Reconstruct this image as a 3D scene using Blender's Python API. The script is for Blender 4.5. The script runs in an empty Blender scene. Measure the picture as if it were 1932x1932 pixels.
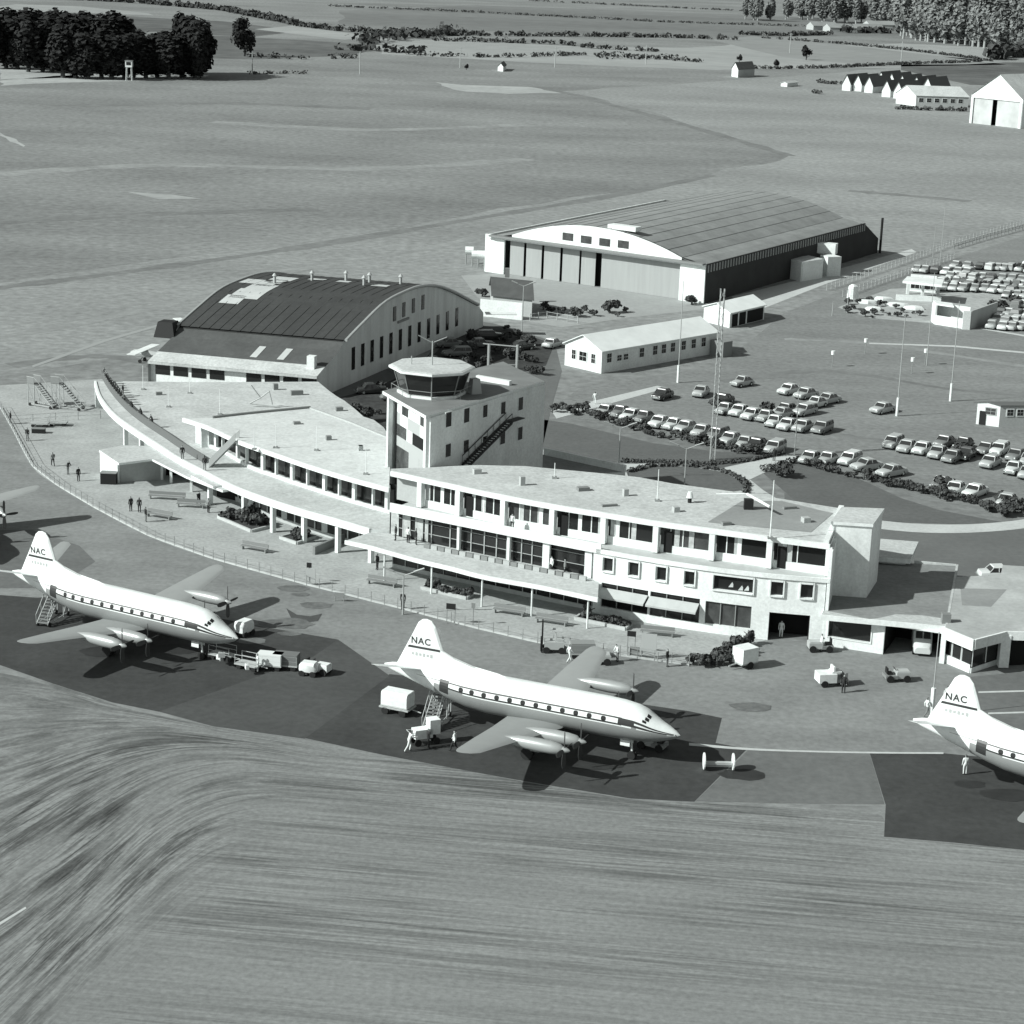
import bpy, bmesh, math, random
from mathutils import Vector, Matrix
random.seed(7)
SC = bpy.context.scene
SC.render.filter_size = 2.05          # soft old lens
COL = SC.collection
R = math.radians
# ---------------------------------------------------------------- camera model (survey of the place: image point -> point on a level plane)
FPX, HCAM, PITCH, ROLL, CEN = 3960.0, 63.5, R(15.6), R(2.0), 966.0
def ray(x, y):
    dx, dy = x - CEN, y - CEN
    u = dx*math.cos(ROLL) + dy*math.sin(ROLL)
    v = -dx*math.sin(ROLL) + dy*math.cos(ROLL)
    return Vector((u, FPX*math.cos(PITCH) - v*math.sin(PITCH), -FPX*math.sin(PITCH) - v*math.cos(PITCH)))
def G(x, y, z=0.0):
    d = ray(x, y)
    t = (z - HCAM)/d.z
    return Vector((0, 0, HCAM)) + d*t
def VP(A, B, x, y):
    """point where the sight line through (x, y) meets the vertical plane through A and B"""
    n = Vector((B.y - A.y, A.x - B.x, 0))
    d = ray(x, y); o = Vector((0, 0, HCAM))
    return o + d*((A - o).dot(n)/d.dot(n))
def v2(p): return Vector((p[0], p[1]))
# ---------------------------------------------------------------- materials
def T(v): return (v*0.955, v*1.0, v*0.985, 1.0)
MATS = {}
def M(name, v, rough=0.85, metal=0.0, var=0.0, scale=1.0, stretch=(1, 1, 1), fine=0.0, fscale=8.0, bump=0.0, spec=0.3, rot=0.0):
    """plain procedural material, tone v with soft large variation and fine mottling"""
    if name in MATS: return MATS[name]
    m = bpy.data.materials.new(name); m.use_nodes = True
    nt = m.node_tree; b = nt.nodes['Principled BSDF']
    b.inputs['Roughness'].default_value = rough; b.inputs['Metallic'].default_value = metal
    b.inputs['Specular IOR Level'].default_value = spec
    b.inputs['Base Color'].default_value = T(v)
    if var or fine:
        geo = nt.nodes.new('ShaderNodeNewGeometry')
        mp = nt.nodes.new('ShaderNodeMapping'); mp.inputs['Scale'].default_value = stretch; mp.inputs['Rotation'].default_value = (0, 0, rot)
        nt.links.new(geo.outputs['Position'], mp.inputs['Vector'])
        def nz(sc, det, vec):
            n = nt.nodes.new('ShaderNodeTexNoise'); n.inputs['Scale'].default_value = sc; n.inputs['Detail'].default_value = det
            n.inputs['Roughness'].default_value = 0.62
            nt.links.new(vec, n.inputs['Vector']); return n.outputs['Fac']
        def mr(src, lo, hi):
            n = nt.nodes.new('ShaderNodeMapRange'); n.inputs['From Min'].default_value = 0.28; n.inputs['From Max'].default_value = 0.72
            n.inputs['To Min'].default_value = lo; n.inputs['To Max'].default_value = hi
            nt.links.new(src, n.inputs['Value']); return n.outputs['Result']
        def mul(a, c):
            n = nt.nodes.new('ShaderNodeMath'); n.operation = 'MULTIPLY'
            nt.links.new(a, n.inputs[0]); nt.links.new(c, n.inputs[1]); return n.outputs[0]
        f = None
        if var: f = mr(nz(scale, 6, mp.outputs['Vector']), 1-var, 1+var)
        if fine:
            g = mr(nz(fscale, 4, geo.outputs['Position']), 1-fine, 1+fine)
            f = mul(f, g) if f else g
        vm = nt.nodes.new('ShaderNodeVectorMath'); vm.operation = 'SCALE'; vm.inputs[0].default_value = T(v)[:3]
        nt.links.new(f, vm.inputs['Scale']); nt.links.new(vm.outputs['Vector'], b.inputs['Base Color'])
        if bump:
            bp = nt.nodes.new('ShaderNodeBump'); bp.inputs['Strength'].default_value = bump; bp.inputs['Distance'].default_value = 0.1
            nt.links.new(f, bp.inputs['Height']); nt.links.new(bp.outputs['Normal'], b.inputs['Normal'])
    MATS[name] = m; return m
WHITE = M('white_paint', 0.76, 0.6, var=0.10, scale=0.35, fine=0.10, fscale=3.2)
WHITE2 = M('white_render_wall', 0.75, 0.85, var=0.16, scale=0.3, fine=0.12, fscale=3.5, stretch=(1, 1, 0.4))
GREYWALL = M('grey_wall', 0.40, 0.85, var=0.10, scale=0.3, fine=0.08, fscale=4, stretch=(1, 1, 0.3))
ROOFL = M('pale_gravel_roof', 0.49, 0.95, var=0.15, scale=0.22, fine=0.20, fscale=2.6)
ROOFD = M('dark_membrane_roof', 0.23, 0.95, var=0.16, scale=0.25, fine=0.12, fscale=2)
ROOFM = M('weathered_grey_roof', 0.27, 0.9, var=0.16, scale=0.15, fine=0.08, fscale=2)
HROOF = M('dark_arched_roof_felt', 0.05, 0.9, var=0.22, scale=0.12, stretch=(1, 1, 1), fine=0.14, fscale=1.6)
GLASS = M('dark_window_glass', 0.018, 0.12, spec=0.5)
GLASSM = M('curtained_glass', 0.06, 0.25, var=0.5, scale=0.9, spec=0.5)
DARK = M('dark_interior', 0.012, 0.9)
BLACK = M('black_paint', 0.018, 0.6)
RUBBER = M('tyre_rubber', 0.02, 0.8)
ALU = M('bare_aluminium', 0.52, 0.42, metal=0.25, var=0.05, scale=0.6)
STEEL = M('grey_steel', 0.33, 0.5, metal=0.3)
GALV = M('galvanised_pole', 0.42, 0.5, metal=0.2)
MIDG = M('mid_grey_paint', 0.22, 0.6)
LTG = M('light_grey_paint', 0.42, 0.55)
CONC = M('pale_concrete', 0.46, 0.9, var=0.10, scale=0.10, fine=0.10, fscale=1.5)
PAVE = M('terrace_paving', 0.36, 0.92, var=0.15, scale=0.25, fine=0.20, fscale=2.4)
LEAFD = M('dark_conifer_foliage', 0.016, 0.9, var=0.55, scale=0.35, fine=0.4, fscale=2)
LEAFM = M('shrub_foliage', 0.075, 0.9, var=0.5, scale=0.8, fine=0.4, fscale=4)
LEAFL = M('pale_poplar_foliage', 0.19, 0.9, var=0.3, scale=0.12, fine=0.3, fscale=1)
LEAFH = M('hedgerow_foliage', 0.055, 0.9, var=0.5, scale=0.2, fine=0.3, fscale=1)
BARK = M('bark', 0.09, 0.9, var=0.3, scale=2)
BARKL = M('pale_bark', 0.34, 0.9)
SOIL = M('dark_garden_soil', 0.06, 0.95, fine=0.3, fscale=3)
SKIN = M('skin', 0.42, 0.6)
CLOTHW = M('white_overalls', 0.72, 0.85)
CLOTHD = M('dark_suit_cloth', 0.03, 0.85)
CLOTHG = M('grey_cloth', 0.2, 0.85)
HAIR = M('dark_hair', 0.02, 0.7)
# ---------------------------------------------------------------- object helpers
def props(o, label=None, cat=None, group=None, kind=None):
    if label: o['label'] = label
    if cat: o['category'] = cat
    if group: o['group'] = group
    if kind: o['kind'] = kind
    return o
def thing(name, label, cat, loc=(0, 0, 0), rz=0.0, group=None):
    o = bpy.data.objects.new(name, None); COL.objects.link(o)
    o.empty_display_size = 0.5
    o.location = loc; o.rotation_euler = (0, 0, rz)
    return props(o, label, cat, group)
def kids(o): return [c for c in bpy.data.objects if c.parent == o]
TREEKIDS = {}
def copy_tree(src, loc, rz=None, label=None, group=None, scale=None, cmap=None):
    def rec(o, par):
        c = o.copy(); COL.objects.link(c)
        if par is not None: c.parent = par
        if cmap and c.type == 'MESH':
            for s in c.material_slots:
                nm = s.material.name if s.material else ''
                if nm in cmap:
                    s.link = 'OBJECT'; s.material = cmap[nm]
        for ch in list(o.children): rec(ch, c)
        return c
    r = rec(src, None)
    r.location = loc
    if rz is not None: r.rotation_euler = (0, 0, rz)
    if scale is not None: r.scale = (scale,)*3 if not isinstance(scale, tuple) else scale
    if label: r['label'] = label
    if group: r['group'] = group
    return r
class MB:
    def __init__(s): s.v = []; s.f = []; s.m = []; s.uv = None; s.smooth = False
    def add(s, vs, fs, mi=0):
        n = len(s.v); s.v += [tuple(p) for p in vs]
        for f in fs: s.f.append(tuple(i+n for i in f)); s.m.append(mi)
        return s
    def quad(s, a, b, c, d, mi=0): return s.add([a, b, c, d], [(0, 1, 2, 3)], mi)
    def poly(s, pts, mi=0): return s.add(pts, [tuple(range(len(pts)))], mi)
    def box(s, c, d, rz=0.0, mi=0, taper=1.0):
        x, y, z = d[0]/2, d[1]/2, d[2]/2; ca, sa = math.cos(rz), math.sin(rz)
        vs = []
        for zz in (-z, z):
            k = taper if zz > 0 else 1
            for (a, b) in ((-x, -y), (x, -y), (x, y), (-x, y)):
                a *= k; b *= k
                vs.append((c[0]+a*ca-b*sa, c[1]+a*sa+b*ca, c[2]+zz))
        return s.add(vs, [(3, 2, 1, 0), (4, 5, 6, 7), (0, 1, 5, 4), (1, 2, 6, 5), (2, 3, 7, 6), (3, 0, 4, 7)], mi)
    def prism(s, pts, z0, z1, mi=0, cap=None):
        pts = [v2(p) for p in pts]
        ar = sum(pts[i].x*pts[(i+1) % len(pts)].y - pts[(i+1) % len(pts)].x*pts[i].y for i in range(len(pts)))
        if ar < 0: pts = pts[::-1]
        n = len(pts)
        vs = [(p.x, p.y, z0) for p in pts] + [(p.x, p.y, z1) for p in pts]
        s.add(vs, [tuple(reversed(range(n)))] + [(i, (i+1) % n, n+(i+1) % n, n+i) for i in range(n)], mi)
        s.add(vs[n:], [tuple(range(n))], mi if cap is None else cap)
        return s
    def wallseg(s, a, b, z0, z1, t=0.25, mi=0):
        a, b = v2(a), v2(b); d = (b-a); L = d.length
        if L < 1e-6: return s
        return s.box(((a.x+b.x)/2, (a.y+b.y)/2, (z0+z1)/2), (L, t, z1-z0), math.atan2(d.y, d.x), mi)
    def tube(s, p0, p1, r0, r1=None, n=8, mi=0, cap=True):
        p0, p1 = Vector(p0), Vector(p1); r1 = r0 if r1 is None else r1
        d = (p1-p0).normalized(); a = d.orthogonal().normalized(); b = d.cross(a)
        vs = []
        for p, r in ((p0, r0), (p1, r1)):
            for i in range(n):
                t = 2*math.pi*i/n; vs.append(p + a*(r*math.cos(t)) + b*(r*math.sin(t)))
        fs = [(i, (i+1) % n, n+(i+1) % n, n+i) for i in range(n)]
        if cap: fs += [tuple(reversed(range(n))), tuple(range(n, 2*n))]
        return s.add(vs, fs, mi)
    def loft(s, rings, mi=0, cap=True, closed=True):
        n = len(rings[0]); base = len(s.v)
        vs = [p for r in rings for p in r]; fs = []
        for k in range(len(rings)-1):
            for i in range(n if closed else n-1):
                j = (i+1) % n; fs.append((k*n+i, k*n+j, (k+1)*n+j, (k+1)*n+i))
        if cap and closed: fs += [tuple(reversed(range(n))), tuple(range((len(rings)-1)*n, len(rings)*n))]
        return s.add(vs, fs, mi)
    def leaves(s, c, rad, n, size, mi=0, rng=random, shell=0.55, lumps=0, lift=0.0):
        """many small leaf clumps filling an uneven crown"""
        cs = []
        for k in range(max(1, lumps)):
            if lumps:
                t = rng.uniform(0, 2*math.pi); h = rng.uniform(-0.75, 0.8); q = math.sqrt(1-h*h)*rng.uniform(0.25, 0.62)
                cs.append(((c[0]+rad[0]*q*math.cos(t), c[1]+rad[1]*q*math.sin(t), c[2]+rad[2]*h*0.72), rng.uniform(0.32, 0.52)))
            else: cs.append((c, 1.0))
        for i in range(n):
            cc, k = cs[i % len(cs)]
            d = Vector((rng.gauss(0, 1), rng.gauss(0, 1), rng.gauss(0, 1))).normalized()
            q = rng.uniform(shell, 1.0)*k
            p = Vector((cc[0]+d.x*rad[0]*q, cc[1]+d.y*rad[1]*q, cc[2]+d.z*rad[2]*q))
            if p.z < lift: p.z = lift + rng.uniform(0, size)
            nn = (d + Vector((rng.uniform(-.7, .7), rng.uniform(-.7, .7), rng.uniform(-.3, .9)))).normalized()
            a = nn.orthogonal().normalized(); b = nn.cross(a)
            t = rng.uniform(0, math.pi); a, b = a*math.cos(t)+b*math.sin(t), b*math.cos(t)-a*math.sin(t)
            w = size*rng.uniform(.6, 1.3); h = size*rng.uniform(.5, 1.0)
            s.add([p-a*w-b*h*.4, p+a*w*.3-b*h, p+a*w+b*h*.4, p-a*w*.3+b*h], [(0, 1, 2, 3)], mi)
        return s
    def build(s, name, mats, parent=None, smooth=False, rel=None):
        """one mesh object; vertices are world coordinates unless the parent is a local prototype"""
        if not isinstance(mats, (list, tuple)): mats = [mats]
        off = Vector((0, 0, 0))
        if rel is not None: off = Vector(rel)
        elif parent is not None and parent.get('_w') is not None: off = Vector(parent['_w'])
        me = bpy.data.meshes.new(name)
        me.from_pydata([(a-off.x, b-off.y, c-off.z) for a, b, c in s.v], [], s.f)
        for m in mats: me.materials.append(m)
        for p, mi in zip(me.polygons, s.m):
            p.material_index = mi
            if smooth: p.use_smooth = True
        if smooth:
            try: me.set_sharp_from_angle(angle=R(38))
            except Exception: pass
        me.update()
        o = bpy.data.objects.new(name, me); COL.objects.link(o)
        if parent is not None:
            o.parent = parent
            if parent.get('_w') is not None: o['_w'] = list(off)
        elif rel is not None: o.location = off
        return o
def building(name, label, cat, base, group=None):
    """Empty at a building's base; its parts are written in world coordinates"""
    o = thing(name, label, cat, (base[0], base[1], 0), 0, group)
    o['_w'] = [base[0], base[1], 0.0]
    return o
def catmull(pts, n=6):
    pts = [Vector(p) for p in pts]; out = []
    for i in range(len(pts)-1):
        p0 = pts[max(i-1, 0)]; p1 = pts[i]; p2 = pts[i+1]; p3 = pts[min(i+2, len(pts)-1)]
        for k in range(n):
            t = k/n
            out.append(0.5*((2*p1)+(p2-p0)*t+(2*p0-5*p1+4*p2-p3)*t*t+(3*p1-p0-3*p2+p3)*t**3))
    out.append(pts[-1]); return out
def resample(pts, n):
    L = [0]
    for a, b in zip(pts, pts[1:]): L.append(L[-1]+(b-a).length)
    out = []; k = 0
    for i in range(n+1):
        d = L[-1]*i/n
        while k < len(L)-2 and L[k+1] < d: k += 1
        t = (d-L[k])/max(L[k+1]-L[k], 1e-9); out.append(pts[k].lerp(pts[k+1], min(max(t, 0), 1)))
    return out
def offset(pts, d):
    """plan curve moved sideways by d to its left (away from the camera for curves that run to the right)"""
    out = []
    for i, p in enumerate(pts):
        a = pts[max(i-1, 0)]; b = pts[min(i+1, len(pts)-1)]
        t = v2(b)-v2(a); t.normalize(); out.append(Vector((p[0]-t.y*d, p[1]+t.x*d, 0)))
    return out
def ribbon(mb, pts, z0, z1, t, mi=0):
    """wall of thickness t standing on a plan curve, as one closed strip"""
    back = offset(pts, t); n = len(pts); vs = []
    for p, q in zip(pts, back): vs += [(p[0], p[1], z0), (p[0], p[1], z1), (q[0], q[1], z1), (q[0], q[1], z0)]
    fs = []
    for i in range(n-1):
        a = 4*i; b = a+4
        fs += [(a, b, b+1, a+1), (a+1, b+1, b+2, a+2), (a+2, b+2, b+3, a+3), (a+3, b+3, b, a)]
    fs += [(0, 1, 2, 3), (4*n-4, 4*n-1, 4*n-2, 4*n-3)]
    mb.add(vs, fs, mi); return mb
def at_x(pts, px, z):
    """arc point of a plan curve that lies on the sight line column px (surveying aid)"""
    best = None
    for a, b in zip(pts, pts[1:]):
        for k in range(12):
            p = v2(a).lerp(v2(b), k/12); q = proj((p.x, p.y, z))
            e = abs(q[0]-px)
            if best is None or e < best[0]: best = (e, p, (v2(b)-v2(a)).normalized())
    return best[1], best[2]
def proj(p):
    q = Vector(p)-Vector((0, 0, HCAM)); f = q.y*math.cos(PITCH)-q.z*math.sin(PITCH)
    u = FPX*q.x/f; v = FPX*(-q.y*math.sin(PITCH)-q.z*math.cos(PITCH))/f
    return (CEN+u*math.cos(ROLL)-v*math.sin(ROLL), CEN+u*math.sin(ROLL)+v*math.cos(ROLL))
RAG = random.Random(5)
def sheet(name, pts, layer, mat, z=None, rag=0.0):
    """flat ground area given by its outline on the ground"""
    P = [G(x, y) for x, y in pts]; zz = 0.006*layer if z is None else z
    if rag:                                              # worn, uneven edge
        Q = []
        for a, b in zip(P, P[1:]+P[:1]):
            n = max(1, min(60, int((b-a).length/(rag*3))))
            for k in range(n):
                q = a.lerp(b, k/n)
                if k: q = q+Vector((RAG.uniform(-rag, rag), RAG.uniform(-rag, rag), 0))*.6
                Q.append(q)
        P = Q
    mb = MB(); mb.poly([(p.x, p.y, zz) for p in P])
    o = mb.build(name, mat); props(o, kind='structure'); return o
def smoothpts(pts, n=5): return [(p.x, p.y) for p in catmull([(x, y, 0) for x, y in pts], n)]
# ================================================================ LIGHT, SKY, CAMERA
cam = bpy.data.cameras.new('camera'); co = bpy.data.objects.new('camera', cam); COL.objects.link(co)
cam.sensor_width = 36; cam.lens = 36*FPX/1932; cam.clip_end = 30000; cam.clip_start = 1
co.matrix_world = Matrix.Translation((0, 0, HCAM)) @ Matrix.Rotation(math.pi/2-PITCH, 4, 'X') @ Matrix.Rotation(ROLL, 4, 'Z')
SC.camera = co
SUN_EL = R(34); SHADOW = Vector((0.932, 0.362, 0)).normalized()
sd = Vector((-SHADOW.x*math.cos(SUN_EL), -SHADOW.y*math.cos(SUN_EL), math.sin(SUN_EL)))
sl = bpy.data.lights.new('sun', 'SUN'); sl.energy = 4.6; sl.angle = R(0.5); sl.color = (0.965, 1.0, 0.975)
so = bpy.data.objects.new('sun', sl); COL.objects.link(so); so.rotation_euler = sd.to_track_quat('Z', 'Y').to_euler(); so.location = (-200, 0, 200)
w = bpy.data.worlds.new('World'); SC.world = w; w.use_nodes = True
nt = w.node_tree; nt.nodes.clear()
out = nt.nodes.new('ShaderNodeOutputWorld'); bg = nt.nodes.new('ShaderNodeBackground'); sky = nt.nodes.new('ShaderNodeTexSky')
sky.sky_type = 'NISHITA'; sky.sun_disc = False; sky.sun_elevation = SUN_EL; sky.sun_rotation = math.atan2(sd.x, sd.y)
bw = nt.nodes.new('ShaderNodeRGBToBW'); sc_ = nt.nodes.new('ShaderNodeVectorMath'); sc_.operation = 'SCALE'; sc_.inputs[0].default_value = (0.95, 1.0, 0.985)
nt.links.new(sky.outputs['Color'], bw.inputs['Color']); nt.links.new(bw.outputs['Val'], sc_.inputs['Scale'])
nt.links.new(sc_.outputs['Vector'], bg.inputs['Color']); bg.inputs['Strength'].default_value = 0.095
nt.links.new(bg.outputs['Background'], out.inputs['Surface'])
SC.view_settings.view_transform = 'Standard'; SC.view_settings.look = 'None'; SC.view_settings.exposure = 0.27; SC.view_settings.gamma = 1

# ================================================================ GROUND
GRASS = M('airfield_grass', 0.205, 0.97, var=0.26, scale=0.022, stretch=(0.6, 1.0, 1), fine=0.30, fscale=0.55, rot=R(24))
GRASSL = M('dry_airfield_grass', 0.25, 0.97, var=0.20, scale=0.022, stretch=(0.6, 1.0, 1), fine=0.28, fscale=0.6, rot=R(20))
LAWN = M('lawn_grass', 0.115, 0.97, var=0.10, scale=0.2, fine=0.12, fscale=1.6)
ASPH = M('apron_asphalt', 0.215, 0.93, var=0.20, scale=0.16, fine=0.18, fscale=1.6, stretch=(0.5, 1, 1))
ASPHD = M('fresh_dark_asphalt', 0.050, 0.9, var=0.22, scale=0.15, fine=0.2, fscale=1.4)
ASPHM = M('mid_asphalt', 0.070, 0.92, var=0.15, scale=0.14, fine=0.16, fscale=1.4)
ASPHR = M('worn_grey_asphalt', 0.14, 0.92, var=0.14, scale=0.14, fine=0.14, fscale=1.4)
CARP = M('car_park_gravel', 0.205, 0.95, var=0.17, scale=0.10, fine=0.22, fscale=1.2, stretch=(0.35, 1, 1))
ROADM = M('service_road', 0.135, 0.92, var=0.12, scale=0.1, fine=0.1, fscale=1.5)
PATHM = M('pale_path', 0.50, 0.92, var=0.08, scale=0.2, fine=0.1, fscale=2)
KERB = M('white_concrete_strip', 0.50, 0.9, var=0.08, scale=0.3, fine=0.1, fscale=2)
g = MB(); g.quad((-9000, -2000, 0), (9000, -2000, 0), (9000, 16000, 0), (-9000, 16000, 0))
props(g.build('ground', GRASS), kind='structure')
sheet('airfield_grass', [(1060, 172), (1200, 205), (1330, 245), (1490, 293), (1440, 310), (1340, 330), (1150, 365), (880, 408), (600, 455), (300, 490), (-60, 545), (-60, 720), (250, 670), (300, 700), (600, 740), (930, 700), (1500, 620), (2000, 500), (2000, 105), (1400, 150), (1200, 163)], 1, GRASSL, rag=5)
# foreground sward: mown and blown streaks that follow the taxiing curve (UV along the flow)
guides = [
 [(-80, 1255), (100, 1290), (210, 1325), (400, 1370), (560, 1392), (720, 1425), (830, 1442), (960, 1470), (1190, 1508), (1310, 1515), (1480, 1522), (1665, 1530), (2010, 1545)],
 [(-80, 1480), (60, 1440), (180, 1385), (300, 1372), (420, 1395), (560, 1410), (720, 1445), (960, 1490), (1190, 1525), (1400, 1545), (1665, 1575), (2010, 1600)],
 [(-80, 1640), (80, 1540), (220, 1455), (330, 1405), (440, 1410), (600, 1440), (760, 1475), (960, 1515), (1190, 1550), (1400, 1580), (1665, 1610), (2010, 1650)],
 [(-80, 1800), (100, 1680), (250, 1550), (360, 1460), (480, 1445), (620, 1475), (780, 1510), (980, 1555), (1190, 1590), (1400, 1625), (1665, 1660), (2010, 1705)],
 [(-80, 1950), (110, 1775), (280, 1610), (410, 1515), (540, 1500), (680, 1530), (830, 1565), (1000, 1605), (1200, 1640), (1420, 1680), (1680, 1725), (2010, 1775)],
 [(-80, 2100), (140, 1880), (330, 1690), (470, 1600), (600, 1585), (740, 1610), (880, 1645), (1040, 1685), (1240, 1725), (1450, 1765), (1700, 1810), (2010, 1855)],
 [(-80, 2300), (190, 2000), (400, 1800), (560, 1710), (700, 1700), (830, 1720), (960, 1755), (1110, 1795), (1300, 1835), (1500, 1870), (1740, 1910), (2010, 1950)],
 [(-80, 2600), (260, 2150), (500, 1930), (680, 1840), (820, 1830), (940, 1850), (1060, 1880), (1200, 1910), (1380, 1945), (1560, 1975), (1780, 2010), (2010, 2045)],
 [(-80, 3000), (360, 2400), (640, 2130), (840, 2030), (980, 2010), (1100, 2020), (1200, 2040), (1320, 2060), (1480, 2090), (1640, 2110), (1830, 2130), (2010, 2150)]]
def sward():
    NU, NV = 90, 8
    rows = []
    rs = [resample(catmull([G(*p) for p in gd], 8), NU) for gd in guides]
    for r in rs[1:]:                                      # wide turning curves, no kinks
        for _ in range(40):
            q = [r[0]]+[r[i]*.5+(r[i-1]+r[i+1])*.25 for i in range(1, NU)]+[r[-1]]
            r[:] = q
    per = 6
    for k in range(len(rs)-1):
        for j in range(per):
            t = j/per
            rows.append([rs[k][i].lerp(rs[k+1][i], t) for i in range(NU+1)])
    rows.append(rs[-1])
    me = bpy.data.meshes.new('foreground_grass')
    n = NU+1; vs = []; uv = []
    for r_i, r in enumerate(rows):
        L = 0
        for i, p in enumerate(r):
            if i: L += (p-r[i-1]).length
            vs.append((p.x, p.y, 0.004)); uv.append((L, r_i/per*7.0))
    fs = [(a*n+i, (a+1)*n+i, (a+1)*n+i+1, a*n+i+1) for a in range(len(rows)-1) for i in range(NU)]
    me.from_pydata(vs, [], fs); ul = me.uv_layers.new(name='flow')
    wl_ = me.attributes.new('wear_turn', 'FLOAT', 'POINT'); wr_ = me.attributes.new('wear_run', 'FLOAT', 'POINT')   # where wheels and mowers marked the sward
    sm = lambda t: max(0.0, min(1.0, t))**2*(3-2*max(0.0, min(1.0, t)))
    for q, v in enumerate(vs):
        px, py = proj(v)
        edge = 600-(py-1400)*(.95 if py > 1400 else .2)
        L_ = sm((edge-px)/230+.5); wl_.data[q].value = L_*(.55+.45*sm((py-1300)/140))
        wr_.data[q].value = (1-L_)*(.36+.44*(1-sm((py-1640)/260)))*sm((py-1380)/50)
    for l in me.loops: ul.data[l.index].uv = uv[l.vertex_index]
    me.update()
    m = bpy.data.materials.new('streaked_dry_grass'); m.use_nodes = True; nt = m.node_tree; b = nt.nodes['Principled BSDF']
    b.inputs['Roughness'].default_value = 0.97; b.inputs['Specular IOR Level'].default_value = 0.15
    u = nt.nodes.new('ShaderNodeUVMap'); u.uv_map = 'flow'
    geo = nt.nodes.new('ShaderNodeNewGeometry')
    def noise(vec, scale, det, stretch=None, warp=0.0):
        if stretch:
            mp = nt.nodes.new('ShaderNodeMapping'); mp.inputs['Scale'].default_value = stretch; nt.links.new(vec, mp.inputs['Vector']); vec = mp.outputs['Vector']
        nn = nt.nodes.new('ShaderNodeTexNoise'); nn.inputs['Scale'].default_value = scale; nn.inputs['Detail'].default_value = det; nn.inputs['Roughness'].default_value = 0.65; nn.inputs['Distortion'].default_value = warp
        nt.links.new(vec, nn.inputs['Vector']); return nn.outputs['Fac']
    def rng_(f, a, c, lo, hi):
        r_ = nt.nodes.new('ShaderNodeMapRange'); r_.inputs['From Min'].default_value = a; r_.inputs['From Max'].default_value = c; r_.inputs['To Min'].default_value = lo; r_.inputs['To Max'].default_value = hi
        nt.links.new(f, r_.inputs['Value']); return r_.outputs['Result']
    def op(o_, a, c):
        q = nt.nodes.new('ShaderNodeMath'); q.operation = o_
        for i, x in enumerate((a, c)):
            if hasattr(x, 'links'): nt.links.new(x, q.inputs[i])
            else: q.inputs[i].default_value = x
        return q.outputs[0]
    patch = noise(u.outputs['UV'], 1.0, 3, (0.05, 0.16, 1), 0.4)            # where they are strong
    mott = noise(geo.outputs['Position'], 2.2, 6)
    big = noise(geo.outputs['Position'], 0.03, 3)
    def attr(n_):
        a_ = nt.nodes.new('ShaderNodeAttribute'); a_.attribute_name = n_; return a_.outputs['Fac']
    pa, pb = G(620, 1640), G(1900, 1752)
    rm = nt.nodes.new('ShaderNodeMapping'); rm.inputs['Rotation'].default_value = (0, 0, -math.atan2(pb.y-pa.y, pb.x-pa.x)); nt.links.new(geo.outputs['Position'], rm.inputs['Vector'])
    run = rm.outputs['Vector']
    patch2 = noise(run, 1.0, 4, (0.03, 0.16, 1), 0.5)
    def family(vec, p_, at, a1, a2, w1, w2):
        s1 = rng_(noise(vec, 1.0, 6, a1, w1), 0.40, 0.55, 0.36, 1.04); s2 = rng_(noise(vec, 1.0, 6, a2, w2), 0.40, 0.56, 0.46, 1.12)
        k = op('MULTIPLY', rng_(p_, 0.40, 0.62, 1.0, 0.28), attr(at))
        return op('ADD', op('MULTIPLY', op('MULTIPLY', s1, s2), k), op('SUBTRACT', 1.0, k))
    val = op('MULTIPLY', family(u.outputs['UV'], patch, 'wear_turn', (0.085, 0.85, 1), (0.20, 2.4, 1), 0.9, 0.7), family(run, patch2, 'wear_run', (0.04, 1.3, 1), (0.085, 3.4, 1), 0.3, 0.25))
    val = op('MULTIPLY', val, rng_(mott, 0.3, 0.7, 0.80, 1.18))
    val = op('MULTIPLY', val, rng_(big, 0.3, 0.7, 0.92, 1.08))
    vm = nt.nodes.new('ShaderNodeVectorMath'); vm.operation = 'SCALE'; vm.inputs[0].default_value = T(0.235)[:3]
    nt.links.new(val, vm.inputs['Scale']); nt.links.new(vm.outputs['Vector'], b.inputs['Base Color'])
    me.materials.append(m)
    o = bpy.data.objects.new('foreground_grass', me); COL.objects.link(o); props(o, kind='structure')
sward()
EDGE = [(-60, 1235), (0, 1255), (100, 1290), (210, 1325), (290, 1341), (400, 1370), (560, 1392), (720, 1425), (830, 1442), (960, 1470), (1030, 1482), (1190, 1508), (1310, 1514), (1480, 1517), (1665, 1521), (1667, 1581), (1800, 1592), (1932, 1606), (2010, 1613)]
FENCE = [(-40, 720), (0, 770), (20, 805), (60, 880), (105, 915), (180, 960), (280, 1012), (400, 1055), (580, 1105), (760, 1150), (900, 1187), (1030, 1217), (1180, 1240), (1300, 1256)]
FENCES = smoothpts(FENCE, 4)
sheet('apron', EDGE + [(2010, 1200), (1560, 1210), (1420, 1210), (1300, 1250)] + FENCES[::-1][1:] + [(-60, 720)], 2, ASPH, rag=.35)
sheet('dark_apron_patch', [(-40, 1120), (70, 1128), (200, 1118), (330, 1150), (480, 1180), (638, 1207), (590, 1240), (300, 1343), (210, 1325), (100, 1290), (0, 1255), (-40, 1242)], 3, ASPHD, rag=0)
sheet('apron_between_stands', [(300, 1343), (590, 1240), (638, 1207), (735, 1275), (575, 1394), (400, 1370)], 3.5, ASPHM, rag=0)
sheet('dark_apron_patch', [(735, 1272), (900, 1290), (1150, 1320), (1300, 1342), (1362, 1355), (1350, 1402), (1410, 1413), (1310, 1513), (1190, 1507), (1030, 1481), (960, 1469), (720, 1424), (576, 1393)], 3, ASPHD, rag=0)
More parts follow.
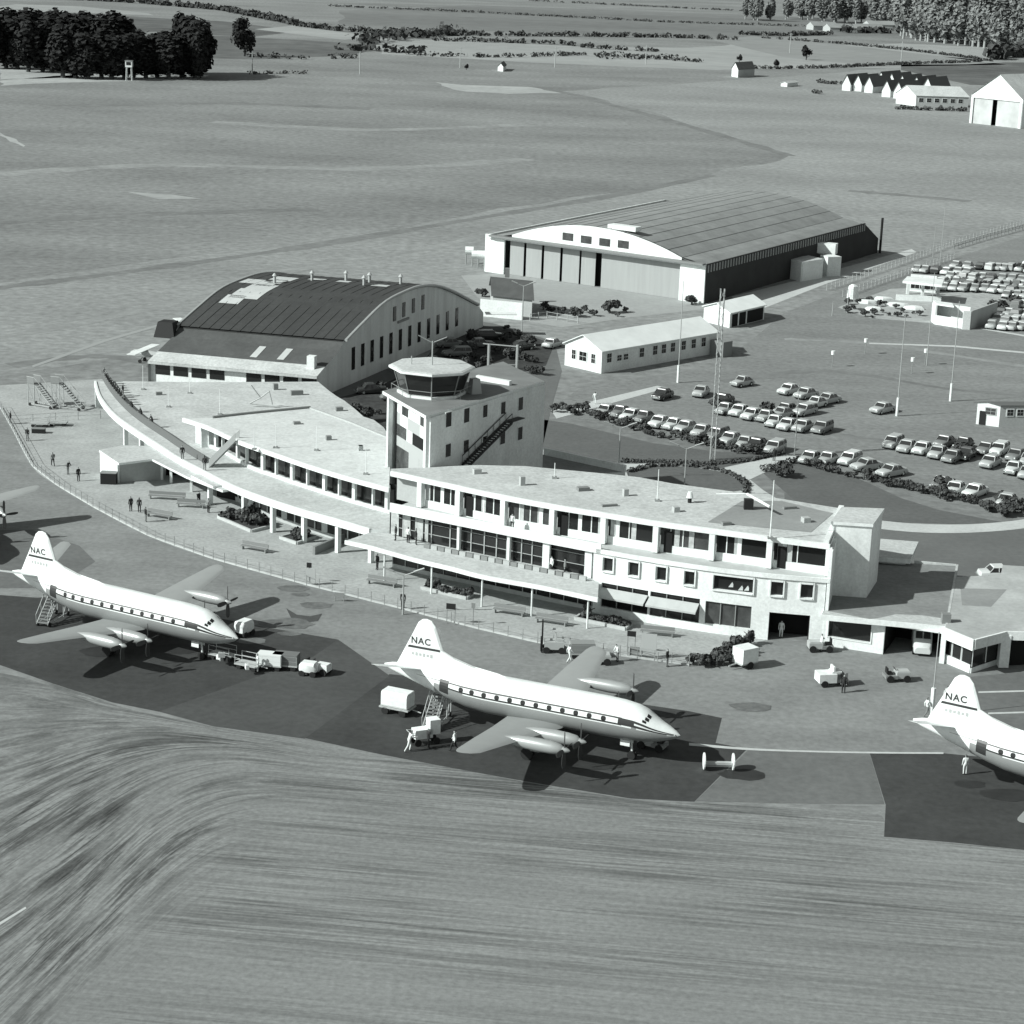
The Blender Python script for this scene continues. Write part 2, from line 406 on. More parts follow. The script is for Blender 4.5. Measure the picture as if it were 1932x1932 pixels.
sheet('apron_between_stands', [(1412, 1415), (1640, 1421), (1669, 1518), (1480, 1516), (1312, 1512)], 3.5, ASPHR, rag=0)
sheet('dark_apron_patch', [(1641, 1421), (1775, 1421), (1932, 1436), (2010, 1445), (2010, 1611), (1932, 1604), (1800, 1590), (1668, 1579), (1671, 1519)], 3, ASPHD, rag=0)
sheet('dark_apron_patch', [(540, 1148), (560, 1160), (585, 1163), (608, 1158), (600, 1172), (570, 1176), (552, 1172)], 4, ASPHM)
sheet('dark_apron_patch', [(-40, 1000), (60, 1000), (150, 1030), (180, 1060), (100, 1110), (-40, 1110)], 3.5, ASPHR, rag=0)
sheet('dark_apron_patch', [(1825, 1278), (1932, 1268), (2010, 1265), (2010, 1420), (1870, 1400), (1840, 1340)], 3.5, ASPHR, rag=0)
for k, y in enumerate((1305, 1345)):
    sheet('road_marking', [(1846+k*18, y), (2000, y-4), (2000, y-1), (1846+k*18, y+3)], 5, KERB)
sheet('apron_marking', smoothpts([(1300, 1402), (1400, 1411), (1500, 1416), (1640, 1419), (1780, 1420)], 4) + smoothpts([(1780, 1423), (1640, 1422), (1500, 1419), (1400, 1415), (1300, 1407)], 4), 5, PATHM)
sheet('apron_marking', [(1070, 1278), (1148, 1222), (1160, 1224), (1085, 1282)], 5, M('scuffed_concrete', 0.3, 0.9, fine=0.2, fscale=2))
STAIN = M('oil_stained_asphalt', .135, .85, var=.3, scale=.6, fine=.2, fscale=2)
STAIND = M('oil_stained_dark_asphalt', .030, .75, var=.3, scale=.6)
for k in range(26):
    x, y = RAG.uniform(420, 1850), RAG.uniform(1090, 1400)
    if y < 1110+max(0, (x-560))*.20 or (y > 1235 and x < 1330): continue
    c = G(x, y); r0 = RAG.uniform(.5, 1.6); n = 14
    m = MB(); m.poly([(c.x+r0*RAG.uniform(.85, 1.15)*1.6*math.cos(2*math.pi*i/n), c.y+r0*RAG.uniform(.85, 1.15)*math.sin(2*math.pi*i/n), .036) for i in range(n)])
    props(m.build('oil_stain', STAIN), kind='structure')
for x, y in ((1010, 1410), (1090, 1390), (1200, 1400), (250, 1215), (330, 1225), (820, 1400), (1400, 1462), (1120, 1440), (200, 1230), (1830, 1480), (1900, 1500)):
    c = G(x, y); r0 = RAG.uniform(.7, 1.6); n = 14
    m = MB(); m.poly([(c.x+r0*RAG.uniform(.85, 1.15)*1.6*math.cos(2*math.pi*i/n), c.y+r0*RAG.uniform(.85, 1.15)*math.sin(2*math.pi*i/n), .036) for i in range(n)])
    props(m.build('oil_stain', STAIND), kind='structure')
sheet('grass_marking', [(-20, 1752), (48, 1711), (50, 1714), (-20, 1758)], 2, PATHM)
# terrace between the fence and the terminal
TERR = FENCES[1:] + [(1420, 1213), (1445, 1209), (1330, 1170), (1120, 1130), (900, 1060), (700, 990), (450, 900), (300, 800), (200, 715)]
sheet('terrace', TERR, 4, PAVE)
# land side
sheet('car_park', [(1030, 780), (1090, 735), (1350, 690), (1420, 640), (1480, 590), (1600, 545), (1760, 500), (1932, 445), (2010, 425), (2010, 990), (1880, 960), (1750, 945), (1500, 868)], 2, CARP)
sheet('service_road', [(1480, 930), (1650, 980), (1780, 998), (1932, 992), (2010, 980), (2010, 1130), (1900, 1110), (1650, 1080), (1480, 1000)], 2, ROADM)
sheet('service_road', [(860, 600), (930, 610), (1030, 640), (1050, 660), (1060, 700), (1040, 770), (1020, 860), (640, 860), (560, 740), (610, 725), (800, 680)], 3, ROADM)
sheet('yard', [(632, 752), (700, 735), (800, 690), (870, 612), (950, 617), (1046, 650), (1030, 690), (940, 712), (900, 730), (740, 812), (690, 786)], 4, M('yard_painted_shade', .045, .95, var=.4, scale=.3, fine=.3, fscale=1.2))  # shade beside the hangar, put into a dark ground colour
sheet('lawn', [(1027, 792), (1080, 800), (1230, 836), (1350, 852), (1480, 858), (1350, 884), (1290, 872), (1170, 873), (1090, 865), (1000, 838)], 3, LAWN)
sheet('lawn', [(1440, 893), (1505, 868), (1560, 880), (1640, 912), (1700, 940), (1770, 962), (1890, 985), (1840, 990), (1680, 985), (1590, 965), (1500, 945)], 3, LAWN)
sheet('lawn', [(1180, 888), (1230, 880), (1300, 880), (1360, 890), (1400, 908), (1405, 925), (1330, 935), (1200, 930)], 4.4, LAWN)
sheet('path', [(990, 840), (1040, 852), (1110, 868), (1170, 876), (1290, 874), (1350, 886), (1480, 858), (1510, 862), (1440, 893), (1415, 905), (1440, 925), (1480, 950), (1430, 960), (1100, 940), (990, 880)], 3.7, PATHM)
sheet('path', [(1040, 775), (1140, 752), (1240, 728), (1260, 732), (1150, 762), (1050, 790)], 4, PATHM)
sheet('kerb_strip', smoothpts([(1640, 980), (1720, 988), (1800, 990), (1870, 987), (1932, 980), (2010, 965)], 3) + smoothpts([(2010, 984), (1932, 997), (1870, 1003), (1800, 1006), (1720, 1004), (1640, 996)], 3), 4, KERB)
sheet('forecourt', [(870, 520), (960, 515), (1330, 572), (1360, 580), (1180, 600), (1060, 618), (960, 600), (900, 560)], 3, M('pale_forecourt', 0.33, 0.93, var=0.08, scale=0.1, fine=0.1, fscale=1))
sheet('forecourt', [(1380, 560), (1500, 530), (1720, 470), (1730, 476), (1560, 535), (1420, 590)], 3, PATHM)
sheet('forecourt', [(1580, 580), (1680, 545), (1790, 540), (1900, 560), (1880, 600), (1760, 610), (1640, 600)], 3, M('petrol_forecourt_concrete', 0.36, 0.93, var=0.12, scale=0.2, fine=0.2, fscale=1))
for a, b_ in (((1560, 630), (2000, 672)), ((1400, 628), (1960, 664))):
    pass
sheet('road_marking', [(1640, 647), (1800, 652), (1932, 664), (2000, 670), (2000, 672), (1932, 667), (1800, 655), (1640, 649)], 5, PATHM)
sheet('road_marking', [(1850, 619), (1932, 632), (2000, 643), (2000, 646), (1932, 635), (1850, 621)], 5, PATHM)
sheet('apron_line', [(60, 690), (200, 640), (350, 598), (352, 601), (200, 645), (62, 694)], 5, M('pale_worn_track', 0.31, 0.95))
for nm, pts in (('worn_track', [(820, 155), (870, 160), (1000, 164), (1060, 176), (960, 177), (880, 173), (845, 165)]), ('worn_track', [(0, 250), (48, 275), (44, 277), (0, 256)]),
                ('worn_track', [(0, 152), (60, 147), (150, 140), (280, 142), (400, 150), (300, 152), (120, 156), (0, 162)]), ('worn_track', [(0, 128), (60, 126), (130, 135), (150, 146), (0, 150)]),
                ('worn_track', [(240, 362), (330, 368), (380, 375), (300, 376)])):
    sheet(nm, pts, 3, M('bare_pale_earth', 0.36, 0.95, var=0.2, scale=0.03, fine=0.15, fscale=0.3), rag=2.5)
TRK = M('faint_worn_track', .255, .97, var=.2, scale=.1, fine=.2, fscale=.5)
TRKD = M('faint_damp_track', .175, .97, var=.2, scale=.1, fine=.2, fscale=.5)
def track(pts, w_, mt):
    P = catmull([G(x, y) for x, y in pts], 8); L = offset(P, w_/2); Q = offset(P, -w_/2); m = MB(); n = len(P)
    j = [RAG.uniform(.6, 1.3) for _ in range(n)]
    L = [p.lerp(Vector((l.x, l.y, 0)), k) for p, l, k in zip(P, L, j)]; Q = [p.lerp(Vector((l.x, l.y, 0)), k) for p, l, k in zip(P, Q, j)]
    m.add([(p.x, p.y, .02) for p in L]+[(p.x, p.y, .02) for p in Q], [(i, n+i, n+i+1, i+1) for i in range(n-1)]); props(m.build('worn_track', mt), kind='structure')
for pts, w_, mt in (([(-20, 545), (200, 518), (560, 468), (900, 412), (1150, 370), (1345, 331)], 4, TRKD), ([(-20, 640), (150, 610), (330, 570), (480, 520), (640, 500)], 3, TRK), ([(560, 500), (800, 470), (1000, 420)], 3, TRK), ([(1080, 178), (1300, 238), (1490, 294)], 5, TRKD),
                    ([(1600, 360), (1700, 368), (1830, 380)], 5, TRKD), ([(1240, 420), (1400, 395), (1600, 385)], 4, TRK), ([(20, 690), (180, 672), (320, 690)], 3, TRKD), ([(-20, 330), (300, 312), (700, 318), (1000, 300)], 8, TRK), ([(-20, 420), (260, 405), (600, 395)], 6, TRKD), ([(400, 230), (700, 245), (1000, 235)], 10, TRK), ([(100, 200), (420, 195), (700, 205)], 10, TRKD),
                    ([(1480, 640), (1650, 648), (1780, 668), (1990, 700)], 2, TRK), ([(1360, 720), (1560, 700), (1800, 735), (1990, 750)], 2, TRKD), ([(1500, 800), (1640, 830), (1800, 840)], 2, TRKD)): track(pts, w_, mt)
FD = M('dark_crop_field', 0.105, 0.97, var=0.3, scale=0.012, fine=0.3, fscale=0.08)
FM = M('mid_pasture_field', 0.16, 0.97, var=0.2, scale=0.01, stretch=(0.2, 1, 1), fine=0.15, fscale=0.08)
FL = M('pale_stubble_field', 0.30, 0.97, var=0.15, scale=0.01, stretch=(0.2, 1, 1), fine=0.1, fscale=0.08)
sheet('field', [(-100, -60), (2100, -60), (2100, 5), (1932, 0), (1400, -25), (700, -12), (300, 0), (-100, -5)], 1, FM, rag=12)
sheet('field', [(-100, 20), (60, 18), (130, 24), (420, 40), (560, 56), (470, 70), (300, 60), (-100, 60)], 1, FD, rag=12)
sheet('field', [(30, 8), (150, 12), (280, 25), (290, 29), (150, 24), (-60, 20)], 2, FL, rag=12)
sheet('field', [(280, 66), (420, 68), (560, 75), (690, 84), (665, 105), (480, 112), (380, 110)], 1, FD, rag=12)
sheet('field', [(560, 48), (640, 60), (700, 68), (650, 75), (590, 68), (480, 55)], 2, FL, rag=12)
sheet('field', [(700, 72), (900, 78), (1100, 88), (1300, 90), (1440, 78), (1900, 118), (1900, 125), (1350, 132), (1000, 118), (720, 102)], 2, FL, rag=12)
sheet('field', [(900, 10), (1300, 25), (1932, 45), (1932, 65), (1400, 70), (1000, 62), (640, 45), (640, 20)], 2, FM, rag=12)
sheet('field', [(1580, 85), (1700, 82), (2010, 95), (2010, 112), (1830, 115), (1680, 100)], 2, FL, rag=12)
sheet('field', [(1700, 122), (2010, 118), (2010, 165), (1830, 160), (1760, 145), (1700, 132)], 3, FD, rag=12)
sheet('field', [(1340, 75), (1420, 68), (1560, 82), (1640, 90), (1900, 122), (1660, 126), (1480, 108)], 3, M('pasture_field', 0.24, 0.97, var=0.1, scale=0.01, fine=0.1, fscale=0.1))
# ================================================================ AIRLINERS (four-engined turboprops)
ST = [  # distance behind the nose, height of centre line, radius up, radius down, half width
 (0.0, 2.72, .04, .04, .04), (0.35, 2.74, .30, .34, .30), (0.9, 2.80, .52, .62, .58), (1.6, 2.88, .74, .92, .88), (2.2, 2.95, 1.02, 1.12, 1.10), (2.8, 3.02, 1.34, 1.28, 1.28),
 (3.6, 3.10, 1.53, 1.42, 1.44), (4.8, 3.17, 1.61, 1.56, 1.57), (6.2, 3.2, 1.63, 1.62, 1.625), (16.4, 3.2, 1.63, 1.62, 1.625), (18.2, 3.26, 1.57, 1.50, 1.55), (20.0, 3.40, 1.42, 1.20, 1.33),
 (22.0, 3.62, 1.10, .86, .98), (24.0, 3.84, .70, .52, .58), (25.4, 3.98, .38, .28, .28), (26.1, 4.05, .10, .10, .08)]
def stn(xs):
    for a, b in zip(ST, ST[1:]):
        if a[0] <= xs <= b[0]:
            t = (xs-a[0])/(b[0]-a[0]); return [p+(q-p)*t for p, q in zip(a, b)]
    return ST[-1]
X0 = 12.0
def fus(xs, ang, off=0.0):
    """point on the fuselage skin; ang 0 = right side, 90 = top"""
    _, zc, ru, rd, hw = stn(xs)
    c, s = math.cos(R(ang)), math.sin(R(ang)); r = ru if s >= 0 else rd
    return (X0-xs, -(hw+off)*c, zc+(r+off)*s)
def patch(mb, x0, x1, a0, a1, off=0.015, nx=8, na=3, mi=0, a0e=None, a1e=None):
    vs = []
    a0e = a0 if a0e is None else a0e; a1e = a1 if a1e is None else a1e
    for i in range(nx+1):
        t = i/nx
        for j in range(na+1):
            s = j/na; lo = a0+(a0e-a0)*t; hi = a1+(a1e-a1)*t
            vs.append(fus(x0+(x1-x0)*t, lo+(hi-lo)*s, off))
    mb.add(vs, [(i*(na+1)+j, (i+1)*(na+1)+j, (i+1)*(na+1)+j+1, i*(na+1)+j+1) for i in range(nx) for j in range(na)], mi)
def airfoil(cx, y, z, chord, th, n=10):
    pts = []
    for k in range(n+1):
        t = k/n; x = cx+chord*(0.5-t); h = th*chord*(1.8*math.sqrt(max(t, 0))*(1-t)*0.75+0.02*(1-t))
        pts.append((x, y, z+h*0.62))
    for k in range(n-1, 0, -1):
        t = k/n; x = cx+chord*(0.5-t); h = th*chord*(1.8*math.sqrt(max(t, 0))*(1-t)*0.75)
        pts.append((x, y, z-h*0.42))
    return pts
LIVERY = M('airliner_white_paint', 0.80, 0.4, spec=0.4, var=.07, scale=.5, fine=.05, fscale=3)
BELLY = M('airliner_metal_belly', 0.30, 0.42, metal=0.15, var=0.06, scale=0.8)
STRIPE = M('airliner_dark_trim', 0.035, 0.4, spec=0.5)
WINGM = M('airliner_wing_skin', .29, .55, metal=.0, var=.05, scale=.8)
NACM = M('nacelle_metal', 0.38, 0.35, metal=0.2)
PROP = M('propeller_blade', 0.05, 0.5)
def text_mesh(txt, size):
    cu = bpy.data.curves.new('txt', 'FONT'); cu.body = txt; cu.size = size; cu.align_x = 'CENTER'; cu.space_character = 1.15; cu.offset = 0.022
    o = bpy.data.objects.new('txt', cu); COL.objects.link(o)
    dg = bpy.context.evaluated_depsgraph_get(); me = bpy.data.meshes.new_from_object(o.evaluated_get(dg))
    bpy.data.objects.remove(o); return me
LETTERS = text_mesh('NAC', 0.78)
def make_airliner(label):
    root = thing('airliner', label, 'aeroplane', (0, 0, 0), 0, 'airliners parked on the apron')
    NS = 40; xsl = []
    for a, b in zip(ST, ST[1:]):
        k = 6 if b[0]-a[0] > 4 else 2
        xsl += [a[0]+(b[0]-a[0])*i/k for i in range(k)]
    xsl.append(26.1)
    f = MB(); rings = [[fus(x, 360*i/NS) for i in range(NS)] for x in xsl]
    f.loft(rings)
    o = f.build('fuselage', [LIVERY, BELLY], root, smooth=True, rel=(0, 0, 0)); o.location = (0, 0, 0)
    for p in o.data.polygons:
        cx = X0-p.center.x; zc = stn(min(max(cx, 0), 26))[1]
        if p.center.z < zc + (0.12 if cx > 3 else -0.05) and cx < 21.5: p.material_index = 1
    fo = o
    # cheat line: two dark lines with the window row between them, running to a point on the nose
    for sgn in (0, 1):
        m = MB()
        for (a0, a1) in ((3.5, 8.0), (21.5, 26.0)):
            aa = (a0, a1) if sgn == 0 else (180-a1, 180-a0)
            patch(m, 4.4, 20.3, aa[0], aa[1], 0.012, 24, 1)
        aa = (5, 25) if sgn == 0 else (155, 175)
        patch(m, 3.4, 4.7, aa[0], aa[1], 0.012, 4, 3)
        q = (lambda v: v) if sgn == 0 else (lambda v: 180-v)
        patch(m, 3.4, 0.25, q(5), q(12), 0.012, 10, 1, a0e=q(-2), a1e=q(6))
        patch(m, 3.4, 0.25, q(18), q(25), 0.012, 10, 1, a0e=q(8), a1e=q(16))
        patch(m, 20.3, 22.8, q(21.5), q(24), 0.012, 4, 1, a0e=q(18), a1e=q(19))
        m.build('stripe', STRIPE, fo, rel=(0, 0, 0))
        pm = MB()
        patch(pm, 4.9, 19.4, q(8), q(21.5), 0.008, 20, 2)
        pm.build('window_band', LIVERY, fo, rel=(0, 0, 0))
        for k, xs in enumerate((5.9, 7.1, 8.25, 9.4, 10.55, 11.7, 12.85, 14.0, 15.15, 16.3, 17.4, 18.4)):
            wm = MB(); n = 12; vs = []
            for i in range(n):
                t = 2*math.pi*i/n; vs.append(fus(xs+0.21*math.cos(t)/max(abs(math.cos(t)), abs(math.sin(t)))**.6, q(14+6.8*math.sin(t)/max(abs(math.cos(t)), abs(math.sin(t)))**.6), 0.02))
            wm.poly(vs); wm.build('cabin_window', GLASS, fo, rel=(0, 0, 0))
        for (x0, x1, a0, a1) in ((2.30, 2.58, 56, 72), (2.36, 2.66, 40, 53), (2.52, 2.82, 29, 38)):
            wm = MB(); patch(wm, x0, x1, q(a0), q(a1), 0.02, 2, 2); wm.build('cockpit_window', GLASS, fo, rel=(0, 0, 0))
        dm = MB(); patch(dm, 19.6, 20.45, q(-18), q(30), 0.018, 3, 5)
        dm.build('cabin_door', STRIPE if sgn == 0 else LIVERY, fo, rel=(0, 0, 0))
    # wings, each with two nacelles
    for s in (1, -1):
        w_ = MB(); secs = [(0.0, 11.9, 5.0, 1.98, .15), (1.5, 11.9, 4.9, 2.02, .15), (5.0, 12.0, 3.9, 2.50, .14), (9.6, 12.2, 2.75, 3.16, .13), (12.9, 12.3, 1.9, 3.62, .12), (13.5, 12.45, 1.25, 3.70, .10), (13.75, 12.6, .5, 3.73, .06)]
        w_.loft([airfoil(X0-xc, s*y, z, ch, th) for (y, xc, ch, z, th) in secs])
        wo = w_.build('wing', WINGM, root, smooth=True, rel=(0, 0, 0))
        nb = MB(); 
        for (y, z) in ((4.0, 2.45), (7.4, 2.95)):
            e = root
            nm = MB(); pr = [(6.9, .24), (7.15, .40), (7.8, .48), (8.8, .51), (9.9, .47), (10.7, .40), (11.6, .22), (12.4, .05)]
            nm.loft([[(X0-x, s*y+r*math.cos(2*math.pi*i/16), z-.14+r*1.05*math.sin(2*math.pi*i/16)) for i in range(16)] for x, r in pr])
            no = nm.build('engine_nacelle', NACM, root, smooth=True, rel=(0, 0, 0))
            sp = MB(); cx, cz = X0-6.9, z-.14
            sp.loft([[(cx+d, s*y+r*math.cos(2*math.pi*i/12), cz+r*math.sin(2*math.pi*i/12)) for i in range(12)] for d, r in ((0, .25), (.25, .23), (.5, .13), (.62, .02))])
            sp.build('spinner', NACM, no, smooth=True, rel=(0, 0, 0))
            bl = MB()
            for k in range(4):
                t = R(90*k); c, si = math.cos(t), math.sin(t)
                pts = []
                for rr, wd in ((.2, .10), (.7, .16), (1.2, .17), (1.52, .09)):
                    pts.append((rr, wd))
                for dx in (0.0,):
                    L = [(cx+.15+w2*.6, s*y+rr*c-w2*si, cz+rr*si+w2*c) for rr, w2 in pts]; Rr = [(cx+.15-w2*.6, s*y+rr*c+w2*si, cz+rr*si-w2*c) for rr, w2 in pts]
                    L2 = [(a-.04, b, d_) for a, b, d_ in L]; R2 = [(a-.04, b, d_) for a, b, d_ in Rr]
                    bl.loft([[L[i], Rr[i], R2[i], L2[i]] for i in range(4)])
            bl.build('propeller', PROP, no, rel=(0, 0, 0))
            if y < 5:
                gm = MB(); gm.tube((X0-11.2, s*y, z), (X0-11.2, s*y, .55), .12); gm.box((X0-10.7, s*y+.35, 1.3), (1.2, .05, .9)); gm.box((X0-10.7, s*y-.35, 1.3), (1.2, .05, .9))
                go = gm.build('main_gear', STEEL, root, rel=(0, 0, 0))
                for dy in (-.26, .26):
                    tm = MB(); tm.tube((X0-11.2, s*y+dy-.13, .5), (X0-11.2, s*y+dy+.13, .5), .5, n=16); tm.build('wheel', RUBBER, go, rel=(0, 0, 0))
        t_ = MB(); t_.loft([airfoil(X0-xc, s*y, z, ch, .09, 6) for (y, xc, ch, z) in ((0.1, 23.6, 2.5, 4.25), (3.0, 23.9, 1.9, 5.2), (5.1, 24.1, 1.3, 5.9), (5.35, 24.2, .7, 5.98))])
        t_.build('tailplane', BELLY if s > 0 else LIVERY, root, smooth=True, rel=(0, 0, 0))
    gm = MB(); gm.tube((X0-4.1, 0, 2.0), (X0-3.9, 0, .4), .09); gm.box((X0-4.4, .42, 1.4), (.8, .04, .5)); gm.box((X0-4.4, -.42, 1.4), (.8, .04, .5))
    go = gm.build('nose_gear', LIVERY, root, rel=(0, 0, 0))
    for dy in (-.2, .2):
        tm = MB(); tm.tube((X0-3.9, dy-.1, .34), (X0-3.9, dy+.1, .34), .34, n=14); tm.build('wheel', RUBBER, go, rel=(0, 0, 0))
    # fin with dorsal fillet
    out_ = [(14.8, 4.78), (17.4, 5.05), (19.6, 5.6), (20.75, 6.1), (21.15, 7.2), (21.5, 8.1), (21.85, 8.5), (22.3, 8.62), (22.7, 8.55), (23.05, 8.25), (23.7, 6.9), (24.6, 5.1), (25.1, 4.1), (23.6, 3.95), (20.0, 4.2), (17.0, 4.4)]
    fm = MB(); n = len(out_)
    c = (22.0, 6.2)
    fv = [(X0-x, -.05, z) for x, z in out_] + [(X0-(x*.86+c[0]*.14), -.15, z*.86+c[1]*.14) for x, z in out_]
    fv += [(a, -b, d_) for a, b, d_ in fv]
    fs = []
    for k in (0, 2*n):
        ring = [(i+k, (i+1) % n+k, n+(i+1) % n+k, n+i+k) for i in range(n)] + [tuple(n+i+k for i in range(n))]
        fs += ring if k == 0 else [tuple(reversed(t)) for t in ring]
    fs += [(i, 2*n+i, 2*n+(i+1) % n, (i+1) % n) for i in range(n)]
    fm.add(fv, fs); fin = fm.build('fin', LIVERY, root, rel=(0, 0, 0))
    for s in (-1, 1):
        b = MB(); y = s*.158; b.add([(X0-20.95, y, 6.0), (X0-23.95, y, 6.0), (X0-23.86, y, 6.2), (X0-21.0, y, 6.2)], [(0, 1, 2, 3)]); b.build('fin_band', STRIPE, fin, rel=(0, 0, 0))
        le = bpy.data.objects.new('lettering', LETTERS.copy()); COL.objects.link(le); le.parent = fin; le.data.materials.clear(); le.data.materials.append(STRIPE)
        le.rotation_euler = (R(90), 0, 0) if s < 0 else (R(90), 0, R(180)); le.location = (X0-22.75, y, 6.42)
        sm = MB()
        for k in range(6): sm.box((X0-22.6+(k-2.5)*.34*(-s), s*.156, 5.5), (.22, .008, .30 if k % 2 else .22))
        sm.build('registration_mark', LTG, fin, rel=(0, 0, 0))
    return root
def place_plane(root, nose=None, fin=None, head=None, pos=None):
    if nose is not None:
        N = G(*nose, 2.75); Tt = G(*fin, 8.5); d = v2(N)-v2(Tt); d.normalize()
        mid = (v2(N)+v2(Tt))/2; pos = mid - d*(23.0/2-12.0+0.0) if False else v2(N)-d*X0
        head = math.atan2(d.y, d.x)
    root.location = (pos[0], pos[1], 0); root.rotation_euler = (0, 0, head)
pl1 = make_airliner('white airliner in the middle of the apron with a white cart behind its wing')
place_plane(pl1, (1283, 1387), (797, 1169))
pl2 = copy_tree(pl1, (0, 0, 0), 0, 'white airliner at the left with baggage trolleys strung out beyond its nose', 'airliners parked on the apron')
place_plane(pl2, (449, 1204), (82, 1005))
pl3 = copy_tree(pl1, (0, 0, 0), 0, 'white airliner cut off by the right edge, only its tail fin and rear body showing', 'airliners parked on the apron')
h3 = R(-31); f3 = v2(G(1822, 1277, 8.5)); place_plane(pl3, head=h3, pos=f3+Vector((math.cos(h3), math.sin(h3)))*(22.2-X0))
pl4 = copy_tree(pl1, (0, 0, 0), 0, 'airliner out of frame but for one wing tip at the left edge', 'airliners parked on the apron')
h4 = R(-54); t4 = v2(G(75, 920, 3.7)); place_plane(pl4, head=h4, pos=t4-Vector((-math.sin(h4), math.cos(h4)))*13.6)
# ================================================================ TERMINAL BUILDING
ZR, ZS, ZD = 9.5, 6.2, 3.6
wc = [G(737, 963, ZS), G(857, 988, ZS), G(950, 1006, ZS), G(1030, 1022, ZS), G(1116, 1157), G(1202, 1174), G(1321, 1194), G(1417, 1206), G(1449, 1210), G(1557, 1217)]
wc = [Vector((p.x, p.y, 0)) for p in wc]
# even out survey scatter
for _ in range(3): wc = [wc[0]] + [wc[i]*.5+(wc[i-1]+wc[i+1])*.25 for i in range(1, len(wc)-1)] + [wc[-1]]
WC = resample(catmull(wc, 8), 90)
def sub(pts, x0, x1, z=0):
    """stretch of a plan curve between two sight-line columns"""
    r = [p for p in pts if x0 <= proj((p.x, p.y, z))[0] <= x1]; return r
RE = [G(x, y, ZR) for x, y in [(737, 890), (862, 917), (947, 935), (1038, 952), (1136, 968), (1235, 984), (1345, 999), (1450, 1013), (1566, 1028)]]
RE = resample(catmull([Vector((p.x, p.y, 0)) for p in RE], 8), 80)
RB = [G(x, y, ZR) for x, y in [(737, 884), (808, 881), (900, 877), (991, 879), (1139, 893), (1206, 900), (1270, 912), (1405, 930), (1457, 938), (1594, 960)]]
term = building('terminal_building', 'long curved white airport terminal with flat pale roofs, open upper gallery and sun deck', 'terminal', WC[45])
BLIND = M('grey_canvas_blind', .46, .9, var=.12, scale=.6)
CURT = M('pale_curtain', .45, .9, var=.3, scale=1.5)
# --- right wing: roof, gallery, facade
mb = MB(); mb.prism([(p.x, p.y) for p in RE]+[(p.x, p.y) for p in RB[::-1]], ZR-.38, ZR-.02, 0, cap=1)
mb.build('roof', [WHITE, ROOFL], term)
ribm = MB(); ribbon(ribm, offset(RE, -.06), ZR-.45, ZR+.06, .3); ribm.build('roof_fascia', WHITE, term)
dk = [G(x, y, ZR) for x, y in [(1335, 985), (1400, 945), (1475, 945), (1545, 962), (1572, 968), (1530, 1004)]]
m = MB(); m.poly([(p.x, p.y, ZR+.004) for p in dk]); m.build('roof_patch', ROOFM, term)
ends = [G(x, y, ZR) for x, y in [(1566, 1028), (1594, 960)]]
# parapet at the right end of the roof
m = MB(); m.wallseg(ends[0]+Vector((-.35, .1, 0)), ends[1]+Vector((-.35, 0, 0)), ZR-.4, ZR+.35, .5); m.build('parapet', WHITE2, term)
# gallery slab and its white front
FA = WC
gal = MB(); gal.prism([(p.x, p.y) for p in offset(FA, -.12)]+[(p.x, p.y) for p in offset(FA, 7.5)[::-1]], ZS-.12, ZS+.16, 0, cap=1)
gal.build('gallery_floor', [WHITE, CONC], term)
left = sub(WC, 700, 1140, ZS)
fas = MB(); ribbon(fas, offset(left, -.16), ZS-.12, ZS+.82, .16); fas.build('gallery_parapet', WHITE2, term)
right = sub(WC, 1125, 1700, ZS)
fas = MB(); ribbon(fas, offset(right, -.16), ZS-.12, ZS+.30, .2); fas.build('string_course', WHITE2, term)
# gallery rear wall: low white sills, dark glazing between white posts at the roof edge
XC = [737, 790, 862, 947, 1039, 1136, 1235, 1341, 1449, 1561]
cols = [at_x(RE, x, ZS+.3) for x in XC]
bk = offset(RE, .75)
for i, (p, t) in enumerate(cols[1:]):
    q = p+Vector((-t.y, t.x))*.30
    m = MB(); m.box((q.x, q.y, (ZS+ZR)/2), (.55, .62, ZR-ZS-.5), math.atan2(t.y, t.x)); m.build('column', WHITE, term)
for i in range(1, len(cols)-1):
    a, ta = cols[i]; b, tb = cols[i+1]
    na = Vector((-ta.y, ta.x)); nb = Vector((-tb.y, tb.x))
    a2 = a+na*.75+ta*.3; b2 = b+nb*.75-tb*.3
    fr = MB(); fr.wallseg(a2, b2, ZS+.16, ZS+.95, .25)
    wn = fr.build('window_bay', WHITE2, term)
    m = MB(); m.wallseg(a2+na*.05, b2+nb*.05, ZS+.95, ZR-.4, .08); m.build('glazing', GLASS if i % 3 else GLASSM, wn)
    m = MB()
    for k in (range(1, 4) if i < 5 else range(1, 3)):
        t = k/4 if i < 5 else (0.2, 0.45)[k-1]
        c = a2.lerp(b2, t); m.box((c.x, c.y, (ZS+.95+ZR-.4)/2), (.09 if (i+k) % 3 else .4, .12, ZR-ZS-1.35), math.atan2((b2-a2).y, (b2-a2).x))
    m.build('mullion', WHITE, wn)
    for u in ((.08, .93), (.5,), (.3, .72), (.95,), (.1, .55), (.33, .62), (.4,), (.12, .3), ())[i-1]:
        c = a2.lerp(b2, u)-na*.02; m = MB(); m.box((c.x, c.y, (ZS+.95+ZR-.4)/2), (.5, .07, ZR-ZS-1.4), math.atan2((b2-a2).y, (b2-a2).x)); m.build('curtain', CURT, wn)
    if i in (2, 4, 6, 8):
        c = a2.lerp(b2, .16); m = MB(); m.box((c.x, c.y, ZS+1.3), (.8, .34, 2.1), math.atan2((b2-a2).y, (b2-a2).x)); m.build('gallery_door', DARK, wn)
back = MB(); ribbon(back, offset(RE, 1.1), ZS+.16, ZR-.4, .2); back.build('gallery_back_wall', GREYWALL, term)
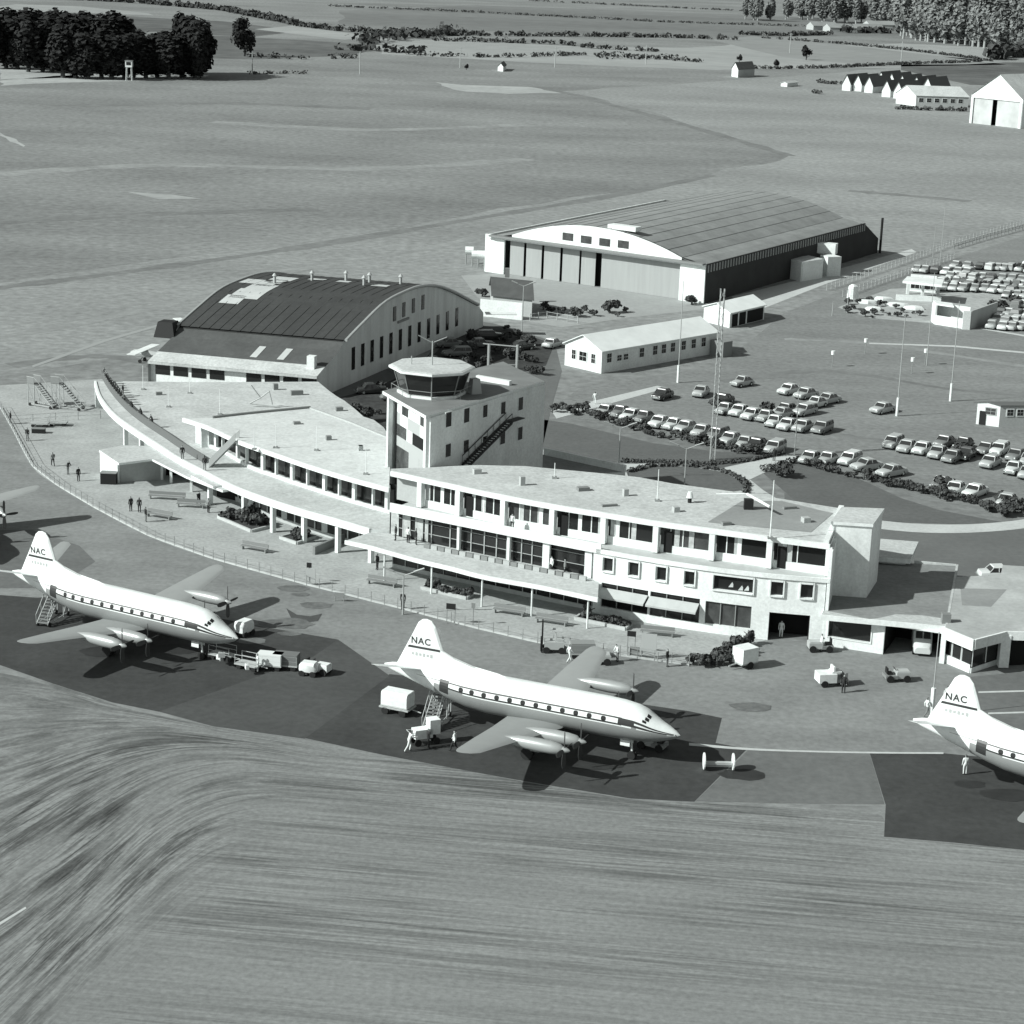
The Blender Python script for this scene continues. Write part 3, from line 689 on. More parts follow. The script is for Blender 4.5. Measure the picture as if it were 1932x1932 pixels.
m = MB(); e0 = offset(RE, 0)[-1]
for (x, y, sx, sy, h) in ((900, 893, .8, .6, .5), (985, 915, .5, .5, .9), (1100, 925, 1.2, .7, .35), (1180, 935, .5, .5, .7), (1150, 955, 1.6, .3, .2), (1275, 965, .6, .6, .5), (1370, 990, .9, .5, .3), (1520, 985, .7, .7, .5), (1490, 960, 1.4, .4, .25)):
    p = G(x, y, ZR); m = MB(); m.box((p.x, p.y, ZR+h/2-.01), (sx, sy, h), .35); m.build('roof_vent', LTG if h > .4 else MIDG, term)
for (x, y, sx, sy, h, z) in ((300, 745, .8, .5, .4, ZD), (560, 745, 1.6, .6, .6, ZD), (520, 735, .6, .6, .8, ZD), (640, 775, .9, .6, .5, ZD), (620, 830, .6, .5, .5, 6.88), (560, 800, .8, .6, .3, 6.88), (680, 850, .5, .5, .6, 6.88)):
    p = G(x, y, z); m = MB(); m.box((p.x, p.y, z+h/2-.01), (sx, sy, h), .35); m.build('roof_vent', MIDG, term)
# right-hand end wall
ge = WC[-1]
rr = Vector((ends[1].x, ends[1].y, 0))
m.wallseg(ge+Vector((-.15, -.1, 0)), rr+Vector((-.15, 0, 0)), 0, ZR-.4, .3); m.build('end_wall', WHITE2, term)
m = MB(); rbk = [Vector((p.x, p.y, 0)) for p in RB]
for a, b in zip(rbk[2:], rbk[3:]): m.wallseg(a, b, 0, ZR-.42, .3)
m.build('rear_wall', WHITE2, term)
# first floor: solid white part on the right, with windows cut as recessed panes
XR0 = 1119
def facade_pt(px, z): p, t = at_x(WC, px, z); return p, t, Vector((-t.y, t.x))
def opening_panel(x0, x1, ylo, yhi, z0, z1):
    pass
wins = [(1138, 1157, 1052, 1077), (1186, 1205, 1062, 1087), (1238, 1257, 1069, 1095), (1291, 1310, 1076, 1102), (1346, 1420, 1083, 1116), (1454, 1477, 1097, 1126), (1510, 1533, 1105, 1133)]
def zat(p, py):
    lo, hi = -2., 15.
    for _ in range(40):
        mid = (lo+hi)/2
        if proj((p.x, p.y, mid))[1] > py: lo = mid
        else: hi = mid
    return (lo+hi)/2
# wall panels between the openings (cells), so that panes sit really recessed
def wall_cells(xa, xb, z0, z1, holes, t=.3):
    """holes: (x0, x1, zlo, zhi) in sight columns; returns panel boxes around them"""
    m = MB()
    xs = sorted({xa, xb} | {h[0] for h in holes} | {h[1] for h in holes})
    for a, b in zip(xs, xs[1:]):
        zz = [(h[2], h[3]) for h in holes if h[0] <= a and h[1] >= b]
        n = max(1, int((b-a)/22))
        pts = [facade_pt(a+(b-a)*k/n, (z0+z1)/2)[0] for k in range(n+1)]
        spans = [(z0, z1)] if not zz else [(z0, zz[0][0]), (zz[0][1], z1)]
        for s0, s1 in spans:
            if s1-s0 > .02: ribbon(m, [Vector((p.x, p.y, 0)) for p in pts], s0, s1, t)
    return m
holes = []
for (x0, x1, y0, y1) in wins:
    p, t, n = facade_pt((x0+x1)/2, 4.8); holes.append((x0, x1, zat(p, y1), zat(p, y0)))
zl = sum(h[2] for h in holes[:4])/4; zh = sum(h[3] for h in holes[:4])/4
holes = [(h[0], h[1], zl if h[1]-h[0] < 40 else zl-.05, zh) for h in holes]
gh = [(1134, 1222, .8, 3.2), (1226, 1319, .8, 3.2), (1330, 1416, .9, 3.1), (1450, 1527, 0, 2.75)]
m = wall_cells(XR0, 1557, 3.3, ZS-.1, holes); m.build('wall', WHITE2, term)
m = wall_cells(XR0, 1557, 0, 3.3, gh); m.build('wall', WHITE2, term)
for h in holes:
    a, ta, na = facade_pt(h[0], 4.8); b, tb, nb = facade_pt(h[1], 4.8)
    f = MB()
    for (u, v, z0, z1) in ((a-ta*.14, a-ta*.02, h[2]-.14, h[3]+.14), (b+tb*.02, b+tb*.14, h[2]-.14, h[3]+.14)): f.wallseg(u-na*.07, v-nb*.07, z0, z1, .2)
    f.wallseg(a-na*.09, b-nb*.09, h[2]-.14, h[2]-.003, .22); f.wallseg(a-na*.09, b-nb*.09, h[3]+.003, h[3]+.14, .22)
    w_ = f.build('window', WHITE, term)
    m = MB(); m.wallseg(a+na*.22, b+nb*.22, h[2]-.02, h[3]+.02, .05); m.build('pane', GLASS, w_)
    if h[1]-h[0] > 40:
        m = MB()
        for k, (u, zz) in enumerate(((.45, .3), (.85, .15), (.7, .1))):
            c = a.lerp(b, u); m.add([(c.x-.3+na.x*.15, c.y+na.y*.15, h[2]+zz), (c.x+.3+na.x*.15, c.y+na.y*.15, h[2]+zz), (c.x+.05+na.x*.15, c.y+na.y*.15, h[2]+zz+.5)], [(0, 1, 2)])
        m.build('blind', CLOTHW, w_)
for k, h in enumerate(gh):
    a, ta, na = facade_pt(h[0], 2); b, tb, nb = facade_pt(h[1], 2)
    if k < 3:
        f = MB()
        m = MB(); m.wallseg(a+na*.24, b+nb*.24, h[2]-.02, h[3]+.02, .05); w_ = m.build('shop_window', GLASSM if k == 2 else GLASS, term)
        for u in (.33, .66): f = MB(); c = a.lerp(b, u); f.box((c.x+na.x*.12, c.y+na.y*.12, (h[2]+h[3])/2), (.08, .1, h[3]-h[2]-.02), math.atan2((b-a).y, (b-a).x)); f.build('mullion', STEEL, w_)
        if k < 2:   # sloping white sun blind above the window
            m = MB(); A0, B0 = a-na*.05, b-nb*.05; A1, B1 = a-na*1.25, b-nb*1.25
            v = [(A0.x, A0.y, 2.75), (B0.x, B0.y, 2.75), (B1.x, B1.y, 2.2), (A1.x, A1.y, 2.2), (A0.x, A0.y, 2.69), (B0.x, B0.y, 2.69), (B1.x, B1.y, 2.02), (A1.x, A1.y, 2.02)]
            m.add(v, [(0, 3, 2, 1), (4, 5, 6, 7), (3, 7, 6, 2), (0, 4, 7, 3), (1, 2, 6, 5)]); m.build('sun_blind', BLIND, term)
    else:
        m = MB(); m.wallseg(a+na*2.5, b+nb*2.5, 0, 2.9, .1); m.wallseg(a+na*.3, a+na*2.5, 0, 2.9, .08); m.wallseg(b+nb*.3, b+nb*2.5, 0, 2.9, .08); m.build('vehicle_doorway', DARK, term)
# first floor: glazed lounge set back behind the canopy, with white posts
lng = [p for p in WC if proj((p.x, p.y, 4))[0] <= 1122]
lback = offset(lng, .9)
m = MB(); ribbon(m, lback, 3.35, ZS-.13, .08); lg = m.build('lounge_glazing', GLASS, term)
m = MB()
for px in (762, 787, 815, 850, 869, 890, 915, 938, 958, 985, 1005):
    p, t = at_x(lback, px, 4.6); m.box((p.x+t.y*.06, p.y-t.x*.06, (3.35+ZS-.13)/2), (.10 if px not in (869, 958) else .2, .12, ZS-3.5), math.atan2(t.y, t.x))
for zz in (4.25, 5.3): ribbon(m, offset(lback, -.07), zz, zz+.05, .06)
m.build('lounge_mullion', LTG, lg)
m = MB()
for px in (744, 768, 792, 806): 
    p, t = at_x(lback, px, 4.6); m.box((p.x+t.y*.07, p.y-t.x*.07, 4.7), (.95 if px < 800 else .4, .06, 2.5), math.atan2(t.y, t.x))
m.build('curtain', M('pale_curtain', .45, .9, var=.3, scale=1.5), lg)
for px in (862, 957, 1028, 1108):
    p, t = at_x(WC, px, 4.6); m = MB(); n = Vector((-t.y, t.x))
    m.box((p.x+n.x*.35, p.y+n.y*.35, (3.36+ZS-.13)/2), (.28 if px < 1000 else .75, .34, ZS-3.5), math.atan2(t.y, t.x)); m.build('column', WHITE, term)
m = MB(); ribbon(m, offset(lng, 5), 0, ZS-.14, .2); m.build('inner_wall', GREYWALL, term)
# canopy over the terrace
CN = [G(x, y, 3.3) for x, y in [(651, 1021), (700, 1032), (787, 1056), (850, 1071), (917, 1088), (1022, 1107), (1128, 1130)]]
CN = resample(catmull([Vector((p.x, p.y, 0)) for p in CN], 6), 60)
cb = [p for p in offset(WC, 1.6) if proj((p.x, p.y, 3.3))[0] < 1118]; cb2 = [p for p in offset(WC, -.32) if 1116 <= proj((p.x, p.y, 3.3))[0] < 1130]
g0 = G(700, 1004, 3.3)
m = MB(); m.prism([(p.x, p.y) for p in CN]+[(p.x, p.y) for p in cb2[::-1]]+[(p.x, p.y) for p in cb[::-1]]+[(g0.x, g0.y)], 3.02, 3.32, 0, cap=1); m.build('canopy', [WHITE, ROOFL], term)
m = MB(); ribbon(m, offset(CN, -.08), 2.98, 3.4, .2); m.build('canopy_fascia', WHITE, term)
for px in (720, 810, 905, 1000, 1105):
    p, t = at_x(CN, px, 1.5); n = Vector((-t.y, t.x)); m = MB(); m.tube((p.x+n.x*.4, p.y+n.y*.4, 0), (p.x+n.x*.4, p.y+n.y*.4, 3.02), .09); m.build('canopy_post', WHITE, term)
# ground floor glass front under the canopy
gl = [p for p in WC if proj((p.x, p.y, 1))[0] <= 1122]
m = MB(); ribbon(m, offset(gl, .6), .45, 3.0, .08); gg = m.build('ground_floor_glazing', GLASS, term)
m = MB(); ribbon(m, offset(gl, .5), 0, .45, .3); m.build('plinth', CONC, term)
m = MB()
for k in range(0, len(gl), 3):
    p = offset(gl, .55)[k]; m.box((p.x, p.y, 1.7), (.09, .09, 2.5))
m.build('ground_floor_mullion', LTG, gg)
# chequered low parapet of boxes along the lounge
m = MB(); mw = MB()
ck = resample([p for p in offset(WC, -.75) if 800 <= proj((p.x, p.y, 3.4))[0] <= 1112], 22)
for i, (a, b) in enumerate(zip(ck, ck[1:])): m = MB(); m.wallseg(a.lerp(b, .05), a.lerp(b, .9), 3.33, 3.75, .3); m.build('planter_box', LTG if i % 2 else MIDG, term)
# --- left wing: lower storey with sun deck roof, upper storey with glazed front
LL = [G(x, y, ZD) for x, y in [(179, 720), (186.5, 744.8), (201.4, 767.2), (223.8, 789.6), (261, 815.7), (298.4, 839.9), (335.6, 864.2), (373, 884), (421.4, 908.9), (466.2, 928.5), (522, 948), (578, 965.5), (634, 981), (697.4, 999.5)]]
LL = resample(catmull([Vector((p.x, p.y, 0)) for p in LL], 6), 80)
LR = [G(x, y, ZD) for x, y in [(735, 1000), (738, 900), (738, 830), (724, 806), (705, 792), (686, 786), (668, 770), (650, 756), (636, 748), (622, 738), (600, 720), (400, 721), (200, 719)]]
m = MB(); m.prism([(p.x, p.y) for p in LL]+[(p.x, p.y) for p in LR], ZD-.45, ZD, 0, cap=1); m.build('sun_deck', [WHITE, ROOFL], term)
m = MB(); ribbon(m, offset(LL, -.1), ZD-.65, ZD+.12, .28); m.build('deck_fascia', WHITE, term)
rail = [G(x, y, ZD) for x, y in [(191, 712), (205, 735), (222, 757), (245, 780), (275, 803), (310, 826), (345, 850), (385, 874)]]
rail = resample(catmull([Vector((p.x, p.y, 0)) for p in rail], 6), 40)
m = MB(); ribbon(m, rail, ZD, ZD+.95, .12); m.build('deck_railing', M('slatted_railing', .13, .8), term)
BKX = [(440, 705), (505, 740)]
UR = [G(x, y, 6.9) for x, y in [(345, 789.6), (391.6, 805), (447.5, 830.6), (522, 857.5), (596.7, 883), (660, 902), (734, 922)]]
UR = resample(catmull([Vector((p.x, p.y, 0)) for p in UR], 6), 60)
URB = [G(x, y, 6.9) for x, y in [(738, 828), (660, 796), (584, 769), (470, 780), (400, 788)]]
m = MB(); m.prism([(p.x, p.y) for p in UR]+[(p.x, p.y) for p in URB], 6.55, 6.88, 0, cap=1); m.build('upper_roof', [WHITE, M('bright_gravel_roof', .58, .95, var=.12, scale=.22, fine=.16, fscale=2.4)], term)
m = MB(); ribbon(m, offset(UR, -.08), 6.5, 6.98, .25); m.build('upper_roof_fascia', WHITE, term)
UB = [G(x, y, ZD) for x, y in [(392, 843), (425.8, 857.8), (470.9, 884), (513.8, 899.5), (556.6, 914.5), (599.5, 928.6), (663.9, 949), (734.6, 969)]]
UB = resample(catmull([Vector((p.x, p.y, 0)) for p in UB], 6), 60)
m = MB(); ribbon(m, UB, ZD, ZD+.35, .25); m.build('upper_sill', WHITE, term)
m = MB(); ribbon(m, offset(UB, .9), ZD+.3, 6.55, .08); ug = m.build('upper_glazing', GLASS, term)
for i, px in enumerate((405, 418, 446, 463, 494, 519, 549, 578, 610, 638, 666, 702, 728)):
    p, t = at_x(UB, px, 5); n = Vector((-t.y, t.x)); m = MB()
    wd = .42 if i % 2 == 0 else .16
    m.box((p.x+n.x*.2, p.y+n.y*.2, (ZD+6.55)/2), (wd, .36, 6.5-ZD), math.atan2(t.y, t.x)); m.build('column', WHITE, term)
    if i % 2 == 1 and i > 2:
        q, t2 = at_x(UB, px+14, 5); m = MB(); m.box((q.x+n.x*.5, q.y+n.y*.5, 6.15), (1.7, .5, .55), math.atan2(t2.y, t2.x)); m.build('vent_panel', LTG, ug)
a, b = G(398, 812, ZD), G(425, 857, ZD)
w0 = [G(x, y, ZD) for x, y in [(372, 846), (400, 858)]]
m = MB(); p0, t0 = at_x(UB, 394, 5); m.box((p0.x-.8, p0.y+.9, 5.1), (2.6, .3, 2.9), math.atan2(t0.y, t0.x)+.1); m.build('upper_end_wall', WHITE, term)
m = MB(); m.wallseg((URB[-1].x+.5, URB[-1].y-.5), (UR[3].x+.8, UR[3].y+1), ZD, 6.55, .25); m.wallseg((URB[0].x-.3, URB[0].y), (URB[2].x, URB[2].y-.4), ZD, 6.55, .25); m.wallseg((URB[2].x, URB[2].y-.4), (URB[4].x, URB[4].y-.4), ZD, 6.55, .25); m.build('upper_rear_wall', WHITE2, term)
m = MB(); rb = [Vector((p.x, p.y, 0)) for p in URB]; ribbon(m, resample(rb[2:], 6), 6.85, 7.12, .3); m.build('roof_shadow_strip', MIDG, term)  # added dark strip, stands in for the shadow line behind the roof
m = MB(); ribbon(m, resample(rb[:3], 6), 6.85, 7.02, .2); m.build('roof_shadow_strip', LTG, term)  # same added shadow line carried along the right rear edge, paler
for q in ((4, 9), ): pass
# stair from the deck up to the upper roof
s0, s1 = G(398, 879, ZD), G(448, 829, 6.9)
dx = v2(s1)-v2(s0); st = building('stair', '', '', s0) if False else None
m = MB(); nrm = Vector((-dx.y, dx.x)).normalized()
for sd_ in (-.75, .75):
    o_ = nrm*sd_; m.add([(s0.x+o_.x, s0.y+o_.y, ZD), (s1.x+o_.x, s1.y+o_.y, 6.9), (s1.x+o_.x, s1.y+o_.y, 7.8), (s0.x+o_.x, s0.y+o_.y, ZD+.95), (s0.x+o_.x*1.12, s0.y+o_.y*1.12, ZD), (s1.x+o_.x*1.12, s1.y+o_.y*1.12, 6.9), (s1.x+o_.x*1.12, s1.y+o_.y*1.12, 7.8), (s0.x+o_.x*1.12, s0.y+o_.y*1.12, ZD+.95)],
          [(0, 1, 2, 3), (7, 6, 5, 4), (3, 2, 6, 7), (0, 3, 7, 4), (1, 5, 6, 2)])
for k in range(18):
    c = v2(s0)+dx*((k+.5)/18); m.box((c.x, c.y, ZD+(6.9-ZD)*(k+.5)/18), (dx.length/18+.05, 1.5, .12), math.atan2(dx.y, dx.x))
m.build('roof_stair', LTG, term)
# lower storey: posts at the deck edge, set-back walls and glazing
for px, py in ((455.9, 958), (510.5, 986), (569.5, 1003), (632.8, 1022.5), (698, 1040), (391, 925), (262, 838), (232, 812)):
    p, t = at_x(LL, px, 1.5); n = Vector((-t.y, t.x)); m = MB(); m.box((p.x+n.x*.35, p.y+n.y*.35, (ZD-.4)/2), (.42, .5, ZD-.42), math.atan2(t.y, t.x)); m.build('column', WHITE, term)
lw = [p for p in offset(LL, 3.6)]
m = MB(); ribbon(m, lw, .5, ZD-.46, .1); lgz = m.build('lower_glazing', GLASSM, term)
m = MB(); ribbon(m, offset(LL, 3.5), 0, .5, .3); m.build('lower_plinth', CONC, term)
m = MB()
rs = resample(offset(LL, 3.5), 46)
for i, p in enumerate(rs):
    m.box((p.x, p.y, 1.8), (.12 if i % 4 else .8, .14, 2.6))
m.build('lower_mullion', WHITE2, lgz)
# rear walls below the deck
m = MB()
for a, b in zip(LR[2:], LR[3:]): m.wallseg(a, b, 0, ZD-.46, .25)
m.wallseg(LR[-1], LL[0], 0, ZD-.46, .25); m.build('deck_rear_wall', WHITE2, term)
# arrivals block: low flat roof with a white end wall and a shadow side with its shade put into the grey, joined by a covered way
c0, c1, c2 = G(224, 911), G(191, 893), G(303, 905)
c3 = c1+(c2-c0)
m = MB(); m.wallseg(c1, c0, 0, 2.75, .25); m.build('arrivals_end_wall', WHITE, term)
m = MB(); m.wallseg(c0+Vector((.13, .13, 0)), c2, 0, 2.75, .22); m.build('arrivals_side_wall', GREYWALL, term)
k0, k1, k2, k3 = [G(x, y, 3.0) for x, y in ((224, 874), (187, 849), (232, 840), (287, 866))]
k4, k5, k6, k7 = [G(x, y, 3.0) for x, y in ((352, 899), (420, 925), (470, 918), (300, 842))]
m = MB(); m.prism([(p.x, p.y) for p in (k1, k0, k3, k4, k5, k6, k7, k2)], 2.75, 3.0, 0, cap=1); m.build('arrivals_roof', [WHITE, ROOFL], term)
for px, py in ((323, 912), (361, 928), (306, 905)):
    p = G(px, py); m = MB(); m.box((p.x, p.y, 1.37), (.3, .3, 2.74)); m.build('column', WHITE, term)
m = MB(); p, q = G(310, 902), G(352, 900); m.wallseg(p+Vector((0, 1.2, 0)), q+Vector((.5, 1.2, 0)), 0, 2.74, .2); m.build('arrivals_back_wall', DARK, term)
m = MB(); p = G(455, 958); m.wallseg(G(408, 940)+Vector((0, .8, 0)), G(452, 950)+Vector((0, .8, 0)), 0, 2.9, .2); m.build('arrivals_door', DARK, term)
m = MB(); kk = [G(x, y, 3.0) for x, y in ((360, 900), (402, 921), (452, 912), (405, 893))]; m.prism([(p.x, p.y) for p in kk], 3.02, 3.2, 0, cap=1); m.build('porch_roof', [WHITE, ROOFL], term)
# screen wall and stone edge under the left end of the canopy
m = MB(); a, b = G(592, 1047), G(656, 1020); m.wallseg(a, b, 0, .9, .3); m.build('screen_wall', MIDG, term)
# penthouse block behind the right end
pb = [G(x, y, ZR+1.2) for x, y in ((1570, 983), (1590, 957), (1666, 960), (1646, 988))]
m = MB(); m.prism([(p.x, p.y) for p in pb], 0, ZR+.9, 0); m.build('stair_block', WHITE2, term)
cx_ = sum(p.x for p in pb)/4; cy_ = sum(p.y for p in pb)/4
m = MB(); m.prism([(cx_+(p.x-cx_)*1.06, cy_+(p.y-cy_)*1.06) for p in pb], ZR+.9, ZR+1.2, 0, cap=1); m.build('stair_block_roof', [WHITE, ROOFL], term)
ph = [G(x, y, 4.2) for x, y in ((1650, 1050), (1656, 1016), (1733, 1022), (1718, 1055))]
m = MB(); m.prism([(p.x, p.y) for p in ph], 3.7, 4.2, 0, cap=1); m.prism([(ph[0].x+(p.x-ph[0].x)*.9, ph[0].y+(p.y-ph[0].y)*.9+.6) for p in ph], 0, 3.7); m.build('entrance_porch', [WHITE2, ROOFL], term)

# ================================================================ CONTROL TOWER
tfr = G(808, 881, ZR); tfl = Vector((WC[0].x-.1, WC[0].y-.55, 0))
ZT = zat(v2(tfr), 756)
trr = G(1027, 719, ZT); tfr = Vector((tfr.x, tfr.y, 0)); trr = Vector((trr.x, trr.y, 0))
tfl_top = G(737, 741, ZT); tfl = Vector((tfl_top.x, tfl_top.y, 0))
trl = tfl + (trr-tfr)
tow = building('control_tower', 'white control tower with dark glazed eight-sided cab above the terminal', 'control tower', (tfl+tfr)/2)
m = MB(); m.wallseg(tfr, trr, 0, ZT-.3, .35); m.wallseg(trr, trl, 0, ZT-.3, .35); m.wallseg(trl, tfl, 0, ZT-.3, .35); m.build('side_wall', WHITE2, tow)
tx = (tfr-tfl).normalized(); tn = Vector((-tx.y, tx.x, 0)); W_ = (tfr-tfl).length
for p, wd in ((tfl+tx*.12, .45), (tfr-tx*.3, .6)):
    m = MB(); m.box((p.x-tn.x*.1, p.y-tn.y*.1, ZT/2), (wd, .5, ZT-.3), math.atan2(tx.y, tx.x)); m.build('pier', WHITE, tow)
rec = .7
a, b = tfl+tn*rec+tx*.3, tfr+tn*rec-tx*.3
def trow(z0, z1, cells):
    for (u0, u1, mt, nm) in cells:
        p = a.lerp(b, u0); q = a.lerp(b, u1); m = MB(); m.wallseg(p, q, z0, z1, .12); m.build(nm, mt, tow)
ZB = ZR
H3 = (ZT-.5-ZB)/3.3
trow(ZB+2.3*H3, ZT-.5, [(0, .14, WHITE2, 'panel'), (.14, .32, GLASS, 'tower_window'), (.32, .64, WHITE, 'panel'), (.64, 1, GLASS, 'tower_window')])
trow(ZB+1.45*H3, ZB+2.3*H3, [(0, .10, GREYWALL, 'panel'), (.10, .3, WHITE, 'panel'), (.3, .64, LTG, 'panel'), (.64, .84, WHITE, 'panel'), (.84, 1, LTG, 'panel')])
trow(ZB+.6*H3, ZB+1.45*H3, [(0, .28, GLASSM, 'tower_window'), (.28, .44, WHITE, 'panel'), (.44, 1, DARK, 'tower_window')])
trow(ZB-.2, ZB+.6*H3, [(0, .25, GREYWALL, 'panel'), (.25, 1, LTG, 'panel')])
trow(0, ZB-.2, [(0, .35, GLASSM, 'tower_window'), (.35, .6, LTG, 'panel'), (.6, 1, GREYWALL, 'panel')])
# roof slab with overhang
f0 = tfl-tn*.5-tx*1.1; f1 = tfr-tn*.5+tx*.25; r1 = trr+tn*.0; r0 = trl-tx*.2
m = MB(); m.prism([(f0.x, f0.y), (f1.x, f1.y), (r1.x, r1.y), (r0.x, r0.y)], ZT-.35, ZT, 0, cap=1); m.build('roof', [WHITE, M('tower_roof_felt', .2, .95, var=.2, scale=.3)], tow)
# windows of the shaded side wall
for (x, y, w2, h2) in ((843, 791, .95, 1.5), (877, 783, .95, 1.5), (912, 775, .8, 1.3), (946, 769, .8, 1.3), (979, 761, .85, 1.4), (842, 849, .9, 1.35), (876, 841, .9, 1.3), (911, 832, .7, 1.1), (945, 825, .9, 1.4), (978, 817, .85, 1.4)):
    p = VP(tfr, trr, x, y); d = (trr-tfr).normalized(); ns = Vector((d.y, -d.x, 0))
    f = MB(); f.box((p.x+ns.x*.2, p.y+ns.y*.2, p.z), (w2+.2, .08, h2+.2), math.atan2(d.y, d.x)); w_ = f.build('window', WHITE, tow)
    m = MB(); m.box((p.x+ns.x*.235, p.y+ns.y*.235, p.z), (w2, .05, h2), math.atan2(d.y, d.x)); m.build('pane', GLASS, w_)
# outside stair climbing the side wall
d = (trr-tfr).normalized(); ns = Vector((d.y, -d.x, 0))
pa, pb_ = VP(tfr, trr, 868, 874), VP(tfr, trr, 950, 793)
m = MB()
for k in range(20):
    t = (k+.5)/20; c = pa.lerp(pb_, t)+ns*.75; m.box((c.x, c.y, c.z), ((pb_-pa).xy.length/20+.04, 1.0, .07), math.atan2(d.y, d.x))
for o_ in (.3, 1.1):
    A = pa+ns*o_; B = pb_+ns*o_; up = Vector((0, 0, .9))
    m.tube(A-Vector((0, 0, .15)), B-Vector((0, 0, .15)), .13, n=4); m.tube(A+up, B+up, .05, n=4)
    for k in range(8): c = A.lerp(B, k/7); m.tube(c, c+up, .035, n=4)
L_ = pb_+ns*.75+d*1.2; m.box((L_.x, L_.y, pb_.z), (2.4, .9, .1), math.atan2(d.y, d.x)); m.build('outside_stair', M('dark_stair_steel', .05, .7), tow)
m = MB(); c = G(1000, 866, 4); 
# cab: eight sides, glass leaning outwards, white rim and roof
cc = G(814, 741, ZT); cc = Vector((cc.x, cc.y, 0)); RC = 3.35
def octo(r, z, rot=R(22.5)+math.atan2(tx.y, tx.x)): return [(cc.x+r*math.cos(rot+2*math.pi*i/8), cc.y+r*math.sin(rot+2*math.pi*i/8), z) for i in range(8)]
m = MB(); m.loft([octo(RC+.35, ZT), octo(RC+.35, ZT+.28)]); m.build('cab_plinth', WHITE, tow)
m = MB(); m.loft([octo(RC, ZT+.25), octo(RC+.7, ZT+2.62)]); cg = m.build('cab_glazing', GLASS, tow)
m = MB()
for i in range(8):
    p, q = octo(RC+.02, ZT+.25)[i], octo(RC+.72, ZT+2.62)[i]; m.tube(p, q, .07, n=5)
m.build('cab_mullion', MIDG, cg)
m = MB(); m.loft([octo(RC+1.0, ZT+2.6), octo(RC+1.25, ZT+2.68), octo(RC+1.25, ZT+2.95), octo(RC+.95, ZT+3.05)]); m.build('cab_roof', [ROOFL], tow)
m = MB(); q = octo(RC+1.28, ZT+2.70); q2 = octo(RC+1.28, ZT+2.93); m.loft([q, q2, octo(RC+1.2, ZT+2.93), octo(RC+1.2, ZT+2.70)], cap=False); m.build('cab_rim', WHITE, tow)
m = MB(); P8, Q8 = octo(RC+.95, ZT), octo(RC+.95, ZT+.95)
for i in range(8):
    m.tube(P8[i], Q8[i], .04, n=4); m.tube(Q8[i], Q8[(i+1) % 8], .035, n=4)
m.build('cab_railing', STEEL, tow)
m = MB(); z = ZT+3.05; m.tube((cc.x, cc.y, z), (cc.x, cc.y, z+2.6), .07); m.tube((cc.x, cc.y, z+2.4), (cc.x-1.5, cc.y-.3, z+3.2), .05); m.tube((cc.x, cc.y, z+2.4), (cc.x+1.5, cc.y+.3, z+3.0), .05)
m.build('aerial', GALV, tow); m = MB(); m.tube((cc.x-2.2, cc.y, z), (cc.x-2.2, cc.y, z+.9), .06); m.build('aerial', GALV, tow)
m = MB(); m.box((cc.x+4.6, cc.y+.6, ZT+.8), (1.2, 1.2, 1.6), .5, taper=.7); m.build('roof_hatch', LTG, tow)
p, q = G(900, 716, ZT), G(963, 727, ZT); m = MB(); m.wallseg(p, q, ZT, ZT+.5, .5); m.build('parapet', WHITE, tow)
# low block between tower and lawn (white parapet seen over the roof)
lb_ = building('link_building', 'low flat-roofed link block in the shadow beside the control tower', 'building', G(930, 872))
a, b, c, e = G(880, 905, 4.5), G(870, 868, 4.5), G(1027, 856, 4.5), G(1180, 889, 4.5)
m = MB(); m.prism([(a.x, a.y), (b.x, b.y), (c.x, c.y), (e.x, e.y)], 4.0, 4.4, 0, cap=1); m.build('roof', [WHITE, ROOFD], lb_)
m = MB(); m.prism([(p.x*.98+cx*.02 if False else p.x, p.y+.3) for p in (a, b, c, e)], 0, 4.0); m.build('wall', WHITE2, lb_)
m = MB(); m.wallseg(c, e, 4.4, 5.2, .35); m.build('parapet', WHITE, lb_)

# ================================================================ GARAGE ANNEX AND KIOSK
ann = building('garage_annex', 'low annex with dark flat roof, wide garage door and pale roof verge beside the terminal', 'garage', G(1600, 1225))
A0, A1 = G(1557, 1217), G(1775, 1251)
ZA = 3.4
q = [G(x, y, ZA) for x, y in ((1550, 1160), (1786, 1182), (1806, 1068), (1640, 1058), (1575, 1112))]
m = MB(); m.prism([(p.x, p.y) for p in q], ZA-.35, ZA, 0, cap=1); m.build('roof', [WHITE, ROOFD], ann)
v = [G(x, y, ZA) for x, y in ((1550, 1160), (1786, 1182), (1786, 1168), (1740, 1161), (1690, 1159), (1655, 1167), (1640, 1168), (1556, 1152))]
m = MB(); m.poly([(p.x, p.y, ZA+.006) for p in v]); m.build('roof_verge', ROOFL, ann)
m = MB(); m.wallseg(G(1786, 1180, ZA), G(1806, 1067, ZA), ZA-.3, ZA+.12, .22); m.wallseg(G(1806, 1067, ZA), G(1725, 1060, ZA), ZA-.3, ZA+.12, .22); m.build('parapet', ROOFL, ann)
m = MB(); m.wallseg(G(1549, 1161, ZA), G(1788, 1183, ZA), ZA-.42, ZA+.05, .2); m.build('fascia', WHITE, ann)
ad = (A1-A0).normalized(); an = Vector((-ad.y, ad.x, 0)); AL = (A1-A0).length
def apx(px, z=1.0):
    return min(((abs(proj((A0+ad*(AL*k/200))+Vector((0, 0, z)))[0]-px), A0+ad*(AL*k/200)) for k in range(230)), key=lambda e: e[0])[1]
w1a, w1b, d1a, d1b = apx(1563), apx(1643), apx(1668), apx(1774)
m = MB()
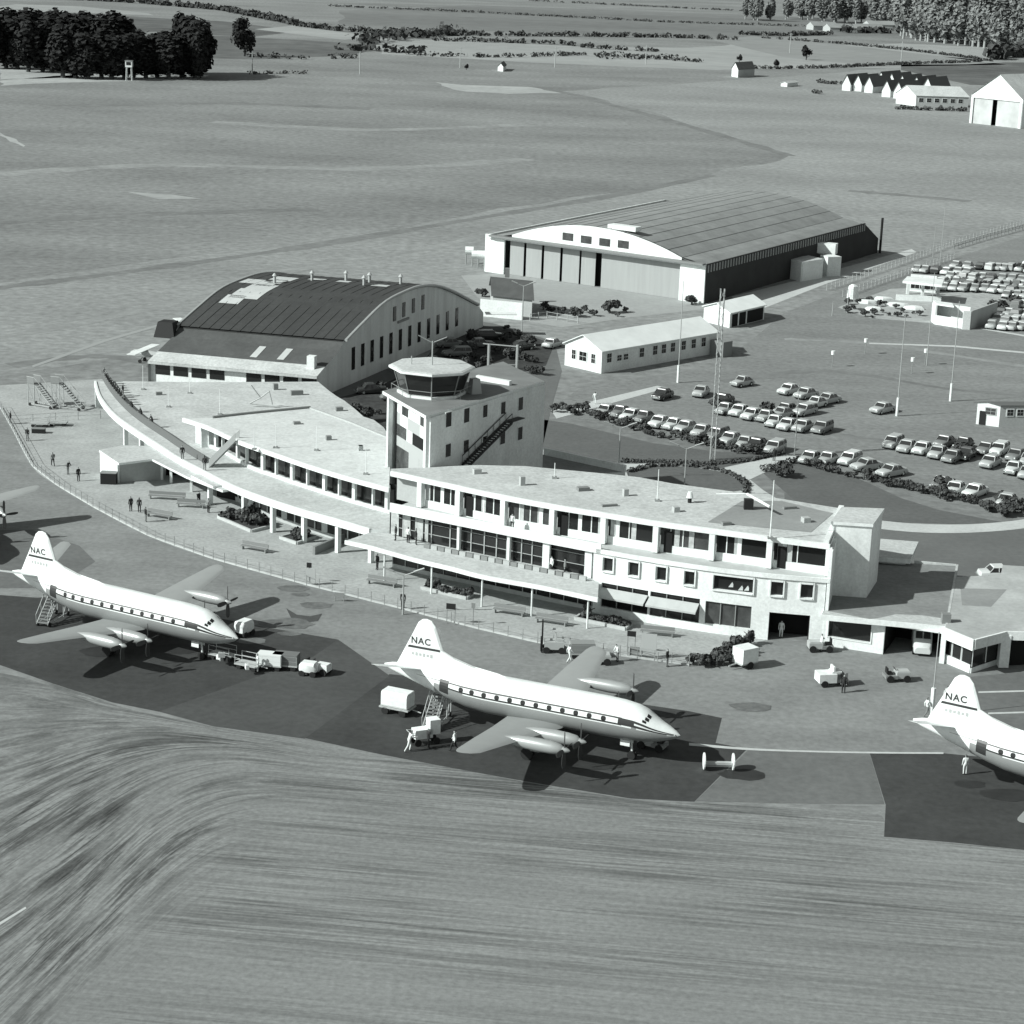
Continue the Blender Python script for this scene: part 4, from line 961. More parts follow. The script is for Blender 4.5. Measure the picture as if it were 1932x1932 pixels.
for s, e, z0, z1 in ((A0, w1a, 0, 3.0), (w1a, w1b, 0, .95), (w1a, w1b, 2.7, 3.0), (w1b, d1a, 0, 3.0), (d1a, d1b, 2.85, 3.0), (d1b, A1+ad*.3, 0, 3.0)): m.wallseg(s, e, z0, z1, .3)
m.build('wall', WHITE2, ann)
f = MB()
for s, e, z0, z1 in ((w1a-ad*.1, w1b+ad*.1, .85, .95), (w1a-ad*.1, w1b+ad*.1, 2.7, 2.8), (w1a-ad*.1, w1a, .95, 2.7), (w1b, w1b+ad*.1, .95, 2.7)): f.wallseg(s-an*.17, e-an*.17, z0, z1, .1)
w_ = f.build('window', WHITE, ann); m = MB(); m.wallseg(w1a+an*.1, w1b+an*.1, .95, 2.7, .05); m.build('pane', GLASS, w_)
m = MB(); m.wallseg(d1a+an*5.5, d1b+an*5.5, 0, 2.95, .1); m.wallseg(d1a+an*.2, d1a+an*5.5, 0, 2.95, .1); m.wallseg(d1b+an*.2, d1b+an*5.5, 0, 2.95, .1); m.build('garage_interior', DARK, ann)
m = MB(); m.wallseg(q[1]+Vector((-.2, 0, 0)), q[2]+Vector((-.2, 0, 0)), 0, ZA-.36, .2); m.wallseg(q[3], q[2], 0, ZA-.36, .2); m.wallseg(q[4]+Vector((.1, 0, 0)), q[3], 0, ZA-.36, .2); m.build('rear_wall', GREYWALL, ann)
m = MB(); p = G(1784, 1175, ZA); m.box((p.x, p.y, ZA+.45), (.8, .7, .9)); m.build('roof_vent', MIDG, ann)
kio = building('kiosk_building', 'projecting glazed office with white fascia at the right end of the apron', 'office', G(1830, 1266))
K0, K1, K2 = G(1776, 1247), G(1830, 1270), G(1884, 1252)
kr = [G(x, y, 3.5) for x, y in ((1783, 1185), (1838, 1208), (1899, 1192), (1990, 1195), (1990, 1072), (1892, 1066), (1888, 1085), (1805, 1088))]
m = MB(); m.prism([(p.x, p.y) for p in kr], 3.2, 3.5, 0, cap=1); m.build('roof', [WHITE, M('kiosk_roof', .40, .95, var=.2, scale=.2, fine=.1, fscale=2)], kio)
m = MB(); p = [G(x, y, 3.5) for x, y in ((1812, 1110), (1900, 1112), (1870, 1145), (1815, 1142))]; m.poly([(a.x, a.y, 3.506) for a in p]); m.build('roof_patch', ROOFM, kio)
kd = (K1-K0); ke = (K2-K1)
m = MB(); m.wallseg(kr[0], kr[1], 2.5, 3.55, .2); m.build('fascia', WHITE, kio)
m = MB(); m.wallseg(kr[1]+Vector((.1, .1, 0)), kr[2], 2.6, 3.55, .2); m.build('fascia', WHITE2, kio)
m = MB(); m.wallseg(K0, K1, 0, .8, .2); m.wallseg(K1, K2, 0, .5, .2); m.build('low_wall', WHITE2, kio)
m = MB(); m.wallseg(K0+Vector((.1, .15, 0)), K1, .8, 3.2, .06); m.wallseg(K1, K2, .5, 3.2, .06); kg = m.build('glazing', GLASS, kio)
m = MB()
for t in (0, .33, .66): c = K0.lerp(K1, t); m.box((c.x, c.y, 1.9), (.12, .12, 2.6))
for t in (0.02, .5, .98): c = K1.lerp(K2, t); m.box((c.x, c.y, 1.9), (.12, .12, 2.6))
m.build('mullion', WHITE, kg)
c = G(1893, 1262); m = MB(); m.box((c.x, c.y+.5, 1.65), (.9, 1.0, 3.1)); m.build('pier', WHITE2, kio)
m = MB(); a, b = G(1902, 1266), G(2000, 1262); m.wallseg(a+Vector((0, 1.5, 0)), b+Vector((0, 1.5, 0)), 0, 3.2, .15); m.build('dark_doorway', DARK, kio)
m = MB(); a, b = G(1899, 1192, 3.5), G(1990, 1195, 3.5); m.wallseg(a, b, 2.75, 3.55, .2); m.build('door_fascia', WHITE2, kio)
# ================================================================ HANGARS
# --- nearer hangar: big dark arched roof, grey gable end with rows of tall windows
hA, hB = G(605, 750), G(917, 614)
hA.z = hB.z = 0
h1 = building('arched_hangar', 'hangar with dark curved roof, pale patches on it and tall windows in its grey gable', 'hangar', hA)
nr = VP(hA, hB, 806, 537); rz = nr.z
fr_ = G(515, 514, rz); ext = v2(fr_)-v2(nr); ext = Vector((ext.x, ext.y, 0))
def ex(p, t=1.0): return Vector(p)+ext*t
arch_px = [(649.5, 641.4), (683.9, 606), (722, 570), (760, 549.7), (791, 539), (821.5, 538.5), (852, 549), (882.7, 565), (900, 574)]
arch = [VP(hA, hB, x, y) for x, y in arch_px]; arch = resample(catmull(arch, 6), 26)
lean0 = VP(hA, hB, 640, 662); lean1 = VP(hA, hB, 598, 710)
wl = VP(hA, hB, 912, 590)
foot = v2(lean1); 
gd = (v2(hB)-v2(hA)).normalized(); gn = Vector((gd.y, -gd.x, 0))
# gable wall
m = MB(); prof = [lean1, lean0]+arch+[wl, Vector((wl.x, wl.y, 0)), Vector((lean1.x, lean1.y, 0))]
m.poly([tuple(ex(p)) for p in prof][::-1]); m.build('rear_gable', GREYWALL, h1); m = MB(); m.poly([tuple(p) for p in prof]); m.build('gable_wall', M('hangar_gable_cladding', .62, .9, var=.16, scale=.5, stretch=(1, 1, .1), fine=.06, fscale=3), h1)
m = MB(); th = Vector((0, 0, .25)); o_ = gn*.25
m.loft([[p+o_ for p in arch], [ex(p)-o_ for p in arch]], closed=False, cap=False)
m.loft([[ex(p)-o_-th for p in arch], [p+o_-th for p in arch]], closed=False, cap=False); m.build('roof', HROOF, h1)
m = MB()
for P in ([p+gn*.27 for p in arch], [ex(p)-gn*.27 for p in arch]):
    for a, b in zip(P, P[1:]): m.tube(a+Vector((0, 0, -.02)), b+Vector((0, 0, -.02)), .24, n=6)
m.build('roof_verge', LTG, h1)
# pale repair patches and roof lights follow the arch
def roof_pt(u, t, off=.03):
    k = u*(len(arch)-1); i = min(int(k), len(arch)-2); a = arch[i].lerp(arch[i+1], k-i); d = arch[i+1]-arch[i]; n = d.cross(ext).normalized()
    if n.z < 0: n = -n
    return a+ext*t+n*off
def roof_patch(u0, u1, t0, t1, mt, nm, off=.05):
    m = MB(); n = 6; vs = []
    for i in range(n+1):
        u = u0+(u1-u0)*i/n; vs += [roof_pt(u, t0, off), roof_pt(u, t1, off)]
    m.add(vs, [(2*i, 2*i+1, 2*i+3, 2*i+2) for i in range(n)]); m.build(nm, mt, h1)
NEWI = M('new_pale_iron_sheets', .50, .7, var=.1, scale=.5)
for (u0, u1, t0, t1) in ((.16, .22, .80, .92), (.20, .28, .72, .90), (.265, .34, .72, .88), (.32, .38, .76, .86), (.34, .40, .86, .98), (.36, .42, .74, .82), (.41, .47, .72, .86), (.46, .49, .56, .66), (.46, .49, .40, .48), (.44, .47, .14, .24)): roof_patch(u0, u1, t0, t1, NEWI, 'pale_roof_patch')
for u, t in ((.37, .78), (.45, .62), (.50, .45), (.44, .28), (.52, .12), (.50, .30)):
    p = roof_pt(u, t); m = MB(); m.tube(p, p+Vector((0, 0, 1.1)), .22); m.tube(p+Vector((0, 0, 1.1)), p+Vector((0, 0, 1.5)), .4, .1); m.build('roof_ventilator', LTG, h1)
m = MB()
for k in range(1, 16):
    t = k/16; P = [roof_pt(i/12, t, .03) for i in range(13)]
    for a, b in zip(P, P[1:]): m.tube(a, b, .05, n=4, cap=False)
m.build('roof_seam', M('roof_seam_iron', .066, .8), h1)
# lean-to along the left side: dark slope, white lower strip, dark windows below
L0, L1 = lean0, lean1; e0_, e1_ = ex(L0), ex(L1)
mid = L0.lerp(L1, .62); emid = ex(mid)
top = arch[0]; etop = ex(top)
m = MB(); m.quad(top-Vector((0, 0, .3)), etop-Vector((0, 0, .3)), e0_, L0); m.quad(L0, e0_, emid, mid); m.build('side_roof', M('side_roof_felt', .085, .9, var=.2, scale=.2, fine=.12, fscale=1.5), h1)
m = MB(); m.quad(mid+Vector((0, 0, .02)), emid+Vector((0, 0, .02)), e1_, L1); m.box(tuple(L1.lerp(e1_, .5)-Vector((0, 0, .2))), ((L1-e1_).length, .2, .35), math.atan2(ext.y, ext.x)); m.build('side_roof_edge', ROOFL, h1)
m = MB(); k = gd*(-1); wl0 = Vector((L1.x, L1.y, 0))+Vector((gd.x, gd.y, 0))*.8; m.wallseg(wl0, wl0+ext, 0, L1.z-.1, .25); m.build('side_wall', WHITE2, h1)
for i in range(9):
    if i in (4,): continue
    p = wl0+ext*((i+.12)/9.2); q2 = wl0+ext*((i+.92)/9.2); f = Vector((-gd.x, -gd.y, 0))*.16
    m = MB(); m.wallseg(p+f, q2+f, max(.5, L1.z-1.9), L1.z-.5, .05); m.build('window', GLASS, h1)
for (t, u) in ((.42, .25), (.26, .3)):
    a = L0.lerp(mid, .15)+ext*t; b = L0.lerp(mid, .85)+ext*t; w2 = ext.normalized()*1.0; m = MB(); u3 = Vector((0, 0, .05)); m.quad(a+u3, a+w2+u3, b+w2+u3, b+u3); m.build('roof_light', NEWI, h1)
p = mid.lerp(L1, .2)+ext*.07; m = MB(); m.box((p.x, p.y, p.z+.7), (1.1, 1.1, 1.9), math.atan2(ext.y, ext.x)); m.build('chimney', WHITE, h1)
p = ex(top, 1.0)+Vector((-1.5, 0, .3)); m = MB(); m.box((p.x, p.y, p.z-.8), (3.2, 3.0, 2.2), math.atan2(ext.y, ext.x), taper=.7); m.build('roof_tank', BLACK, h1)
# windows of the gable
def gwin(x, y, h_px):
    p = VP(hA, hB, x, y); z1 = VP(hA, hB, x, y-h_px/2).z; z0 = VP(hA, hB, x, y+h_px/2).z
    m = MB(); m.box((p.x+gn.x*.05, p.y+gn.y*.05, (z0+z1)/2), (.95, .12, z1-z0), math.atan2(gd.y, gd.x)); m.build('window', GLASS, h1)
for i in range(12):
    gwin(666+i*17.75, 676-i*7.1, 42-i*.7)
for (x, y) in ((744, 592), (761.5, 584), (779.5, 576.5), (797.5, 570)): gwin(x, y, 27)
m = MB(); p = VP(hA, hB, 760, 604); m.box((p.x+gn.x*.1, p.y+gn.y*.1, p.z), (4.0, .2, .35), math.atan2(gd.y, gd.x)); m.build('gable_ledge', MIDG, h1)

# --- farther hangar: white front with sliding doors, long grey arched roof, shaded side
fA, fB = G(915, 512), G(1328, 573)
fA.z = fB.z = 0
h2 = building('white_fronted_hangar', 'long hangar with white arched front, grey sliding doors and a shaded ribbed side', 'hangar', fA)
fd = (v2(fB)-v2(fA)).normalized(); fd = Vector((fd.x, fd.y, 0)); fn = Vector((fd.y, -fd.x, 0)); FW = (fB-fA).length
bkp = G(1655, 477); e2 = Vector((bkp.x-fB.x, bkp.y-fB.y, 0)); EL = e2.length
ez = VP(fA, fB, 1331, 489).z; ez0 = VP(fA, fB, 915, 448).z; ez = (ez+ez0)/2
apex = VP(fA, fB, 1110, 426).z
prof2 = []
u0, u1 = .125, .895
for k in range(25):
    t = k/24; u = u0+(u1-u0)*t; prof2.append(fA+fd*(FW*u)+Vector((0, 0, ez+.45+(apex-ez-.45)*(1-(2*t-1)**2))))
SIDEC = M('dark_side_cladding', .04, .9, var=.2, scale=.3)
CLERE = M('clerestory_sheet', .3, .7)
m = MB(); m.poly([tuple(p) for p in prof2]+[tuple(fA+fd*(FW*u1)+Vector((0, 0, ez-.6))), tuple(fA+fd*(FW*u0)+Vector((0, 0, ez-.6)))][:2]); m.build('front_gable', WHITE2, h2)
roofp = [fA+fd*(FW*.01)+Vector((0, 0, ez-.45)), fA+fd*(FW*.07)+Vector((0, 0, ez-.1))]+prof2+[fA+fd*(FW*.94)+Vector((0, 0, ez+.12)), fA+fd*(FW*1.0)+Vector((0, 0, ez-.6))]
in_ = -fn*.35
m = MB(); m.loft([[p+in_ for p in roofp], [p+e2*.9 for p in roofp]], closed=False, cap=False); m.loft([[p+e2*.9-Vector((0, 0, .3)) for p in roofp], [p+in_-Vector((0, 0, .3)) for p in roofp]], closed=False, cap=False); m.build('roof', M('corrugated_grey_roof', .25, .9, var=.2, scale=.2, stretch=(1, 1, 1), fine=.08, fscale=1.2), h2)
m = MB(); m.poly([tuple(p+e2*.9) for p in roofp][::-1]+[tuple(fA+e2*.9), tuple(fB+e2*.9)]); m.build('rear_gable', GREYWALL, h2)
m = MB(); c = VP(fA, fB, 1170, 433)+e2*.02; m.box((c.x, c.y, c.z+.2), (6, 2, .8), math.atan2(fd.y, fd.x)); m.build('roof_vent', WHITE, h2)
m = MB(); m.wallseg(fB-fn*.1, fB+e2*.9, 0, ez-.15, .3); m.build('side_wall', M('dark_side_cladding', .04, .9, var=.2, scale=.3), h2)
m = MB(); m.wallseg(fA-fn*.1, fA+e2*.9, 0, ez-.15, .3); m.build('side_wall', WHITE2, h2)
m = MB()
sn = Vector((e2.y, -e2.x, 0)).normalized()
if sn.dot(fd) < 0: sn = -sn
for k in range(64):
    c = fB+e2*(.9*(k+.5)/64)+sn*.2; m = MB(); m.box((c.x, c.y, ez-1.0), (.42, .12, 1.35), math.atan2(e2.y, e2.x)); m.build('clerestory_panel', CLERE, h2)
for k in range(2, len(roofp)-2, 2):
    m = MB(); m.tube(roofp[k]+in_+Vector((0, 0, .02)), roofp[k]+e2*.9+Vector((0, 0, .0)), .06, n=4, cap=False); m.build('roof_seam', M('hangar_roof_seam', .21, .9), h2)
m = MB(); q0, q1, q2, q3 = fB+e2*.9, fB+e2, fA+e2, fA+e2*.9
zz = lambda p, z: (p.x, p.y, z)
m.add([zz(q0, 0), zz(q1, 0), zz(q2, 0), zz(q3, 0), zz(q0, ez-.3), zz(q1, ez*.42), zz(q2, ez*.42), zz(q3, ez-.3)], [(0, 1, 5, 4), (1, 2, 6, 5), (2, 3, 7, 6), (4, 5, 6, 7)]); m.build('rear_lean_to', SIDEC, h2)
def fpt(px, z=3): 
    best = min(range(401), key=lambda k: abs(proj(fA+fd*(FW*k/400)+Vector((0, 0, z)))[0]-px)); return fA+fd*(FW*best/400)
dl, dr = fpt(952), fpt(1283)
zd = VP(fA, fB, 1110, 474).z
m = MB(); m.wallseg(fA, dl, 0, ez, .4); m.build('front_wall', WHITE2, h2); m = MB(); m.wallseg(dr, fB, 0, ez, .4); m.build('front_wall', WHITE2, h2)
m = MB(); m.wallseg(dl, dr, zd+.5, ez-.65, .4); m.build('door_header', WHITE2, h2)
m = MB(); m.wallseg(fA+fd*1.5+fn*.7, fB+fn*.7, ez-.25, ez+.05, 1.2); m.build('front_ledge', MIDG, h2)
m = MB(); m.wallseg(fA+fd*1.0+fn*.5, fB+fn*.5, zd+.1, zd+.45, .5); m.build('door_rail', WHITE, h2)
DOOR = M('grey_hangar_door', .34, .85, var=.08, scale=.4, stretch=(3, 3, .2))
xs = [956, 986, 1019, 1053, 1088, 1118]
for i, (a, b) in enumerate(zip(xs, xs[1:])):
    p, q = fpt(a+3.5), fpt(b-.5); m = MB(); m.wallseg(p-fn*(.5+.12*i), q-fn*(.5+.12*i), .05, zd+.1, .12); m.build('sliding_door', DOOR, h2)
m = MB(); p, q = fpt(1131), fpt(1285); m.wallseg(p-fn*.6, q-fn*.6, .05, zd+.1, .12); m.build('sliding_door', DOOR, h2)
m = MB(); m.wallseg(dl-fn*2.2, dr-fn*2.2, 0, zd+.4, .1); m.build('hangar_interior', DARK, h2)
for x, y in ((1071.5, 446.5), (1106, 452), (1141, 457), (1176, 461)):
    p = VP(fA, fB, x, y); m = MB(); m.box((p.x+fn.x*.03, p.y+fn.y*.03, p.z), (2.3, .12, 1.35), math.atan2(fd.y, fd.x)); m.build('window', GLASSM, h2)
p = VP(fB, fB+e2, 1660, 440); m = MB(); q = fB+e2+fd*.6; m.tube((q.x, q.y, 0), (q.x, q.y, ez+.2), .26); m.build('flue', BLACK, h2)
p = G(1350, 560); 

# ================================================================ SMALLER BUILDINGS
def gabled(name, label, cat, a, b, c, ze, zr, wallm, roofm, gablem=None, group=None, eave=.35, base=None):
    """a-b is the near gable end (left, right), b-c the long side; ground points"""
    a, b, c = v2(a), v2(b), v2(c); o = building(name, label, cat, a, group)
    d = c-b; e = a+d; mid = (a+b)/2; mid2 = mid+d
    m = MB(); m.poly([(a.x, a.y, 0), (b.x, b.y, 0), (b.x, b.y, ze), (mid.x, mid.y, zr), (a.x, a.y, ze)]); m.build('gable_wall', gablem or wallm, o); m = MB(); m.poly([(e.x, e.y, 0), (e.x, e.y, ze), (mid2.x, mid2.y, zr), (c.x, c.y, ze), (c.x, c.y, 0)])
    m.build('gable_wall', gablem or wallm, o)
    m = MB(); m.quad((b.x, b.y, 0), (c.x, c.y, 0), (c.x, c.y, ze), (b.x, b.y, ze)); m.build('side_wall', wallm, o); m = MB(); m.quad((e.x, e.y, 0), (a.x, a.y, 0), (a.x, a.y, ze), (e.x, e.y, ze)); m.build('side_wall', wallm, o)
    u = d.normalized(); ac = (b-a).normalized(); k = (zr-ze)/((b-a).length/2)
    m = MB(); th = .12
    for s, P in ((1, b), (-1, a)):
        E0 = P+ac*s*eave-u*eave; E1 = P+d+ac*s*eave+u*eave; R0 = mid-u*eave; R1 = mid2+u*eave; zz = ze-k*eave
        vs = [(E0.x, E0.y, zz), (E1.x, E1.y, zz), (R1.x, R1.y, zr), (R0.x, R0.y, zr)]
        vs += [(x, y, z+th) for x, y, z in vs]
        m.add(vs, [(3, 2, 1, 0), (4, 5, 6, 7), (0, 1, 5, 4), (1, 2, 6, 5), (2, 3, 7, 6), (3, 0, 4, 7)])
    m.build('roof', roofm, o); return o, a, b, c
def side_window(o, p, q, t, z0, z1, wd, out=.04, glass=GLASS, frame=WHITE, nm='window'):
    p, q = v2(p), v2(q); d = (q-p).normalized(); n = Vector((d.y, -d.x)); c = p.lerp(q, t)+n*out; r = math.atan2(d.y, d.x)
    f = MB(); f.box((c.x, c.y, (z0+z1)/2), (wd+.2, .06, z1-z0+.2), r); w_ = f.build(nm, frame, o)
    c = c+n*.03
    m = MB()
    for sx in (-.25, .25):
        for zz in (.25, .75):
            c2 = c+d*(wd*sx); m.box((c2.x, c2.y, z0+(z1-z0)*zz), (wd/2-.06, .05, (z1-z0)/2-.06), r)
    m.build('pane', glass, w_)
la, lb2, lc = G(1065, 689), G(1134, 705), G(1350, 667)
zl_, zr_ = VP(la, lb2, 1137, 662).z, VP(la, lb2, 1101, 632).z
lbo, a, b, c = gabled('long_hut', 'long white hut with pale pitched roof and many small windows beyond the tower lawn', 'building', la, lb2, lc, zl_, zr_, WHITE2, M('pale_iron_roof', .84, .7, var=.1, scale=.3))
for t in (.25, .5, .78): side_window(lbo, a, b, t, 1.3, 2.7, .8 if t != .5 else 1.5)
for t in (.06, .145, .20, .335, .45, .525, .605, .70, .79, .88): side_window(lbo, b, c, t, 1.5, 2.9 if t not in (.145, .2) else 2.4, 1.0)
m = MB(); d = (c-b).normalized(); p = b+d*((c-b).length-.5); m.box((p.x+d.y*1.5, p.y-d.x*1.5, 1.2), (2.2, 2.6, 2.4), math.atan2(d.y, d.x)); m.build('porch', MIDG, lbo)
so_, a, b, c = gabled('small_shed', 'small white open-fronted shed behind the long hut, near the hangar corner', 'shed', G(1327, 606), G(1376, 619), G(1441, 603), 2.6, 3.7, WHITE2, M('pale_iron_roof', .5))
m = MB(); d = (c-b).normalized(); n = Vector((d.y, -d.x)); p, q2 = b+d*.7+n*.06, c-d*.5+n*.06; m.wallseg(p, q2, .1, 2.2, .05); m.build('open_front', DARK, so_)
m = MB(); p = b+d*2.6+n*.1; q2 = b+d*5.2+n*.1
for z in (p, q2): m.box((z.x, z.y, 1.2), (.3, .12, 2.3), math.atan2(d.y, d.x))
m.build('post', WHITE, so_)
# cottage by the arched hangar
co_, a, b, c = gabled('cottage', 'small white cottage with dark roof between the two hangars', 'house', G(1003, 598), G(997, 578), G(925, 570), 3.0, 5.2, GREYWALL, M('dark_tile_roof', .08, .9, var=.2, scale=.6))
wa, wb = G(1000, 598), G(908, 590)
co2 = co_
m = MB(); a_, b_ = G(906, 596), G(985, 604); m.wallseg(a_, b_, 0, 2.9, .3); m.build('front_wall', WHITE, co_)
p = G(955, 575); m = MB(); m.box((p.x, p.y+2, 5.3), (.8, .8, 1.6)); m.build('chimney', MIDG, co_)
m = MB(); p = G(945, 592, 3.4); m.box((p.x, p.y, 3.45), (5.0, 2.0, .12), .1); m.build('porch_roof', WHITE, co_)
# bright low building by the far hangar's shaded side
wb_ = building('white_workshop', 'low white flat-roofed workshop standing in the shadow of the long hangar side', 'building', G(1512, 530))
p0, p1, p2 = G(1484, 524), G(1511, 531), G(1550, 525)
m = MB(); m.wallseg(p0, p1, 0, 3.3, .25); m.wallseg(p1+Vector((.1, .1, 0)), p2, 0, 3.3, .25); m.wallseg(p0, p0+(p2-p1), 0, 3.3, .25); m.wallseg(p2, p2+(p0-p1), 0, 3.3, .25); m.build('wall', WHITE, wb_)
cc2 = (p0+p2)/2; m = MB(); m.prism([(p.x+(p.x-cc2.x)*.05, p.y+(p.y-cc2.y)*.05) for p in (p0, p1, p2, p0+(p2-p1))], 3.3, 3.75, 0, cap=1); m.build('roof', [WHITE, ROOFL], wb_)
for t in (.55, .7): side_window(wb_, p1, p2, t, 1.8, 2.8, .9)
p3, p4 = G(1452, 512), G(1484, 521); m = MB(); m.wallseg(p3, p4, 0, 3.3, .3); m.build('rear_wing', WHITE2, wb_)
for t in (.3, .6, .85): side_window(wb_, p3, p4, t, 1.7, 2.7, .9)
p = G(1565, 519); m = MB(); m.box((p.x, p.y, 1.9), (3.0, 3.0, 3.8), .4); m.build('rear_block', WHITE2, wb_)
p = G(1558, 512); m = MB(); m.box((p.x, p.y, 4.6), (3.6, 2.2, 2.0), -.35); m.box((p.x, p.y, 3.7), (3.0, 1.8, .3), -.35); m.build('roof_tank', WHITE, wb_)
# small office by the car park (right edge)
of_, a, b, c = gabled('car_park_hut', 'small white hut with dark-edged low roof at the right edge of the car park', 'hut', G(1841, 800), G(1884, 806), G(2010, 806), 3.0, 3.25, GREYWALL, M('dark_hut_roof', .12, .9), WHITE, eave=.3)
side_window(of_, a, b, .6, 1.6, 2.5, 1.4, frame=LTG, glass=GLASSM)
m = MB(); d = (b-a).normalized(); p = a.lerp(b, .27); m.box((p.x+d.y*.05, p.y-d.x*.05, 1.0), (.9, .08, 1.9), math.atan2(d.y, d.x)); m.build('door', BLACK, of_)
for t in (.15, .3, .42): side_window(of_, b, c, t, 1.6, 2.5, .9)
# petrol station: canopy and shop
ps = building('petrol_station', 'petrol station with flat white canopy at the end of the far car park', 'petrol station', G(1745, 552))
a, b, c = G(1708, 548), G(1785, 556), G(1790, 540)
r = [G(x, y, 3.6) for x, y in ((1703, 530), (1777, 538), (1781, 527), (1712, 521))]
m = MB(); m.prism([(p.x, p.y) for p in r], 3.2, 3.6); m.build('canopy', WHITE, ps)
for p in (G(1712, 555), G(1740, 557), G(1769, 560)): m = MB(); m.box((p.x, p.y, 1.6), (.5, .5, 3.2)); m.build('post', WHITE, ps)
m = MB(); m.wallseg(G(1716, 549), G(1765, 553), 0, 3.2, .3); m.build('shop_wall', WHITE2, ps)
for t in (.2, .55, .8): side_window(ps, G(1716, 549), G(1765, 553), t, .6, 2.6, 1.6, out=.2)
m = MB(); m.wallseg(G(1690, 566), G(1775, 570), 0, 1.0, .4); m.build('forecourt_wall', WHITE, ps)
ws = building('wash_house', 'small white building with open dark doorway and grey end wall beside the far car park', 'building', G(1790, 612))
p0, p1, p2 = G(1764, 612), G(1829, 622), G(1878, 604)
m = MB(); m.wallseg(p0, p1, 0, 1.6, .3); m.build('front_wall', WHITE, ws)
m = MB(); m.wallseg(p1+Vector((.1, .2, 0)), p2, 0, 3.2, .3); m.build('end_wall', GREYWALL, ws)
bk0, bk1 = p0+Vector((0, 3.2, 0)), p1+Vector((0.6, 3.2, 0))
m = MB(); m.wallseg(bk0, bk1, 0, 3.3, .3); m.wallseg(p0, bk0, 0, 3.3, .3); m.wallseg(p1+Vector((-1.3, 0, 0)), p1, 0, 3.2, .3); m.build('rear_wall', WHITE2, ws)
r = [Vector(p) for p in (p0, p0.lerp(p1, .5), bk0.lerp(bk1, .5), bk0)]; m = MB(); m.prism([(p.x, p.y) for p in r], 3.35, 3.6); m.build('roof', WHITE, ws)
# far field buildings
fh = building('gabled_hangar', 'far white gabled hangar with dark door gap at the right edge of the field', 'hangar', G(1868, 238))
a, b = G(1829, 232), G(1925, 243); a.z = b.z = 0; d = (b-a).normalized(); n = Vector((-d.y, d.x, 0)); L = (b-a).length
zt = VP(a, b, 1880, 140).z; zh_ = VP(a, b, 1832, 178).z
m = MB(); ap = a.lerp(b, .52)
m.poly([(a.x, a.y, zh_-1), (b.x, b.y, zh_-1), (b.x, b.y, zh_), (ap.x, ap.y, zt), (a.x, a.y, zh_)]); m.build('front_gable', WHITE, fh)
m = MB(); m.wallseg(a, a+d*1.0, 0, zh_-1, .4); m.build('front_wall', WHITE, fh); m = MB(); m.wallseg(b-d*1.0, b, 0, zh_-1, .4); m.build('front_wall', WHITE, fh)
m = MB(); m.wallseg(a+d*1.0+n*.5, a+d*(L*.41)+n*.5, 0, zh_-1, .2); m.build('sliding_door', M('far_hangar_door', .5, .9, var=.25, scale=.12), fh); m = MB(); m.wallseg(a+d*(L*.50)+n*.5, b-d*1.0+n*.5, 0, zh_-1, .2); m.build('sliding_door', MATS['far_hangar_door'], fh)
m = MB(); m.wallseg(a+n*3, b+n*3, 0, zh_-1, .2); m.build('interior', DARK, fh)
dp = n*40; m = MB(); lf = [a+Vector((0, 0, zh_)), ap+Vector((0, 0, zt)), b+Vector((0, 0, zh_))]; m.loft([[p-n*.4+Vector((0, 0, .1)) for p in lf], [p+dp+Vector((0, 0, .1)) for p in lf]], closed=False, cap=False); m.build('roof', ROOFL, fh)
m = MB(); m.wallseg(b, b+dp, 0, zh_, .3); m.build('side_wall', WHITE2, fh); m = MB(); m.wallseg(a, a+dp, 0, zh_, .3); m.build('side_wall', WHITE2, fh)
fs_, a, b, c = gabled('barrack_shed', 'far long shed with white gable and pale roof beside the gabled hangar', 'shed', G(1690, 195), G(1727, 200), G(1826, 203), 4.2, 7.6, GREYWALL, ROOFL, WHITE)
for t in (.1, .25, .4, .55, .7, .85): side_window(fs_, b, c, t, 1.6, 3.2, 1.8)
hs, a, b, c = gabled('field_hut', 'lone far hut with white gable and dark roof out on the airfield edge', 'hut', G(1380, 144.0), G(1392, 146.5), G(1423, 144.5), 3.8, 6.6, GREYWALL, M('dark_tile_roof', .08), WHITE)
lsh, a, b, c = gabled('low_shed', 'tiny pale low shed in the grass left of the row of huts', 'shed', G(1473, 163), G(1485, 164), G(1505, 162), 1.6, 2.2, WHITE2, ROOFL)
HUTR = M('dark_hut_roof', .05)
hutsP = [(1596, 171), (1617, 172), (1638, 175), (1671, 183), (1693, 186), (1660, 165), (1680, 168), (1700, 172), (1727, 175), (1748, 177)]
for i, (x, y) in enumerate(hutsP):
    p = G(x, y); w2 = 1.6
    ho, a, b, c = gabled('steep_hut', '', 'hut', p+Vector((-w2, .8, 0)), p+Vector((w2, -1.2, 0)), p+Vector((w2+11.0, 15.0, 0)), 3.2, 6.8, WHITE, HUTR, WHITE)
    props(ho, ('narrow white-gabled hut in the front row of dark steep roofs' if i < 5 else 'narrow white-gabled hut in the half-hidden second row of dark roofs'), 'hut', 'front row of steep far huts' if i < 5 else 'second row of steep far huts')
for i, (x, y, w2) in enumerate(((1545, 52, 9), (1590, 56, 14), (1632, 56, 9), (1668, 50, 16))):
    lab = ['dark-sided farm shed left of the poplar belt', 'pale-roofed farm shed in the hedge line below the poplars', 'small farm shed between two larger ones below the poplars', 'bright-roofed farmhouse at the foot of the poplar belt'][i]
    p = G(x, y+4); gabled('farm_shed', lab, 'shed', p+Vector((-w2, 0, 0)), p+Vector((-w2+4, -8, 0)), p+Vector((w2+4, -2, 0)), 3.0, 5.5, GREYWALL, ROOFM, LTG)
